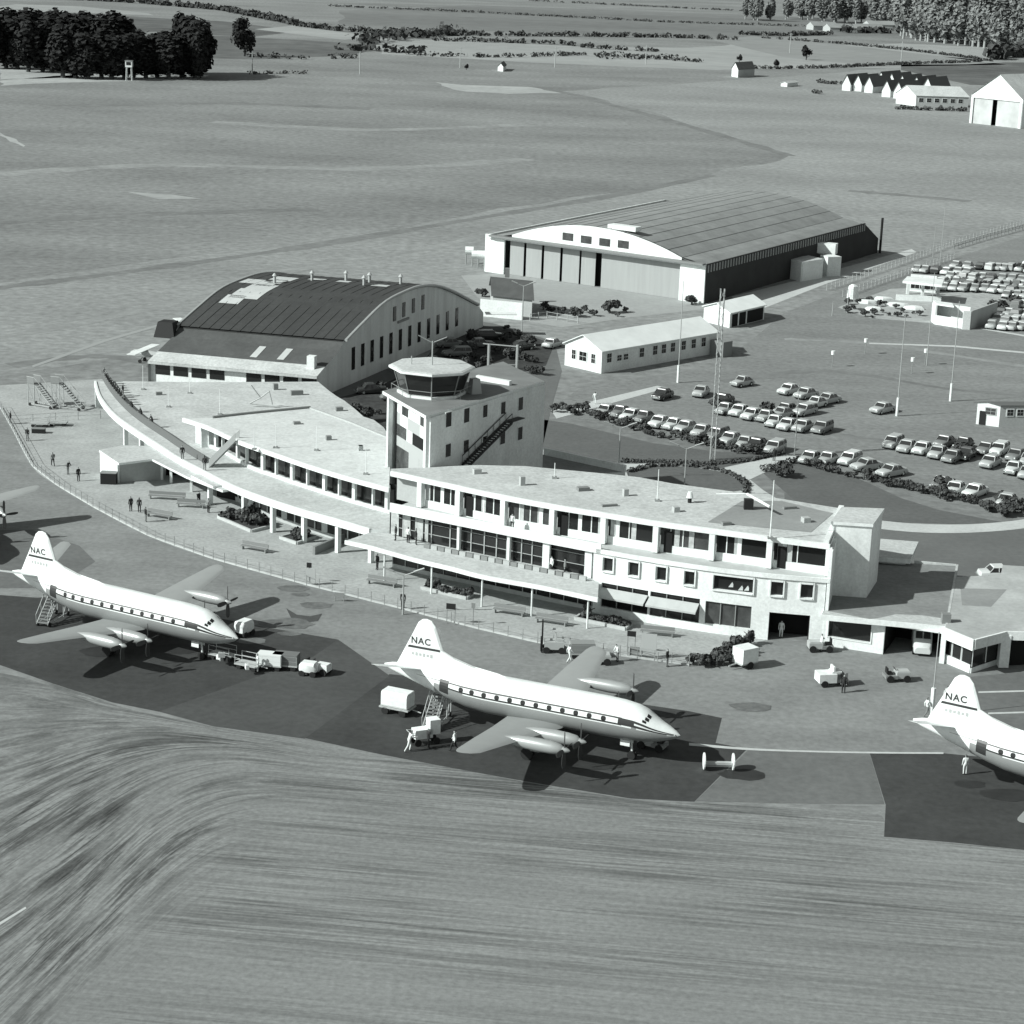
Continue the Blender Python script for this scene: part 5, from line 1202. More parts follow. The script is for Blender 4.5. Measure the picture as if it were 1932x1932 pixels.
mk, a, b, c = gabled('marker_hut', 'tiny white hut with long shadow beyond the middle of the airfield', 'hut', G(939, 134), G(949, 135), G(955, 131), 2.2, 3.6, WHITE2, M('dark_hut_roof', .05), WHITE)
wt = building('lookout_tower', 'small pale lookout tower in front of the dark trees at the left', 'tower', G(244, 152))
p = G(244, 152); m = MB()
for dx, dy in ((-1, -1), (1, -1), (1, 1), (-1, 1)): m.tube((p.x+dx*1.1, p.y+dy*1.1, 0), (p.x+dx*.9, p.y+dy*.9, 5.2), .14)
m.build('leg', WHITE, wt); m = MB(); m.box((p.x, p.y, 6.4), (2.6, 2.6, 2.4)); m.build('cabin', WHITE, wt); m = MB(); m.box((p.x, p.y-1.33, 6.6), (1.8, .06, 1.2)); m.build('window', GLASS, wt); m = MB(); m.box((p.x, p.y, 7.7), (3.0, 3.0, .2)); m.build('roof', MIDG, wt)
# a small light aeroplane stands by the arched hangar: see vehicles
# ================================================================ CARS
CARW = M('car_paint', .62, .3, spec=.5)
CMAPS = {'white': None, 'pale grey': M('car_paint_pale', .42, .3, spec=.5), 'mid grey': M('car_paint_mid', .2, .3, spec=.5), 'dark': M('car_paint_dark', .045, .25, spec=.5)}
CARGL = M('car_glass', .035, .12, spec=.6)
CARGF = M('hazy_car_glass', .13, .3, spec=.5)
CHROME = M('chrome_bumper', .6, .25, metal=.8)
LAMP = M('headlamp_lens', .7, .2)
def ringcar(x, hw, z0, z1, r=.22):
    """rounded box section of a car body"""
    return [(x, -hw, z0+.12), (x, -hw*.93, z0), (x, hw*.93, z0), (x, hw, z0+.12), (x, hw, z1-r*1.4), (x, hw*.94, z1-r*.5), (x, hw*.74, z1), (x, -hw*.74, z1), (x, -hw*.94, z1-r*.5), (x, -hw, z1-r*1.4)]
def make_car(style, simple=False):
    root = thing('parked_car', '', 'car')
    L = {'saloon': 2.2, 'rounded': 2.0, 'estate': 2.2}[style]
    prof = {'saloon': [(-2.2, .62, .34, .74), (-2.08, .78, .26, .92), (-1.2, .86, .24, .98), (0, .87, .22, 1.0), (1.1, .86, .24, .98), (1.95, .8, .26, .92), (2.12, .74, .3, .82), (2.18, .6, .36, .68)],
            'rounded': [(-2.0, .5, .36, .6), (-1.85, .72, .28, .82), (-1.2, .8, .26, .97), (0, .82, .24, 1.0), (.8, .78, .26, .98), (1.5, .66, .3, .94), (1.88, .58, .32, .84), (1.98, .4, .38, .66)],
            'estate': [(-2.2, .74, .3, .95), (-2.1, .82, .26, 1.0), (-1.0, .86, .24, 1.02), (0, .87, .22, 1.02), (1.1, .86, .24, 1.0), (1.95, .8, .26, .92), (2.12, .74, .3, .82), (2.18, .6, .36, .68)]}[style]
    m = MB(); m.loft([ringcar(*p) for p in prof]); body = m.build('body', CARW, root, smooth=True, rel=(0, 0, 0))
    gh = {'saloon': [(-1.25, .80, .96), (-.78, .66, 1.42), (.35, .66, 1.46), (.92, .80, .97)], 'rounded': [(-1.55, .72, .92), (-.75, .6, 1.44), (.15, .6, 1.5), (.6, .74, .97)], 'estate': [(-2.08, .80, 1.0), (-1.9, .7, 1.46), (.35, .68, 1.5), (.92, .80, .99)]}[style]
    (xa, wa, za), (xb, wb, zb), (xc, wc_, zc), (xd, wd, zd) = gh
    m = MB(); m.loft([[(xa, -wa, za-.06), (xa, wa, za-.06), (xd, wd, zd-.06), (xd, -wd, zd-.06)], [(xb, -wb, zb-.03), (xb, wb, zb-.03), (xc, wc_, zc-.03), (xc, -wc_, zc-.03)]]); m.build('windows', CARGL if not simple else CARGF, root, rel=(0, 0, 0))
    m = MB(); k = .06
    m.loft([[(xb-k, -wb-.03, zb-.07), (xb-k, wb+.03, zb-.07), (xc+k, wc_+.03, zc-.07), (xc+k, -wc_-.03, zc-.07)], [(xb, -wb*.92, zb+.04), (xb, wb*.92, zb+.04), (xc, wc_*.92, zc+.04), (xc, -wc_*.92, zc+.04)]])
    if not simple:
        for s in (-1, 1):
            m.tube((xa, s*(wa+.01), za-.05), (xb, s*(wb+.01), zb), .05, n=4); m.tube((xd, s*(wd+.01), zd-.05), (xc, s*(wc_+.01), zc), .05, n=4); xm = (xb+xc)/2-.05; m.tube((xm, s*(wa+.02), za), (xm, s*(wb+.02), zb), .045, n=4)
            if style == 'estate': m.tube((-1.1, s*(wa+.02), za), (-1.1, s*(wb+.02), zb), .05, n=4)
    m.build('roof', CARW, root, smooth=False, rel=(0, 0, 0))
    if simple:
        m = MB()
        for x in (-1.3, 1.3):
            m.tube((x, -.8, .31), (x, .8, .31), .31, n=10)
        m.build('wheels', RUBBER, root, rel=(0, 0, 0)); return root
    for x in (-1.28*L/2.2, 1.32*L/2.2):
        for s in (-1, 1):
            m = MB(); m.tube((x, s*.66, .32), (x, s*.85, .32), .32, n=14); wo = m.build('wheel', RUBBER, root, rel=(0, 0, 0))
            m = MB(); m.tube((x, s*.85, .32), (x, s*.87, .32), .17, n=10); m.build('hubcap', CHROME, wo, rel=(0, 0, 0))
    for s in (-1, 1):
        xe = s*(L+.06); m = MB(); m.box((xe, 0, .46), (.1, 1.5, .14)); m.build('bumper', CHROME, root, rel=(0, 0, 0))
        m = MB(); m.tube((L-.12, s*.58, .70), (L+.01, s*.58, .70), .1, n=8); m.build('headlight', LAMP, root, rel=(0, 0, 0))
    m = MB(); m.box((L-.02, 0, .58), (.06, .7, .2)); m.build('grille', STEEL, root, rel=(0, 0, 0))
    return root
PROT = {}
ORD = ['first', 'second', 'third', 'fourth', 'fifth', 'sixth', 'seventh', 'eighth', 'ninth', 'tenth', 'eleventh', 'twelfth', 'thirteenth', 'fourteenth', 'fifteenth']
def car(x, y, head, colour, style, label, group, simple=False, z=0):
    key = (style, simple); p = G(x, y)
    if key not in PROT:
        PROT[key] = o = make_car(style, simple); o['label'] = label; o['group'] = group
        o.location = (p.x, p.y, z); o.rotation_euler = (0, 0, R(head))
        PROT[key, 'c'] = colour
        cm = CMAPS[colour]
        if cm:
            for ch in o.children:
                for s in ch.material_slots:
                    if s.material and s.material.name == 'car_paint': s.link = 'OBJECT'; s.material = cm
        return o
    src = PROT[key]
    def rec(o, par):
        c = o.copy(); COL.objects.link(c)
        if par is not None: c.parent = par
        if c.type == 'MESH' and c.data.materials and c.data.materials[0].name == 'car_paint':
            c.material_slots[0].link = 'OBJECT'; c.material_slots[0].material = CMAPS[colour] or CARW
        for ch in list(o.children): rec(ch, c)
        return c
    r = rec(src, None); r.location = (p.x, p.y, z); r.rotation_euler = (0, 0, R(head)); r['label'] = label; r['group'] = group
    return r
def z61(x, y): return (990.7+x*.27971, 630.5+y*.27971)
def z63(x, y): return (1441+x*.25407, 675.5+y*.25407)
rng = random.Random(3)
W, P_, Mg, D = 'white', 'pale grey', 'mid grey', 'dark'
SN = {'saloon': 'saloon car', 'rounded': 'small car', 'estate': 'estate car'}
def row(pts, conv, head, rowname, group):
    for i, (x, y, col, sty, *hh) in enumerate(pts):
        h = hh[0] if hh else head
        lab = f"{col} {SN[sty]}, {ORD[i]} from left in the {rowname}"
        car(*conv(x, y), h+rng.uniform(-4, 4), col, sty, lab, group)
LW = 58+180
row([(545, 545, P_, 'saloon'), (640, 555, Mg, 'rounded'), (715, 575, W, 'saloon'), (800, 590, Mg, 'rounded'), (905, 622, W, 'saloon'), (1000, 640, W, 'rounded'), (1085, 655, P_, 'saloon'), (1190, 682, P_, 'saloon'), (1290, 705, Mg, 'estate'), (1385, 735, P_, 'saloon'), (1480, 765, P_, 'rounded'), (1560, 775, D, 'saloon'), (1680, 795, P_, 'estate')], z61, LW, 'row behind the garden shrubs', 'cars in the row along the lawn shrubs')
row([(1345, 535, P_, 'rounded'), (1445, 545, W, 'saloon'), (1530, 570, W, 'saloon'), (1620, 585, P_, 'rounded'), (1680, 620, W, 'rounded'), (1770, 640, W, 'saloon'), (1870, 650, P_, 'saloon'), (2000, 660, Mg, 'estate')], z61, LW, 'front of the middle block', 'cars in the front of the middle parking block')
row([(130, 445, P_, 'rounded'), (165, 410, Mg, 'saloon'), (300, 420, P_, 'estate'), (385, 365, W, 'rounded'), (475, 335, P_, 'saloon')], z63, LW-10, 'second line of the middle block', 'cars in the second line of the middle parking block')
row([(185, 265, W, 'saloon'), (310, 295, P_, 'saloon')], z63, LW-10, 'far pair of the middle block', 'pair of cars beyond the middle parking block')
for (x, y, c_, s_, h_, lb_) in ((925, 435, D, 'saloon', 240, 'dark saloon car standing alone near the pale path end'), (1185, 415, P_, 'saloon', 250, 'pale saloon car facing the lawn, left of the tall lattice mast'), (1330, 470, D, 'saloon', 235, 'dark saloon car just right of the lattice mast'),
                          (1462, 350, P_, 'rounded', 225, 'pale rounded car parked alone beyond the other loose cars')):
    car(*z61(x, y), h_, c_, s_, lb_, 'cars standing loose in the car park')
car(*z63(880, 405), 225, P_, 'saloon', 'pale saloon car standing alone at the foot of a thin mast', 'cars standing loose in the car park')
row([(955, 660, P_, 'estate'), (1060, 690, P_, 'saloon'), (1175, 705, W, 'saloon'), (1290, 735, P_, 'saloon'), (1400, 765, Mg, 'saloon'), (1500, 745, D, 'saloon'), (1680, 805, P_, 'saloon'), (1850, 855, W, 'rounded'), (1960, 885, P_, 'saloon')], z63, LW, 'right middle row', 'cars in the right middle row')
row([(1340, 655, Mg, 'saloon'), (1480, 672, D, 'rounded'), (1650, 705, Mg, 'saloon'), (1745, 712, W, 'estate'), (1870, 755, Mg, 'saloon'), (1960, 790, P_, 'rounded')], z63, LW, 'half-hidden right rear row', 'cars in the right rear row')
row([(345, 775, P_, 'saloon'), (470, 785, P_, 'rounded'), (635, 785, W, 'estate'), (760, 830, P_, 'saloon', 215), (945, 875, P_, 'saloon', 218), (1310, 965, Mg, 'rounded'), (1420, 1005, W, 'saloon'), (1565, 1025, W, 'saloon', 230), (1800, 1095, P_, 'saloon')], z63, LW, 'front row right of the path', 'cars in the front row right of the garden path')
for (x, y, c_, lb_) in ((1200, 1230, P_, ''),): pass
# crowded far car park: rows running to the right edge
def zf(x, y): return (1675.2+x*.13286, 441.3+y*.13286)
far = []
for (y0, xs_) in ((475, (960, 1140, 1300, 1470, 1570, 1660, 1760, 1880)), (570, (420, 540, 690, 850, 1000, 1130)), (640, (880, 1010, 1110, 1230, 1340, 1480, 1620, 1760, 1900)), (720, (790, 960, 1090, 1190, 1330, 1440, 1560, 1690, 1820, 1930)), (800, (800, 930, 1080, 1230, 1380, 1500, 1640, 1780, 1900)), (1130, (1600, 1720, 1850, 1960)), (1230, (1560, 1700, 1830, 1950)), (1310, (1480, 1640, 1780, 1900)), (860, (1700, 1850, 1960)), (1000, (1830, 1940))):
    for x in xs_:
        p = zf(x, y0+rng.uniform(-8, 8)+(x-900)*.05); far.append((p[0]+rng.uniform(-1, 1), p[1]))
for x in range(1940, 1990, 16):
    for y in (500, 515, 530, 545, 560, 600, 615): far.append((x+rng.uniform(-2, 2), y))
for i, (x, y) in enumerate(far):
    c_ = rng.choice([W, W, W, P_, P_, P_, P_, Mg, D]); s_ = rng.choice(['saloon', 'saloon', 'rounded', 'estate'])
    adj = {W: 'white', P_: 'pale grey', Mg: 'mid grey', D: 'dark'}[c_]
    car(x, y, rng.choice([62, 242])+rng.uniform(-6, 6), c_, s_, f"{adj} {SN[s_]} in the crowded far car park beside the petrol station", f"{adj} {SN[s_]}s in the far car park", simple=True)
# cars in the hangar shadow and elsewhere
for (x, y, h_, c_, s_, lb_) in ((1042, 655, 60, P_, 'saloon', 'pale saloon car with bright rear by the left end of the long hut'), (848, 655, 200, Mg, 'saloon', 'grey saloon car in shadow at the foot of the hangar gable'), (862, 672, 200, Mg, 'estate', 'grey estate car in the hangar shadow, nearer of a pair'),
                            (700, 742, 20, D, 'saloon', 'dark saloon car in deep shadow behind the sun deck'), (1884, 1092, 5, W, 'saloon', 'white car half hidden behind the kiosk roof'), (815, 690, 200, D, 'saloon', 'dark saloon car by the hangar wall behind the tower cab'), (905, 655, 15, Mg, 'saloon', 'grey saloon car in the dark yard beneath the cottage'), (985, 660, 30, D, 'rounded', 'small dark car at the right side of the dark yard'), (745, 755, 15, Mg, 'rounded', 'small grey car behind the sun deck near the tower'), (1752, 1222, 262, P_, 'estate', ''), (770, 700, 200, D, 'rounded', 'dark rounded car in shadow beside the tower cab'), (925, 640, 10, D, 'estate', 'dark estate car in the middle of the hangar shadow')):
    if lb_: car(x, y, h_, c_, s_, lb_, 'cars near the buildings')
# ================================================================ APRON VEHICLES
def wheels4(root, xs, y, r, w=.2, mat=RUBBER):
    for x in xs:
        for s in (-1, 1):
            m = MB(); m.tube((x, s*(y-w/2), r), (x, s*(y+w/2), r), r, n=12); wo = m.build('wheel', mat, root, rel=(0, 0, 0))
def vplace(o, x, y, h):
    p = G(x, y); o.location = (p.x, p.y, 0); o.rotation_euler = (0, 0, R(h)); return o
# van in the garage doorway
van = thing('parked_van', 'pale van backed into the dark garage doorway', 'van')
m = MB(); m.loft([ringcar(-2.2, .8, .3, 1.9), ringcar(-2.0, .88, .28, 2.05), ringcar(.6, .88, .26, 2.1), ringcar(1.15, .86, .26, 1.5), ringcar(1.9, .8, .3, 1.15), ringcar(2.15, .7, .34, .9)]); m.build('body', CARW, van, smooth=True, rel=(0, 0, 0))
for s in (-.36, .36): m = MB(); m.quad((.72, s-.3, 2.0), (.72, s+.3, 2.0), (1.2, s+.32, 1.48), (1.2, s-.32, 1.48)); m.build('windscreen', GLASS, van, rel=(-.03, 0, -.04))
wheels4(van, (-1.4, 1.4), .78, .34); vplace(van, 1738, 1226, 262)
def tug(label, driver=False, white=False):
    o = thing('baggage_tractor', label, 'tractor'); c = LTG if not white else WHITE
    m = MB(); m.box((.45, 0, .62), (1.3, 1.05, .55)); m.box((.45, 0, .92), (1.15, .85, .12)); m.build('bonnet', c, o, rel=(0, 0, 0))
    m = MB(); m.box((-.65, 0, .48), (1.1, 1.2, .3)); m.build('chassis', MIDG, o, rel=(0, 0, 0))
    m = MB(); m.box((-.75, 0, .75), (.5, .6, .14)); m.box((-1.0, 0, 1.0), (.12, .6, .5)); m.build('seat', BLACK, o, rel=(0, 0, 0))
    m = MB(); m.tube((-.1, 0, .9), (-.35, 0, 1.25), .03); m.tube((-.36, -.2, 1.24), (-.36, .2, 1.24), .03); m.build('steering_wheel', BLACK, o, rel=(0, 0, 0))
    wheels4(o, (.75, -.8), .55, .33); return o
def trolley(label, boxes=0, cover=None):
    o = thing('baggage_trolley', label, 'trolley')
    m = MB(); m.box((0, 0, .48), (2.3, 1.25, .12)); m.tube((1.15, 0, .45), (1.9, 0, .4), .04); m.build('platform', LTG, o, rel=(0, 0, 0))
    m = MB()
    for s in (-1, 1):
        for x in (-1.1, 1.1): m.tube((x, s*.58, .5), (x, s*.58, 1.35), .03, n=5)
        for z in (.9, 1.33): m.tube((-1.1, s*.58, z), (1.1, s*.58, z), .025, n=5)
    m.build('side_rail', LTG, o, rel=(0, 0, 0))
    if cover: m = MB(); m.box((0, 0, 1.0), (2.2, 1.2, .95)); m.build('canvas_cover', cover, o, rel=(0, 0, 0))
    wheels4(o, (-.75, .75), .5, .24, .14); return o
def bag(x, y, z, label, mt, size=(.6, .3, .42)):
    o = thing('suitcase', label, 'suitcase'); m = MB(); m.box((0, 0, size[2]/2), size, taper=.97); m.build('case', mt, o, rel=(0, 0, 0)); m = MB(); m.tube((-.1, 0, size[2]), (-.1, 0, size[2]+.08), .015, n=4); m.tube((.1, 0, size[2]), (.1, 0, size[2]+.08), .015, n=4); m.tube((-.1, 0, size[2]+.08), (.1, 0, size[2]+.08), .015, n=4); m.build('handle', BLACK, o, rel=(0, 0, 0))
    p = G(x, y, z); o.location = (p.x, p.y, z); o.rotation_euler = (0, 0, rng.uniform(0, 3)); return o
vplace(tug('white baggage tractor leading the trolley train off the left airliner nose', white=True), 600, 1270, -22)
t1 = trolley('open rail-sided trolley at the front of the baggage train by the left airliner', cover=None); vplace(t1, 470, 1262, -25)
vplace(trolley('trolley with dark canvas cover in the middle of the baggage train', cover=M('dark_canvas', .16, .9)), 540, 1262, -10)
vplace(trolley('white-covered baggage trolley close under the left airliner nose', cover=CLOTHW), 510, 1262, -10)
vplace(trolley('loaded rail trolley at the tail of the baggage train', cover=None), 420, 1244, -28)
for i, (x, y, z, lb_, mt) in enumerate(((415, 1244, .55, 'pale suitcase on the tail trolley, left end', WHITE), (421, 1246, .55, 'grey suitcase in the middle of the tail trolley', LTG), (428, 1248, .55, 'dark suitcase at the right end of the tail trolley', BLACK), (466, 1262, .55, 'pale suitcase on the open trolley behind the covered one', WHITE), (418, 1240, .97, 'pale suitcase lying on top of the load of the tail trolley', LTG))): bag(x, y, z, lb_, mt)
ballo = thing('ground_power_unit', 'white rounded ground power unit just ahead of the left airliner nose', 'power unit'); m = MB(); m.loft([ringcar(-.9, .5, .5, 1.2), ringcar(-.7, .6, .45, 1.5), ringcar(.6, .6, .45, 1.5), ringcar(.9, .45, .5, 1.15)]); m.build('body', WHITE, ballo, smooth=True, rel=(0, 0, 0)); wheels4(ballo, (-.55, .55), .5, .3); vplace(ballo, 461, 1199, 60)
gp2 = thing('ground_power_unit', 'white rounded tank trailer at the right end of the baggage train', 'power unit'); m = MB(); m.loft([ringcar(-.8, .4, .5, 1.0), ringcar(-.6, .55, .42, 1.25), ringcar(.6, .55, .42, 1.25), ringcar(.8, .4, .5, 1.0)]); m.build('body', WHITE, gp2, smooth=True, rel=(0, 0, 0)); wheels4(gp2, (-.5, .5), .45, .28); vplace(gp2, 583, 1274, -15)
# boarding steps
def steps(label, h=2.9, cat='boarding steps'):
    o = thing('boarding_steps', label, cat)
    m = MB(); n = 11
    for k in range(n): m.box((-1.9+3.0*(k+.5)/n, 0, .3+(h-.3)*(k+.5)/n), (.32, 1.0, .06))
    m.box((1.75, 0, h), (1.3, 1.3, .1)); m.build('tread', MIDG, o, rel=(0, 0, 0))
    m = MB()
    for s in (-1, 1):
        m.tube((-1.9, s*.55, .3), (1.2, s*.55, h), .06, n=5); m.tube((-1.9, s*.58, 1.2), (1.1, s*.62, h+.95), .04, n=5); m.tube((1.1, s*.65, h+.95), (2.4, s*.65, h+.95), .04, n=5)
        for x, z in ((-1.9, .3), (-.9, 1.1), (.1, 2.0)): m.tube((x, s*.56, z), (x, s*.6, z+.92), .03, n=5)
    m.build('handrail', LTG, o, rel=(0, 0, 0))
    m = MB()
    for x in (1.2, 2.3):
        for s in (-1, 1): m.tube((x, s*.6, .15), (x, s*.6, h), .06, n=5)
    m.tube((1.2, -.6, .3), (2.3, -.6, h-.2), .04, n=4); m.tube((1.2, .6, .3), (2.3, .6, h-.2), .04, n=4); m.tube((-1.9, -.55, .3), (2.3, -.6, .3), .05, n=5); m.tube((-1.9, .55, .3), (2.3, .6, .3), .05, n=5); m.build('support_frame', LTG, o, rel=(0, 0, 0))
    m = MB(); m.box((1.75, .66, h+.5), (1.25, .04, .85)); m.box((1.75, -.66, h+.5), (1.25, .04, .85)); m.build('side_panel', MIDG, o, rel=(0, 0, 0))
    wheels4(o, (-1.6, 2.0), .6, .22, .14); return o
vplace(steps('white tubular boarding steps below the rear door of the left airliner'), 98, 1172, 75)
vplace(steps('white boarding steps standing clear behind the middle airliner wing', 2.6), 822, 1366, 75)
vplace(steps('empty boarding steps parked in front of the left end of the sun deck', 3.4), 132, 772, 165)
vplace(steps('second set of empty boarding steps, farther left by the sun deck', 3.0), 84, 768, 150)
# tank cart, catering cart, tow bars
tk = thing('tank_trailer', 'white boxy tank trailer behind the tail of the middle airliner', 'trailer'); m = MB(); m.loft([ringcar(-1.25, .65, .75, 1.9), ringcar(-1.2, .75, .7, 2.0), ringcar(1.2, .75, .7, 2.0), ringcar(1.25, .65, .75, 1.9)]); m.build('tank', WHITE, tk, rel=(0, 0, 0)); m = MB(); m.box((0, 0, .6), (2.7, 1.6, .12)); m.tube((1.3, 0, .55), (2.2, 0, .4), .05); m.build('chassis', LTG, tk, rel=(0, 0, 0)); wheels4(tk, (-.8, .8), .7, .32); vplace(tk, 750, 1345, -24)
ct = thing('catering_cart', 'white box cart being pushed by two men near the middle airliner wing tip', 'cart'); m = MB(); m.box((0, 0, 1.0), (1.5, .9, .75)); m.box((.95, 0, 1.5), (.9, .9, 1.2)); m.build('box', WHITE, ct, rel=(0, 0, 0)); m = MB(); m.tube((-.75, -.4, 1.2), (-1.2, -.4, 1.25), .03); m.tube((-.75, .4, 1.2), (-1.2, .4, 1.25), .03); m.tube((-1.2, -.4, 1.25), (-1.2, .4, 1.25), .03); m.build('handle', LTG, ct, rel=(0, 0, 0)); wheels4(ct, (-.5, 1.1), .42, .3, .12); vplace(ct, 796, 1404, 25)
tb = thing('tow_bar_trolley', 'tow bar trolley with two upright white wheel plates, alone on the dark apron', 'trolley'); m = MB(); m.box((0, 0, .55), (2.0, .35, .2)); m.box((0, 0, .3), (2.2, .1, .1)); m.build('bar', LTG, tb, rel=(0, 0, 0))
for s in (-1.15, 1.15): m = MB(); m.tube((s-.05, 0, .7), (s+.05, 0, .7), .68, n=16); m.build('plate', WHITE, tb, rel=(0, 0, 0))
vplace(tb, 1355, 1452, 2)
nt_ = tug('grey aircraft tug low under the middle airliner nose'); vplace(nt_, 1230, 1412, 155)
bt = thing('box_trailer', 'white box trailer beside the clump of bushes at the terrace corner', 'trailer'); m = MB(); m.box((0, 0, 1.25), (1.8, 1.5, 1.35)); m.build('box', WHITE, bt, rel=(0, 0, 0)); m = MB(); m.tube((.9, 0, .5), (1.9, 0, .4), .06); m.box((0, 0, .5), (1.9, 1.4, .12)); m.build('drawbar', LTG, bt, rel=(0, 0, 0)); wheels4(bt, (0,), .7, .35); vplace(bt, 1405, 1258, 215)
vplace(tug('small tractor parked against the wall below the annex window'), 1546, 1228, 185)
wc_ = thing('motor_cart', 'white motor cart with seat, standing in the open before the garage', 'cart'); m = MB(); m.box((-.5, 0, .8), (1.6, 1.4, .8)); m.build('body', WHITE, wc_, rel=(0, 0, 0)); m = MB(); m.box((.8, 0, .55), (1.2, 1.3, .3)); m.box((1.2, 0, .9), (.25, 1.2, .7)); m.build('bonnet', MIDG, wc_, rel=(0, 0, 0)); m = MB(); m.box((.35, 0, 1.3), (.9, .9, .15)); m.box((.1, 0, 1.55), (.15, .9, .5)); m.build('seat', WHITE, wc_, rel=(0, 0, 0)); wheels4(wc_, (-.8, 1.0), .65, .32); vplace(wc_, 1567, 1292, 12)
vplace(tug('low dark tug with a thin pole on the open apron before the kiosk'), 1692, 1284, 8)
fk = thing('forklift', 'dark-masted forklift on the apron edge before the terminal', 'forklift'); m = MB(); m.box((0, 0, .75), (1.8, 1.1, .7)); m.box((.55, 0, 1.2), (.6, .9, .3)); m.build('body', LTG, fk, rel=(0, 0, 0)); m = MB()
for s in (-.4, .4): m.box((-1.1, s, 1.5), (.14, .12, 2.9))
for z in (.6, 1.7, 2.9): m.box((-1.1, 0, z), (.12, .9, .1))
m.box((-1.2, 0, .75), (.1, 1.1, 1.1)); m.build('mast', BLACK, fk, rel=(0, 0, 0)); m = MB(); m.tube((.1, -.4, 1.1), (.1, -.4, 2.1), .04); m.tube((.1, .4, 1.1), (.1, .4, 2.1), .04); m.box((.2, 0, 2.1), (1.0, 1.0, .06)); m.build('guard', LTG, fk, rel=(0, 0, 0)); wheels4(fk, (-.7, .7), .5, .32); vplace(fk, 1045, 1230, 0)
vplace(trolley('long flat trolley behind the forklift on the apron edge', cover=M('grey_canvas', .25, .9)), 1098, 1240, 5)
vplace(tug('tractor drawing the flat trolley along the terrace fence'), 1128, 1252, 5)
for i, (x, y, lb_) in enumerate(((75, 805, 'open baggage trolley parked on the terrace beneath the left boarding steps'), (110, 803, 'open baggage trolley beside the boarding steps, nearer the sun deck'))): vplace(trolley(lb_), x, y, 0)
bx = thing('luggage_crate', 'dark low crate at the foot of the white arrivals wall', 'crate'); m = MB(); m.box((0, 0, .65), (1.8, 1.2, 1.3)); m.build('box', BLACK, bx, rel=(0, 0, 0)); m = MB(); m.box((0, 0, 1.33), (1.9, 1.3, .06)); m.build('lid', MIDG, bx, rel=(0, 0, 0)); vplace(bx, 206, 912, 0)
bx = thing('luggage_crate', 'small dark crate on the terrace under the boarding steps', 'crate'); m = MB(); m.box((0, 0, .3), (1.6, .8, .6)); m.build('box', BLACK, bx, rel=(0, 0, 0)); m = MB(); m.box((0, 0, .62), (1.7, .9, .05)); m.build('lid', MIDG, bx, rel=(0, 0, 0)); vplace(bx, 73, 817, 0)
la_ = thing('light_aircraft', 'small pale light aircraft standing behind the lean-to of the arched hangar', 'aeroplane'); m = MB(); m.loft([[(x, r*math.cos(t*R(45)), 1.3+r*math.sin(t*R(45))) for t in range(8)] for x, r in ((-3.5, .12), (-1.5, .4), (.5, .6), (2.0, .5), (2.6, .2))]); m.build('fuselage', LTG, la_, smooth=True, rel=(0, 0, 0)); m = MB(); m.box((.6, 0, 1.9), (1.3, 8.5, .09)); m.build('wing', WHITE, la_, rel=(0, 0, 0)); m = MB(); m.box((-3.2, 0, 1.4), (.8, 3, .08)); m.box((-3.3, 0, 1.9), (.8, .08, 1.1)); m.build('tailplane', WHITE, la_, rel=(0, 0, 0)); m = MB(); m.tube((.8, -.9, .3), (.6, 0, 1.0), .05); m.tube((.8, .9, .3), (.6, 0, 1.0), .05); m.tube((.8, -.9, .28), (.8, -.75, .28), .28); m.tube((.8, .9, .28), (.8, .75, .28), .28); m.build('landing_gear', BLACK, la_, rel=(0, 0, 0)); vplace(la_, 278, 684, 165)
la2 = copy_tree(la_, G(345, 632), R(30), 'pale light aircraft with high wing beside the hangar corner roof'); la2['category'] = 'aeroplane'; la2.location.z = 0
# notice boards and signs on the apron fence
def board(x, y, w, h, z, mt, label, legs=True, name='notice_board', head=-12):
    o = thing(name, label, 'sign'); m = MB(); m.box((0, 0, z+h/2), (w, .08, h)); m.build('panel', mt, o, rel=(0, 0, 0)); m = MB(); n = 2 if w > .5 else 1
    for s in ((-w/2+.06, w/2-.06) if n == 2 else (0,)): m.tube((s, .07, 0), (s, .07, z+h), .04, n=5)
    m.build('post', STEEL, o, rel=(0, 0, 0)); return vplace(o, x, y, head)
board(1223, 1243, 1.4, 2.0, .4, LTG, 'tall pale notice board on the apron fence, right of a dark square sign'); board(1197, 1240, .9, .9, .1, MIDG, 'grey square board standing low beside the tall pale notice board'); board(1190, 1232, .8, .5, 1.6, BLACK, 'small dark sign on a post left of the tall pale notice board')
board(850, 1178, .9, .55, 1.5, BLACK, 'dark oval sign on a post behind the middle airliner fin'); board(892, 1180, .35, .5, 1.7, MIDG, 'small narrow sign on the fence right of the dark oval sign'); board(583, 1100, .5, .5, 1.6, BLACK, 'small dark sign on the fence between the two airliners'); board(586, 1104, 1.0, 1.4, .3, LTG, 'pale board on the fence under a small dark sign')
board(640, 1135, 1.0, .4, .5, MIDG, 'low grey board on the fence right of the left airliner wing')
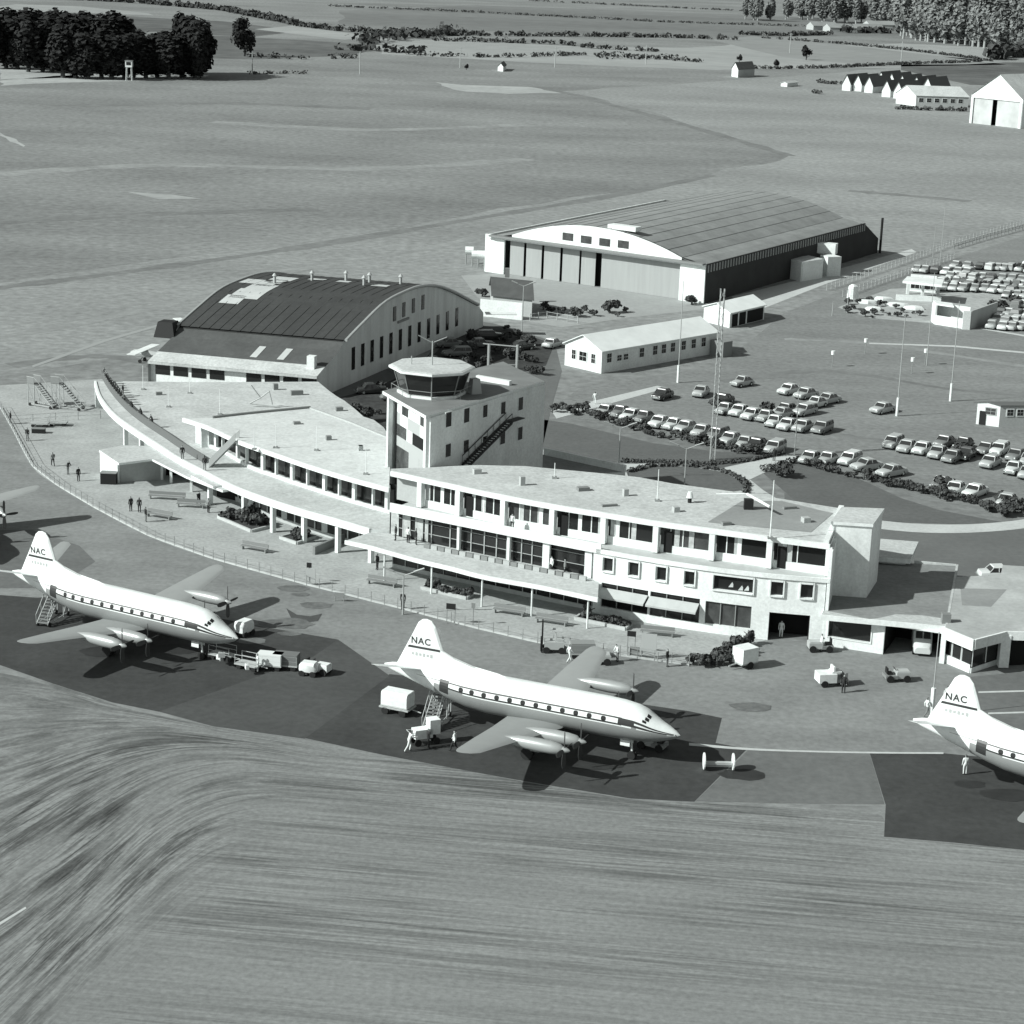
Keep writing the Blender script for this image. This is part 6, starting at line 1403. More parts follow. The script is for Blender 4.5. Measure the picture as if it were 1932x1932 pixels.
# benches and small clutter of the terrace
def bench(x, y, h, label, L=3.2):
    o = thing('park_bench', label, 'bench'); m = MB(); m.box((0, 0, .45), (L, .45, .07)); m.build('seat', MIDG, o, rel=(0, 0, 0)); m = MB(); m.box((0, .24, .72), (L, .06, .35)); m.build('backrest', MIDG, o, rel=(0, 0, 0))
    for s in (-L/2+.2, L/2-.2): m = MB(); m.box((s, 0, .21), (.1, .4, .42)); m.build('leg', STEEL, o, rel=(0, 0, 0))
    return vplace(o, x, y, h)
bench(315, 943, -6, 'long dark bench on the open terrace before the arrivals porch', 4.2)
bench(360, 958, -6, 'short bench on the terrace beside the large plant bed'); bench(300, 978, -25, 'bench along the fence just above the left airliner'); bench(480, 1040, -25, 'bench by the fence below the small diamond bed'); bench(720, 1105, -22, 'bench on the terrace left of the canopy plant bed'); bench(960, 1160, -20, 'bench on the terrace before the middle of the canopy'); bench(1040, 1178, -20, 'bench left of the bed before the sun blinds'); bench(1240, 1200, -10, 'bench below the right sun blind')
# ================================================================ PEOPLE
def make_person(pose='stand'):
    """one continuous body grown from a skeleton, clothes as areas of the same figure"""
    J = {'hip': (0, 0, .93), 'chest': (0, 0, 1.28), 'neck': (0, .0, 1.47), 'head': (.015, 0, 1.60), 'top': (.01, 0, 1.72),
         'hl': (0, .10, .88), 'kl': (.03, .11, .48), 'al': (0, .11, .08), 'tl': (.16, .12, .04), 'hr': (0, -.10, .88), 'kr': (.03, -.11, .48), 'ar': (0, -.11, .08), 'tr': (.16, -.12, .04),
         'sl': (0, .19, 1.40), 'el': (-.02, .25, 1.12), 'wl': (.06, .25, .87), 'fl': (.09, .25, .76), 'sr': (0, -.19, 1.40), 'er': (-.02, -.25, 1.12), 'wr': (.06, -.25, .87), 'fr': (.09, -.25, .76)}
    if pose == 'walk': J.update({'kl': (.20, .11, .52), 'al': (.26, .11, .10), 'tl': (.42, .11, .10), 'kr': (-.05, -.11, .48), 'ar': (-.32, -.11, .16), 'tr': (-.2, -.11, .05), 'el': (-.14, .25, 1.15), 'wl': (-.10, .25, .90), 'fl': (-.08, .25, .80), 'er': (.10, -.25, 1.14), 'wr': (.26, -.22, .96), 'fr': (.33, -.2, .90)})
    if pose == 'push': J.update({'chest': (.12, 0, 1.26), 'neck': (.2, 0, 1.44), 'head': (.26, 0, 1.56), 'top': (.28, 0, 1.68), 'sl': (.16, .19, 1.38), 'sr': (.16, -.19, 1.38), 'el': (.30, .24, 1.15), 'wl': (.55, .22, 1.16), 'fl': (.66, .2, 1.18), 'er': (.30, -.24, 1.15), 'wr': (.55, -.22, 1.16), 'fr': (.66, -.2, 1.18), 'kl': (.22, .11, .50), 'al': (.12, .11, .08), 'tl': (.28, .11, .04), 'kr': (-.12, -.11, .5), 'ar': (-.38, -.11, .12), 'tr': (-.24, -.11, .04)})
    if pose == 'lean': J.update({'chest': (.08, 0, 1.27), 'neck': (.16, 0, 1.44), 'head': (.2, 0, 1.56), 'top': (.2, 0, 1.68), 'sl': (.12, .19, 1.38), 'sr': (.12, -.19, 1.38), 'el': (.22, .26, 1.12), 'wl': (.40, .14, 1.06), 'fl': (.46, .05, 1.06), 'er': (.22, -.26, 1.12), 'wr': (.40, -.14, 1.06), 'fr': (.46, -.05, 1.06)})
    E_ = [('hip', 'chest'), ('chest', 'neck'), ('neck', 'head'), ('head', 'top'), ('hip', 'hl'), ('hl', 'kl'), ('kl', 'al'), ('al', 'tl'), ('hip', 'hr'), ('hr', 'kr'), ('kr', 'ar'), ('ar', 'tr'), ('chest', 'sl'), ('sl', 'el'), ('el', 'wl'), ('wl', 'fl'), ('chest', 'sr'), ('sr', 'er'), ('er', 'wr'), ('wr', 'fr')]
    RAD = {'hip': (.155, .13), 'chest': (.17, .13), 'neck': (.062, .06), 'head': (.10, .085), 'top': (.075, .07), 'h': (.10, .10), 'k': (.07, .07), 'a': (.055, .055), 't': (.045, .035), 's': (.075, .075), 'e': (.052, .052), 'w': (.04, .04), 'f': (.035, .025)}
    ks = list(J); me = bpy.data.meshes.new('skel'); me.from_pydata([J[k] for k in ks], [(ks.index(a), ks.index(b)) for a, b in E_], [])
    o = bpy.data.objects.new('skel', me); COL.objects.link(o); md = o.modifiers.new('s', 'SKIN'); sv = me.skin_vertices[0].data
    for i, k in enumerate(ks):
        r = RAD.get(k) or RAD[k[0]]; sv[i].radius = r; sv[i].use_root = (k == 'hip')
    sb = o.modifiers.new('d', 'SUBSURF'); sb.levels = 1; sb.render_levels = 1
    dg = bpy.context.evaluated_depsgraph_get(); nm = bpy.data.meshes.new_from_object(o.evaluated_get(dg)); bpy.data.objects.remove(o)
    nm.materials.clear()
    hd, wl_, wr_ = Vector(J['neck']), Vector(J['fl']), Vector(J['fr'])
    for _ in range(4): nm.materials.append(SKIN)
    for p in nm.polygons:
        c = p.center; p.use_smooth = True
        if c.z > hd.z+.02: p.material_index = 3 if (c.z > 1.63 or c.x < J['head'][0]-.05) else 0
        elif (c-wl_).length < .10 or (c-wr_).length < .10: p.material_index = 0
        elif c.z < .10: p.material_index = 3
        elif c.z < .92 and abs(c.y) < .235: p.material_index = 2
        else: p.material_index = 1
    return nm
POSES = {k: make_person(k) for k in ('stand', 'walk', 'push', 'lean')}
def person(x, y, head, shirt, trousers, label, pose='stand', z=0, group=None, scale=1.0, pos=None):
    o = bpy.data.objects.new('person', POSES[pose]); COL.objects.link(o)
    p = pos if pos is not None else G(x, y, z); o.location = (p[0], p[1], z+.005); o.rotation_euler = (0, 0, R(head)); o.scale = (scale,)*3
    for i, mt in enumerate((SKIN, shirt, trousers, HAIR)): o.material_slots[i].link = 'OBJECT'; o.material_slots[i].material = mt
    return props(o, label, 'person', group)
person(771, 1418, 25, CLOTHW, CLOTHW, 'person in white overalls pushing a white box cart near the middle airliner', 'push', scale=1.06)
person(857, 1418, 160, CLOTHW, CLOTHD, 'person in white shirt and dark trousers walking beside the cart at the wing tip', 'walk', scale=1.06)
person(808, 1412, 25, CLOTHD, CLOTHD, 'person in dark clothes on the far side of the white cart', 'stand')
person(1820, 1462, 100, CLOTHW, CLOTHW, 'person in white overalls standing under the tail of the right airliner', 'stand')
person(1748, 1352, 20, CLOTHW, CLOTHG, 'person in white by the left side of the right airliner fin', 'walk')
person(1591, 1307, 250, CLOTHD, CLOTHD, 'person in dark clothes standing by the white motor cart', 'stand')
person(1473, 1203, 260, CLOTHW, CLOTHW, 'person in white standing in the dark doorway of the terminal', 'stand')
person(760, 1150, 250, CLOTHD, CLOTHD, 'person in dark coat standing at the fence behind the middle airliner', 'stand', scale=1.05)
person(1074, 1250, 30, CLOTHW, CLOTHW, 'person in white walking by the trolley on the apron edge', 'walk')
person(1165, 1248, 210, CLOTHW, CLOTHG, 'person in pale shirt at the right end of the flat trolley', 'lean')
person(486, 1268, 200, CLOTHW, CLOTHW, 'person in white standing on the baggage train by the left airliner', 'stand')
person(1549, 1229, 185, CLOTHW, CLOTHG, 'person in pale shirt standing at the tractor below the annex window', 'stand')
person(1460, 870, 80, CLOTHD, CLOTHD, 'person in dark clothes at the car park end of the garden path', 'stand')
person(1122, 762, 80, CLOTHW, CLOTHW, 'person in white walking on the pale path by the long hut', 'walk')
for i, (x, y, lb_, sh, tr, ps_) in enumerate(((247, 965, 'person in dark clothes on the terrace above the left airliner tail, left of a pair', CLOTHD, CLOTHD, 'stand'), (263, 967, 'person in dark clothes on the terrace above the left airliner tail, right of a pair', CLOTHD, CLOTHD, 'stand'), (275, 985, 'person in dark clothes at the fence just right of the left airliner fin', CLOTHD, CLOTHG, 'stand'),
    (20, 800, 'person in dark clothes at the far left corner of the terrace fence', CLOTHD, CLOTHD, 'stand'), (128, 895, 'person leaning on the fence at the bend of the left terrace', CLOTHD, CLOTHG, 'lean'), (100, 880, 'person strolling on the left terrace away from the fence', CLOTHG, CLOTHD, 'walk'), (148, 908, 'person standing just inside the fence at the bend of the terrace', CLOTHD, CLOTHD, 'stand'), (52, 832, 'person near the left corner of the terrace beside a small crate', CLOTHD, CLOTHG, 'stand'),
    (393, 968, 'person in grey at the plant bed before the lower storey', CLOTHG, CLOTHD, 'stand'), (375, 955, 'person in dark clothes walking under the arrivals porch', CLOTHD, CLOTHD, 'walk'), (712, 1075, 'person in dark clothes at the left end of the canopy', CLOTHD, CLOTHD, 'stand'), (1258, 1258, 'person in dark clothes at the fence gate near the corner bushes', CLOTHD, CLOTHG, 'stand'), (1785, 1330, 'person in pale clothes behind the right airliner fin', CLOTHW, CLOTHG, 'stand'))):
    person(x, y, rng.uniform(0, 360), sh, tr, lb_, ps_)
rp = resample(rail, 34)
for i in range(1, 22):
    if i > 12 and i % 3: continue
    p = rp[i]; d = (rp[i+1]-rp[i]).normalized(); n = Vector((-d.y, d.x)); q = v2(p)+n*.42
    person(0, 0, math.degrees(math.atan2(-n.y, -n.x))+rng.uniform(-15, 15), CLOTHD if rng.random() < .8 else CLOTHG, CLOTHD, 'person in dark clothes leaning on the sun deck railing among the watching crowd', 'lean', ZD, 'people watching from the sun deck railing', pos=q)
for i, (x, y, lb_) in enumerate(((232, 748, 'person alone on the sun deck behind the railing crowd'), (386, 888, 'person on the sun deck at the foot of the roof stair'), (344, 868, 'person on the sun deck near the end of the railing crowd'))):
    zz = 6.89 if lb_.find('upper roof') > 0 or lb_.find('head of') > 0 else ZD
    person(x, y, rng.uniform(0, 360), CLOTHD, CLOTHG, lb_, 'stand', zz)
for i, px in enumerate((958,)):
    p, t = at_x(WC, px, 7); n = Vector((-t.y, t.x)); q = v2(p)+n*.9
    if px < 1120: person(0, 0, -90+rng.uniform(-30, 30), rng.choice((CLOTHD, CLOTHW)), CLOTHD, f"person standing on the upper gallery, {ORD[i]} from the tower", 'stand', ZS+.17, None, pos=q)
# people at the canopy level by the lounge
for i, (px, lb_) in enumerate(((752, 'person in dark clothes at the left end of the lounge terrace'), (775, 'person in pale clothes among the tables of the lounge terrace'), (790, 'person in dark clothes by the curtained lounge glass'), (1045, 'person in pale clothes at the right end of the lounge terrace'), (1070, 'person in grey clothes beside the last lounge post'))):
    p, t = at_x(WC, px, 3.4); n = Vector((-t.y, t.x)); q = v2(p)-n*.5
    person(0, 0, rng.uniform(0, 360), (CLOTHD, CLOTHW, CLOTHD, CLOTHW, CLOTHG)[i], CLOTHD, lb_, 'stand', 3.325, None, pos=q)
# ================================================================ TREES AND PLANTS
vr = random.Random(11)
def tree_proto(name, h, r, n, size, leaf, bark, trunk_h, lumps=14, columnar=False, cat='tree'):
    o = thing(name, '', cat)
    m = MB(); m.tube((0, 0, 0), (r*.05, 0, h*.5), r*.12, r*.06, 7); m.tube((r*.05, 0, h*.5), (0, 0, h*.92), r*.06, .05, 6)
    for k in range(6):
        t = k*2.4; z = trunk_h+(h-trunk_h)*.12*k; m.tube((0, 0, z), (r*.6*math.cos(t), r*.6*math.sin(t), z+h*.12), r*.05, .05, 5)
    m.build('trunk', bark, o, rel=(0, 0, 0))
    m = MB(); m.leaves((0, 0, trunk_h+(h-trunk_h)/2), (r, r, (h-trunk_h)/2), n, size, 0, vr, .35, lumps)
    if columnar: m.leaves((0, 0, trunk_h+(h-trunk_h)*.45), (r*.7, r*.7, (h-trunk_h)*.45), n//2, size, 0, vr, .3, 0)
    m.build('crown', leaf, o, rel=(0, 0, 0)); return o
def use(proto, x, y, label, group=None, scale=1.0, rz=None, first=[None]):
    p = G(x, y); rz = vr.uniform(0, 6.28) if rz is None else rz
    if not proto.get('_used'):
        proto['_used'] = 1; o = proto; o.location = p; o.rotation_euler = (0, 0, rz); o.scale = (scale,)*3 if not isinstance(scale, tuple) else scale
        o['label'] = label
        if group: o['group'] = group
        return o
    return copy_tree(proto, p, rz, label, group, scale)
con = [tree_proto('conifer_tree', 25, 6.2, 1900, .95, LEAFD, BARK, 1.0, 18, True) for _ in range(3)]
LB = 'tall dark tree in the front line of the dense grove at the left'; LBb = 'tall dark tree in the rear line of the dense grove at the left'
for i, x in enumerate(range(-10, 375, 22)): 
    yb = 128 if x < 40 else (134 if x < 110 else 147)
    front = x < 60 or x > 60
    use(con[i % 3], x+vr.uniform(-4, 4), yb+vr.uniform(-1, 3), LB, 'front line of the dark grove', (1.3, 1.3, vr.uniform(.70, .78) if 130 < x < 345 else vr.uniform(.84, .92)))
for i, x in enumerate(list(range(-10, 235, 17))): use(con[(i+1) % 3], x+vr.uniform(-4, 4), 118+vr.uniform(-3, 3)+x*.05, LBb, 'rear line of the dark grove', (1.55, 1.55, vr.uniform(.90, .98)))
for i, x in enumerate((345, 362, 380)): use(con[i % 3], x, 138+3*i, ['tall dark tree third from the right end of the grove, its crown standing high', 'tallest dark tree near the right end of the grove', 'dark tree closing the right end of the grove'][i], 'right end of the dark grove', (1.25, 1.25, (1.02, 1.08, .95)[i]))
use(con[1], 375, 150, 'dark pointed tree standing in front of the right end of the grove', None, (.8, .8, .84))
rt = tree_proto('round_tree', 20, 6.6, 2000, .8, LEAFD, BARK, 1.5, 16)
use(rt, 461, 106, 'single dark rounded tree right of the grove', None, (1.0, 1.0, .98))
pop = [tree_proto('poplar_tree', 30, 5.4, 2200, 1.1, LEAFL, BARKL, 2.5, 26, False) for _ in range(3)]
for row_, (yb, n, x0, x1) in enumerate(((72, 34, 1708, 1960), (66, 30, 1700, 1955), (60, 30, 1705, 1960))):
    for i in range(n): use(pop[(i+row_) % 3], x0+(x1-x0)*i/n+vr.uniform(-4, 4), yb+i*.9+vr.uniform(-2, 2), ('pale tall poplar in the front row of the belt at the upper right', 'pale tall poplar in the middle row of the belt at the upper right', 'pale tall poplar in the back row of the belt at the upper right')[row_], ('front row of poplars', 'middle row of poplars', 'back row of poplars')[row_], (vr.uniform(1.1, 1.5),)*2+(vr.uniform(.9, 1.12),))
for i, (x, y, s_) in enumerate(((1405, 38, .6), (1425, 40, .7), (1448, 40, .65), (1480, 36, .6), (1505, 36, .75), (1530, 38, .7), (1555, 40, .8), (1580, 42, .75), (1600, 42, .9), (1622, 44, .85), (1645, 45, .9), (1665, 48, .8), (1688, 52, .95))): [use(pop[(i+q) % 3], x+vr.uniform(-9, 9), y+vr.uniform(-3, 3), 'small pale tree in the thin line left of the poplar belt', 'thin line of pale trees left of the poplar belt', (s_*vr.uniform(1.1, 1.6),)*2+(s_*vr.uniform(.7, 1.05),)) for q in range(2)]
ft = tree_proto('field_tree', 7, 3.0, 500, .5, LEAFD, BARK, 1.2, 8)
for (x, y, s_, lb_) in ((1521, 113, 1.1, 'single dark round tree on the far field hedge line'), (1395, 118, .6, 'small dark bush left of the single round hedge tree'), (1464, 128, .6, 'small dark bush on the hedge near the lone far hut'), (880, 132, .4, 'tiny dark bush left of the tiny white hut')): use(ft, x, y, lb_, None, s_)
# hedgerows of the far fields: each one a strip of clumps
def hedge(pts, w_, h_, label, dens=1.0, leaf=LEAFH, gaps=0.0, base=None, name='hedge', size=None):
    if w_ > 3: w_, h_ = w_*.62, h_*.62
    P = [G(x, y) for x, y in pts]; o = thing(name, label, 'hedge', (P[0].x, P[0].y, 0)); o['_w'] = [P[0].x, P[0].y, 0]
    m = MB(); sz = size or h_*.30
    for a, b in zip(P, P[1:]):
        L = (b-a).length; n = max(2, int(L/(w_*.55)*dens))
        for k in range(n):
            if vr.random() < gaps: continue
            c = a.lerp(b, (k+vr.random())/n); hh = h_*vr.uniform(.6, 1.15)
            m.leaves((c.x+vr.uniform(-.3, .3)*w_, c.y+vr.uniform(-.3, .3)*w_, hh*.5), (w_*.62, w_*.62, hh*.55), 16, sz, 0, vr, .4, 0, 0.0)
    m.build('foliage', leaf, o); return o
hedge([(100, -2), (260, 6), (420, 20), (560, 48)], 9, 7, 'long far hedge running along the top left fields behind the grove')
hedge([(560, 49), (640, 59), (760, 64), (900, 66)], 9, 6, 'dark hedge meeting the broad bushy corner beyond the airfield')
hedge([(700, 66), (900, 68), (1100, 69), (1300, 72), (1390, 76)], 8, 5, 'long thin hedge crossing the middle of the far fields', gaps=.1)
hedge([(670, 84), (760, 72), (860, 65)], 22, 10, 'broad dark slanting hedge at the bushy corner beyond the airfield')
hedge([(640, 95), (720, 96), (790, 104)], 18, 8, 'bushy dark hedge clump below the broad slanting hedge')
hedge([(820, 77), (930, 80), (1060, 84), (1120, 92), (1240, 98)], 7, 4.5, 'patchy hedge curving right in the pale far field', gaps=.25)
hedge([(800, 106), (900, 108), (990, 108), (1090, 104), (1200, 108), (1320, 118)], 9, 4, 'scrubby hedge band behind the tiny white hut', gaps=.25)
hedge([(1110, 108), (1180, 112), (1270, 112)], 20, 5, 'wide patch of dark scrub right of the tiny white hut', gaps=.15)
hedge([(1400, 66), (1480, 68), (1570, 66)], 7, 5, 'hedge along the near edge of the far farm left of the sheds')
hedge([(1590, 62), (1640, 62), (1700, 64)], 14, 10, 'dark hedge wrapped round the far farm sheds')
hedge([(1440, 72), (1520, 78), (1600, 84), (1700, 94), (1800, 106), (1870, 116)], 5, 3, 'thin hedge slanting down to the right across the far pasture', gaps=.15)
hedge([(1400, 130), (1480, 130), (1580, 128), (1700, 122), (1850, 117)], 5, 3, 'thin hedge along the far edge of the airfield behind the lone hut', gaps=.12)
hedge([(1862, 113), (1900, 108), (1960, 106)], 12, 14, 'dense black hedge block at the far right edge')
hedge([(620, 12), (900, 24), (1250, 42), (1560, 52)], 7, 3, 'faint hedge across the farthest fields', gaps=.2)
hedge([(1000, 2), (1250, 14), (1420, 22)], 7, 3, 'faint hedge at the very top of the far fields', gaps=.2)
hedge([(470, 108), (560, 112), (660, 110)], 9, 4, 'dark scrub line right of the round tree', gaps=.2)
hedge([(470, 140), (530, 139), (580, 140)], 6, 2.5, 'low dark scrub on the airfield edge right of the grove', gaps=.1)
hedge([(1540, 156), (1560, 158), (1590, 160)], 4, 3, 'low dark scrub left of the row of steep huts', gaps=.1)
hedge([(1535, 176), (1550, 178)], 4, 3, 'small dark scrub below the row of steep huts')
hedge([(1690, 206), (1740, 208), (1826, 210)], 4, 3, 'scrubby hedge in front of the far long shed', leaf=LEAFM)
# shrubs of the landside garden and terrace beds: individual bushes
bush = [tree_proto('shrub', h, r, n, .2, lf, BARK, .1, 6, False, 'shrub') for h, r, n, lf in ((1.7, 1.25, 330, LEAFM), (1.3, 1.1, 280, LEAFH), (1.5, 1.2, 320, LEAFM))]
for b in bush: b.name = 'shrub'
spots = [(1042, 778), (1052, 772), (1062, 770), (1070, 779), (1084, 783), (1092, 777), (1100, 778), (1112, 784), (1122, 789), (1130, 792), (1141, 789), (1150, 798), (1158, 795), (1165, 803), (1176, 802), (1185, 806), (1196, 812), (1206, 811), (1216, 818), (1228, 822), (1240, 826), (1252, 826), (1262, 829), (1274, 826), (1285, 830), (1298, 834), (1310, 838), (1321, 836), (1333, 841), (1345, 845), (1356, 846), (1367, 848), (1380, 852), (1392, 856), (1405, 852), (1420, 857), (1434, 858), (1450, 856)]
for i, (x, y) in enumerate(spots): use(bush[i % 3], x, y, 'low shrub in the border between the left lawn and the row of parked cars', 'shrubs along the left lawn', vr.uniform(.4, .95))
spots = [(1512, 876), (1525, 880), (1540, 884), (1556, 889), (1568, 892), (1582, 894), (1600, 900), (1610, 902), (1630, 905), (1645, 909), (1662, 912), (1672, 917), (1684, 919), (1693, 915), (1704, 922), (1716, 925), (1728, 927), (1741, 931), (1752, 932), (1765, 936), (1773, 940), (1786, 946), (1797, 944), (1816, 946), (1832, 950)]
for i, (x, y) in enumerate(spots): use(bush[(i+1) % 3], x, y, 'low shrub in the border of the right lawn in front of the parked cars', 'shrubs along the right lawn', vr.uniform(.4, 1.0))
for i in range(22):
    use(bush[i % 3], 1858+vr.uniform(0, 90), 966+vr.uniform(-14, 10)-0.1*i, 'shrub in the bushy clump at the right end of the lawn', 'shrub clump at the right lawn end', vr.uniform(.5, 1.1))
for (x, y, s_, lb_) in ((1352, 770, 1.2, 'tall dark bush at the foot of the lattice mast'), (1450, 778, 1.3, 'dark bush among the middle block of cars'), (1810, 858, 1.4, 'dark bush by the right middle row of cars'), (1782, 927, 1.5, 'tall dark bush in the right lawn border'), (1150, 590, 1.9, 'round dark bush on the pale forecourt left of the long hut roof'), (1085, 598, 1.4, 'thin dark bush beside the cottage yard'), (1305, 575, 1.5, 'bush behind the ridge of the long hut'), (1015, 707, 1.2, 'dark bush by the tower parapet'), (1476, 900, 1.5, 'dark bush at the left end of the right lawn'), (1000, 705, 1.0, 'small dark bush left of the tower parapet bush'), (910, 560, 1.3, 'dark pointed bush behind the hangar gable'), (1885, 590, 2.0, 'dark bush at the grey wall of the far car park'), (1915, 575, 1.6, 'dark bush among the far parked cars'), (1860, 545, 1.4, 'small dark bush in the middle of the far parked cars'), (1925, 512, 1.5, 'dark bush by the top row of far parked cars')): use(bush[1], x, y, lb_, None, s_)
for i, (x, y) in enumerate(((1600, 575), (1618, 572), (1640, 570), (1655, 578), (1668, 574), (1690, 583), (1705, 590), (1722, 592), (1625, 590), (1650, 594), (1610, 583), (1665, 590), (1676, 596), (1694, 598), (1710, 599), (1632, 598), (1645, 600), (1735, 596), (1600, 590))): use(bush[i % 3], x, y, 'shrub in the rock garden at the petrol station entrance', 'rock garden shrubs', vr.uniform(.4, .9))
for i, (x, y) in enumerate(((1025, 585), (1040, 590), (1060, 592), (1100, 590), (1120, 596), (1165, 598), (1182, 590))): use(bush[i % 3], x, y, 'low scrub bush on the pale ground between cottage and long hut', 'scrub beside the cottage', vr.uniform(.5, 1.0))
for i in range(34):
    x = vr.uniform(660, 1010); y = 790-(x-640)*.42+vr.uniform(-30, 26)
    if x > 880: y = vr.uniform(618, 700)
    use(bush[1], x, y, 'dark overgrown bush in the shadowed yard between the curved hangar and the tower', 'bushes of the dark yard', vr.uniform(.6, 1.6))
# oval garden hedge
ov = [(1188, 890), (1230, 880), (1290, 878), (1350, 886), (1395, 903), (1412, 920), (1405, 930)]
hedge(ov, .8, .5, 'low clipped hedge round the oval garden behind the terminal', 1.3, LEAFM, size=.2)
hedge([(1170, 872), (1260, 873), (1330, 877), (1400, 872), (1480, 857)], .7, .5, 'low clipped edging hedge along the lawn side of the garden path', 1.3, LEAFM, size=.15)
hedge([(1440, 890), (1475, 880), (1505, 869)], 1.0, .8, 'low clipped hedge on the right of the garden path', 1.3, LEAFH, size=.18)
# terrace beds
def bed(pts, label):
    P = [G(x, y) for x, y in pts]; o = building('plant_bed', label, 'plant bed', P[0])
    m = MB(); m.prism([(p.x, p.y) for p in P], 0, .22); m.build('soil', SOIL, o); m = MB()
    for a, b in zip(P, P[1:]+P[:1]): m.wallseg(a, b, 0, .34, .22)
    m.build('kerb', CONC, o)
bed([(411, 978), (474, 1005), (514, 995), (455, 970)], 'large planted bed with pale kerb before the lower storey posts')
bed([(528, 1017), (560, 1028), (596, 1016), (565, 1008)], 'small diamond planted bed before the lower storey')
bed([(795, 1112), (880, 1132), (892, 1126), (810, 1104)], 'planted bed before the canopy behind the middle airliner fin')
bed([(1085, 1170), (1180, 1190), (1192, 1180), (1100, 1160)], 'planted bed before the sun blinds')
bb = lambda pts, lb_, g_, s0=.7, s1=1.1: [use(bush[(i*2+1) % 3] if i % 3 else bush[1], x, y, lb_, g_, (vr.uniform(s0, s1),)*2+(vr.uniform(s0, s1)*1.15,)) for i, (x, y) in enumerate(pts)]
bb([(430, 981), (440, 979), (452, 978), (462, 986), (470, 994), (484, 996), (496, 993), (478, 983)], 'bushy plant in the large bed before the lower storey posts', 'plants of the large terrace bed')
bb([(556, 1014), (565, 1018), (574, 1016), (561, 1022)], 'plant in the small diamond terrace bed', 'plants of the diamond bed', .6, .9)
bb([(812, 1112), (822, 1114), (834, 1119), (848, 1122), (862, 1124), (872, 1126), (884, 1127)], 'plant in the bed behind the middle airliner fin', 'plants of the canopy bed', .45, .85)
bb([(1102, 1168), (1112, 1171), (1124, 1174), (1138, 1177), (1150, 1179), (1162, 1182), (1174, 1184)], 'plant in the bed before the sun blinds', 'plants of the sun blind bed', .45, .9)
bb([(1308, 1253), (1318, 1256), (1330, 1255), (1342, 1256), (1352, 1258), (1364, 1256), (1350, 1246), (1362, 1240), (1372, 1236), (1376, 1248), (1384, 1238), (1390, 1226), (1402, 1222), (1410, 1216)], 'bush in the clump at the apron corner of the terrace', 'bushes at the terrace corner', .55, .95)
# ================================================================ POLES, MASTS, FENCES
def y_lamp(x, y, h, label, a=1.6):
    o = thing('lamp_post', label, 'lamp post'); m = MB(); m.tube((0, 0, 0), (0, 0, h), .09, .06, 8); m.build('pole', GALV, o, rel=(0, 0, 0))
    for s in (-1, 1):
        m = MB(); m.tube((0, 0, h-.1), (s*a, 0, h+.55), .05, n=6); m.tube((s*a*.6, 0, h+.32), (s*(a+.35), 0, h+.7), .1, n=6); m.build('lamp_arm', GALV, o, rel=(0, 0, 0))
    p = G(x, y); o.location = p; return o
y_lamp(1166, 905, 6.4, 'Y-shaped double lamp post standing behind the terminal roof by the left lawn')
y_lamp(1290, 940, 6.0, 'Y-shaped double lamp post behind the terminal roof at the oval garden')
y_lamp(985, 625, 7.5, 'Y-shaped double lamp post rising beside the cottage')
y_lamp(760, 1160, 4.0, 'Y-shaped double lamp post at the fence just behind the middle airliner fin')
def mast(x, y, h, label, r=.085, foot=True, name='mast', lattice=False):
    o = thing(name, label, 'mast'); m = MB()
    if lattice:
        w_ = .30
        for dx, dy in ((-1, -1), (1, -1), (1, 1), (-1, 1)): m.tube((dx*w_, dy*w_, 0), (dx*w_*.7, dy*w_*.7, h), .05, n=5)
        n = int(h/1.3)
        for k in range(n):
            z0, z1 = h*k/n, h*(k+1)/n
            for s in (-1, 1): m.tube((-w_*s, -w_, z0), (w_*s, -w_, z1), .025, n=4); m.tube((-w_, w_*s, z0), (-w_, -w_*s, z1), .025, n=4); m.tube((w_, w_*s, z0), (w_, -w_*s, z1), .025, n=4)
    else: m.tube((0, 0, 0), (0, 0, h), r, r*.55, 8)
    m.build('shaft', GALV, o, rel=(0, 0, 0))
    if foot: m = MB(); m.tube((0, 0, 0), (0, 0, 2.6), max(r*2.2, .2), n=8); m.build('foot_sleeve', WHITE, o, rel=(0, 0, 0))
    o.location = G(x, y); return o
mast(1344, 868, 21.6, 'tall pale lattice radio mast rising from the left lawn past the car rows', lattice=True, foot=False)
mast(1279, 722, 15.0, 'thin pale mast with white foot beside the right half of the long hut'); mast(1692, 785, 14.5, 'thin pale mast with white foot by the car standing alone'); mast(1793, 757, 14.5, 'thin pale mast with white foot, left of the white hut at the right edge')
mast(1748, 690, 14.5, 'thin grey pole before the petrol station', .07, False, 'pole'); mast(1499, 858, 9.5, 'thin pole at the car park end of the garden path', .08, False, 'pole'); mast(1456, 1000, 0.1, '', .05, False, 'pole') if False else None
for (x, y, h, lb_) in ((1598, 590, 4.2, 'short white post at the left end of the rock garden'), (1570, 596, 2.5, 'short pale post left of the rock garden'), (1760, 485, 6.5, 'thin pale pole behind the far car park'), (1773, 505, 12, 'taller thin pole at the left of the far car park rows'), (1631, 770, .1, '')):
    if h > 1: mast(x, y, h, lb_, .09 if h < 5 else .07, False, 'post' if h < 5 else 'pole')
mast(1757, 1352, 7.6, 'thin white pole standing just left of the right airliner fin', .07, True, 'pole')
def roofpole(x, y, z, h, label, r=.06):
    o = thing('roof_pole', label, 'pole'); m = MB(); m.tube((0, 0, 0), (0, 0, h), r, r*.6, 7); m.build('shaft', WHITE, o, rel=(0, 0, 0)); m = MB(); m.box((0, 0, .08), (.5, .5, .16)); m.build('base', STEEL, o, rel=(0, 0, 0)); o.location = G(x, y, z); return o
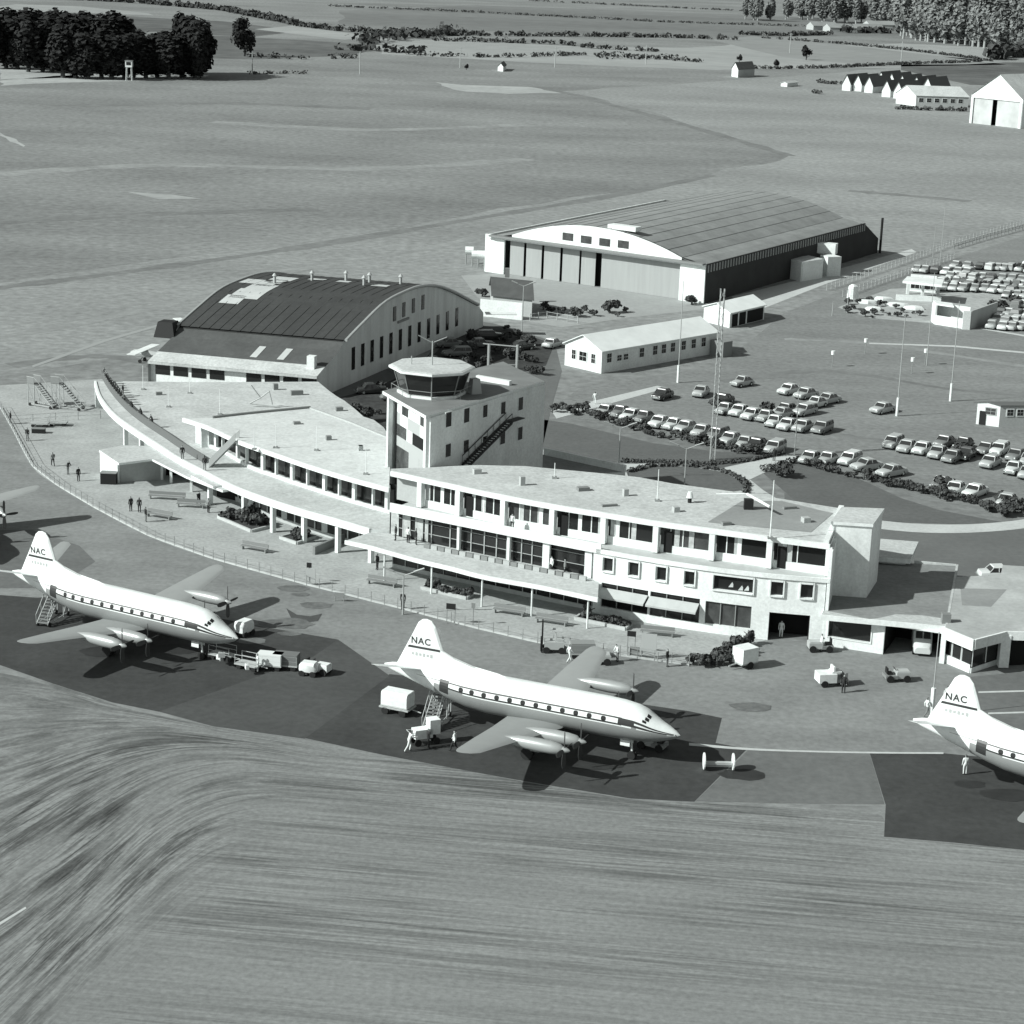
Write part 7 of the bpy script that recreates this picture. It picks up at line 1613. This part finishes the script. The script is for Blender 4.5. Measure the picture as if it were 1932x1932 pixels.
roofpole(1453, 1016, ZR, 5.6, 'white flagpole on the front edge of the terminal roof near its right end', .08)
roofpole(1046, 902, ZR, 1.6, 'short post on the rear of the terminal roof near the tower'); roofpole(1240, 945, ZR, 3.2, 'pole with small white pennant on the middle of the terminal roof')
for i, (x, y) in enumerate(((318, 768), (415, 782), (358, 742), (270, 735))): roofpole(x, y, ZD, 3.2 if i % 2 else 2.6, ['thin pole on the left part of the sun deck', 'tall thin pole on the sun deck by the upper roof corner', 'thin pole on the rear of the sun deck', 'thin pole at the rear left of the sun deck'][i], .05)
for i, (x, y) in enumerate(((597, 850), (690, 895), (480, 848), (520, 845))): roofpole(x, y, 6.88, 2.8, ['thin pole in the middle of the upper roof', 'thin pole on the upper roof near the tower', 'thin pole on the front edge of the upper roof', 'thin pole behind the front edge of the upper roof'][i], .045)
o = thing('roof_light_fitting', 'small white round fitting on the terminal roof left of the floodlight frame', 'lamp'); m = MB(); m.tube((0, 0, 0), (0, 0, .5), .2); m.build('base', BLACK, o, rel=(0, 0, 0)); m = MB(); m.tube((0, 0, .5), (0, 0, 1.1), .35, .2, 10); m.build('lamp', WHITE, o, rel=(0, 0, 0)); o.location = G(1301, 948, ZR)
o = thing('floodlight_frame', 'white slanting floodlight frame on the grey part of the terminal roof', 'floodlight'); m = MB(); m.tube((-2.8, .3, 1.3), (.2, 0, 1.5), .08); m.tube((.2, 0, 1.5), (2.2, -2.2, .9), .14); m.build('arm', WHITE, o, rel=(0, 0, 0)); m = MB(); m.box((.4, 0, .5), (.9, .7, 1.0)); m.build('box', BLACK, o, rel=(0, 0, 0)); o.location = G(1404, 960, ZR)
# wind and sculpture like white frame on the sun deck
o = thing('deck_sculpture', 'white angular frame sculpture standing on the sun deck behind the upper roof', 'sculpture'); m = MB()
for a, b in (((-1.1, 0, 2.8), (.1, 0, 1.2)), ((.1, 0, 1.2), (-1.3, 0, .4)), ((.1, 0, 1.2), (1.2, 0, 2.1)), ((1.2, 0, 2.1), (1.6, 0, .4)), ((-1.3, 0, .4), (2.4, 0, .1))): m.tube(a, b, .09, n=6)
m.build('frame', LTG, o, rel=(0, 0, 0)); o.location = G(490, 768, ZD)
def power_pole(x, y, h, label):
    o = thing('power_pole', label, 'power pole'); m = MB(); m.tube((0, 0, 0), (0, 0, h), .28, .2, 6); m.build('pole', GALV, o, rel=(0, 0, 0)); m = MB(); m.box((0, 0, h-.8), (2.4, .2, .2)); m.build('crossarm', GALV, o, rel=(0, 0, 0)); o.location = G(x, y)
for i, (x, y) in enumerate(((476, 141), (679, 140), (868, 128), (1047, 127), (1218, 122))): power_pole(x, y, 9.5, ['pale power pole nearest the round tree', 'pale power pole between the round tree and the white hut', 'pale power pole left of the tiny white hut', 'pale power pole right of the tiny white hut', 'pale power pole at the scrub, farthest right of the line'][i])
for i, (x, y) in enumerate(((1490, 100), (1700, 118), (1830, 66), (1905, 68))): power_pole(x, y, 11, ['faint pale pole beside the far hedge, above the lone hut', 'pale pole in the pasture above the steep huts', 'pale pole before the left part of the poplar belt', 'pale pole before the right part of the poplar belt'][i])
for i, (x, y) in enumerate(((1632, 668), (1745, 688), (1570, 692), (1720, 705))): 
    o = thing('path_lamp', ['small white globe lamp on the car park verge, farthest left', 'small white globe lamp nearest the long mast', 'small white globe lamp on the verge below the long hut', 'small white globe lamp on the verge in the middle'][i], 'lamp'); m = MB(); m.tube((0, 0, 0), (0, 0, 1.9), .05); m.build('post', STEEL, o, rel=(0, 0, 0)); m = MB(); m.tube((0, 0, 1.9), (0, 0, 2.5), .3, .3, 10); m.build('globe', WHITE, o, rel=(0, 0, 0)); o.location = G(x, y)
# picket and rail fences
def fence(pts, h, label, step=2.4, mt=GALV, rails=(.5, .95), r=.05, curb=False, mesh=True):
    P = [Vector((p.x, p.y, 0)) for p in [G(x, y) for x, y in pts]]; L = sum((b-a).length for a, b in zip(P, P[1:])); n = max(2, int(L/step)); Q = resample(P, n)
    o = building('fence', label, 'fence', P[0])
    if n <= 95:
        for q in Q: m = MB(); m.tube((q.x, q.y, 0), (q.x, q.y, h), r, n=5); m.build('post', mt, o)
    else:
        m = MB()
        for q in Q: m.tube((q.x, q.y, 0), (q.x, q.y, h), r, n=5)
        e = m.build('post', mt, o); e['kind'] = 'stuff'
    m = MB()
    for z in rails:
        for a, b in zip(Q, Q[1:]): m.tube((a.x, a.y, h*z), (b.x, b.y, h*z), r*.5, n=4, cap=False)
    m.build('rail', mt, o)
    if curb: m = MB(); ribbon(m, Q, 0, .16, .25); m.build('kerb', CONC, o)
    return o
fence(FENCE[1:], 1.05, 'long curved post and rail fence with pale kerb between the terrace and the apron', 1.6, STEEL, (.5, .97), .035, True)
WF = M('white_picket', .42, .8)
fence([(1560, 548), (1640, 520), (1720, 492), (1800, 462), (1880, 438), (1960, 415)], 1.3, 'white picket fence running off right beside the long hangar road', 2.2, WF, (.5, .9), .07)
fence([(1590, 560), (1660, 536), (1740, 508), (1800, 488)], 1.3, 'white picket fence nearer the petrol station', 2.0, WF, (.5, .9), .07)
fence([(1800, 470), (1860, 452), (1960, 425)], 1.2, 'dark post fence behind the top row of far parked cars', 2.2, MIDG, (.5, .9), .1)
fence([(1000, 605), (1030, 600), (1090, 610)], 1.2, 'low white yard fence beside the cottage', 1.8, WF, (.4, .9), .08)
fence([(1184, 1240), (1240, 1250), (1300, 1258)], 1.0, 'short rail fence between notice boards and corner bushes', 2.0, STEEL, (.5, .95), .04)
fence([(1185, 905), (1240, 930), (1340, 938), (1400, 935)], .9, 'thin low rail round the oval garden', 3.0, STEEL, (.95,), .03)
fence([(20, 800), (90, 795), (190, 790)], 1.1, 'thin rail fence across the left end of the terrace', 2.4, STEEL, (.5, .95), .04)
# rock garden wall pieces at the station
for i, (x, y, w_, lb_) in enumerate(((1608, 565, 2.2, 'tall white standing stone slab at the petrol station garden'), (1636, 572, 3.6, 'long low white rock in the petrol station garden'), (1664, 566, 3.0, 'white rock beside a bush in the petrol station garden'), (1690, 577, 4.5, 'broad white rock in the middle of the petrol station garden'), (1725, 583, 4.0, 'bright white rock at the right end of the petrol station garden'), (1650, 585, 3.4, 'white rock at the front edge of the petrol station garden'))):
    o = thing('garden_rock', lb_, 'rock'); m = MB(); m.loft([[(w_*.5*k*math.cos(t)*(1+.35*math.sin(3*t+i)+.2*math.cos(5*t)), w_*.3*k*math.sin(t), z) for t in [R(45*q) for q in range(8)]] for k, z in ((1, 0), (.9, .3), (.7, .55 if i else 2.4), (.2, .65 if i else 2.8))]); m.build('rock', WHITE2, o, rel=(0, 0, 0)); o.location = G(x, y)
# goods yard frame and small items in the hangar shadow
o = thing('timber_frame', 'pale goalpost-like timber frame in the hangar shadow right of the tower cab', 'frame'); m = MB()
for s in (-2.1, 2.1): m.tube((s, 0, 0), (s, 0, 4.0), .22, n=6)
m.tube((-3.0, 0, 4.0), (2.6, 0, 3.7), .12, n=5); m.build('post', GALV, o, rel=(0, 0, 0)); m = MB(); m.box((0, 0, 1.0), (4.0, .1, .1)); m.build('rail', GALV, o, rel=(0, 0, 0)); o.location = G(948, 700)
for i, (x, y, s_) in enumerate(((885, 498, 2.6), (897, 502, 2.2), (907, 506, 2.6))):
    o = thing('fuel_drum_stand', ['small white tank left of the long hangar front, farthest out', 'small white tank left of the long hangar front, in the middle', 'small white tank against the long hangar front corner'][i], 'tank'); m = MB(); m.tube((-.8, 0, s_), (.8, 0, s_), .8, n=12); m.build('tank', WHITE, o, rel=(0, 0, 0)); m = MB()
    for sx in (-.6, .6):
        for sy in (-.5, .5): m.tube((sx, sy, 0), (sx, sy, s_-.4), .1, n=5)
    m.build('leg', STEEL, o, rel=(0, 0, 0)); o.location = G(x, y)
# ================================================================ finish
for o in list(bpy.data.objects):
    for k in ('_w', '_used'):
        if k in o.keys(): del o[k]
    if o.parent is not None:
        for k in ('label', 'category', 'group'):
            if k in o.keys() and k != 'label': del o[k]
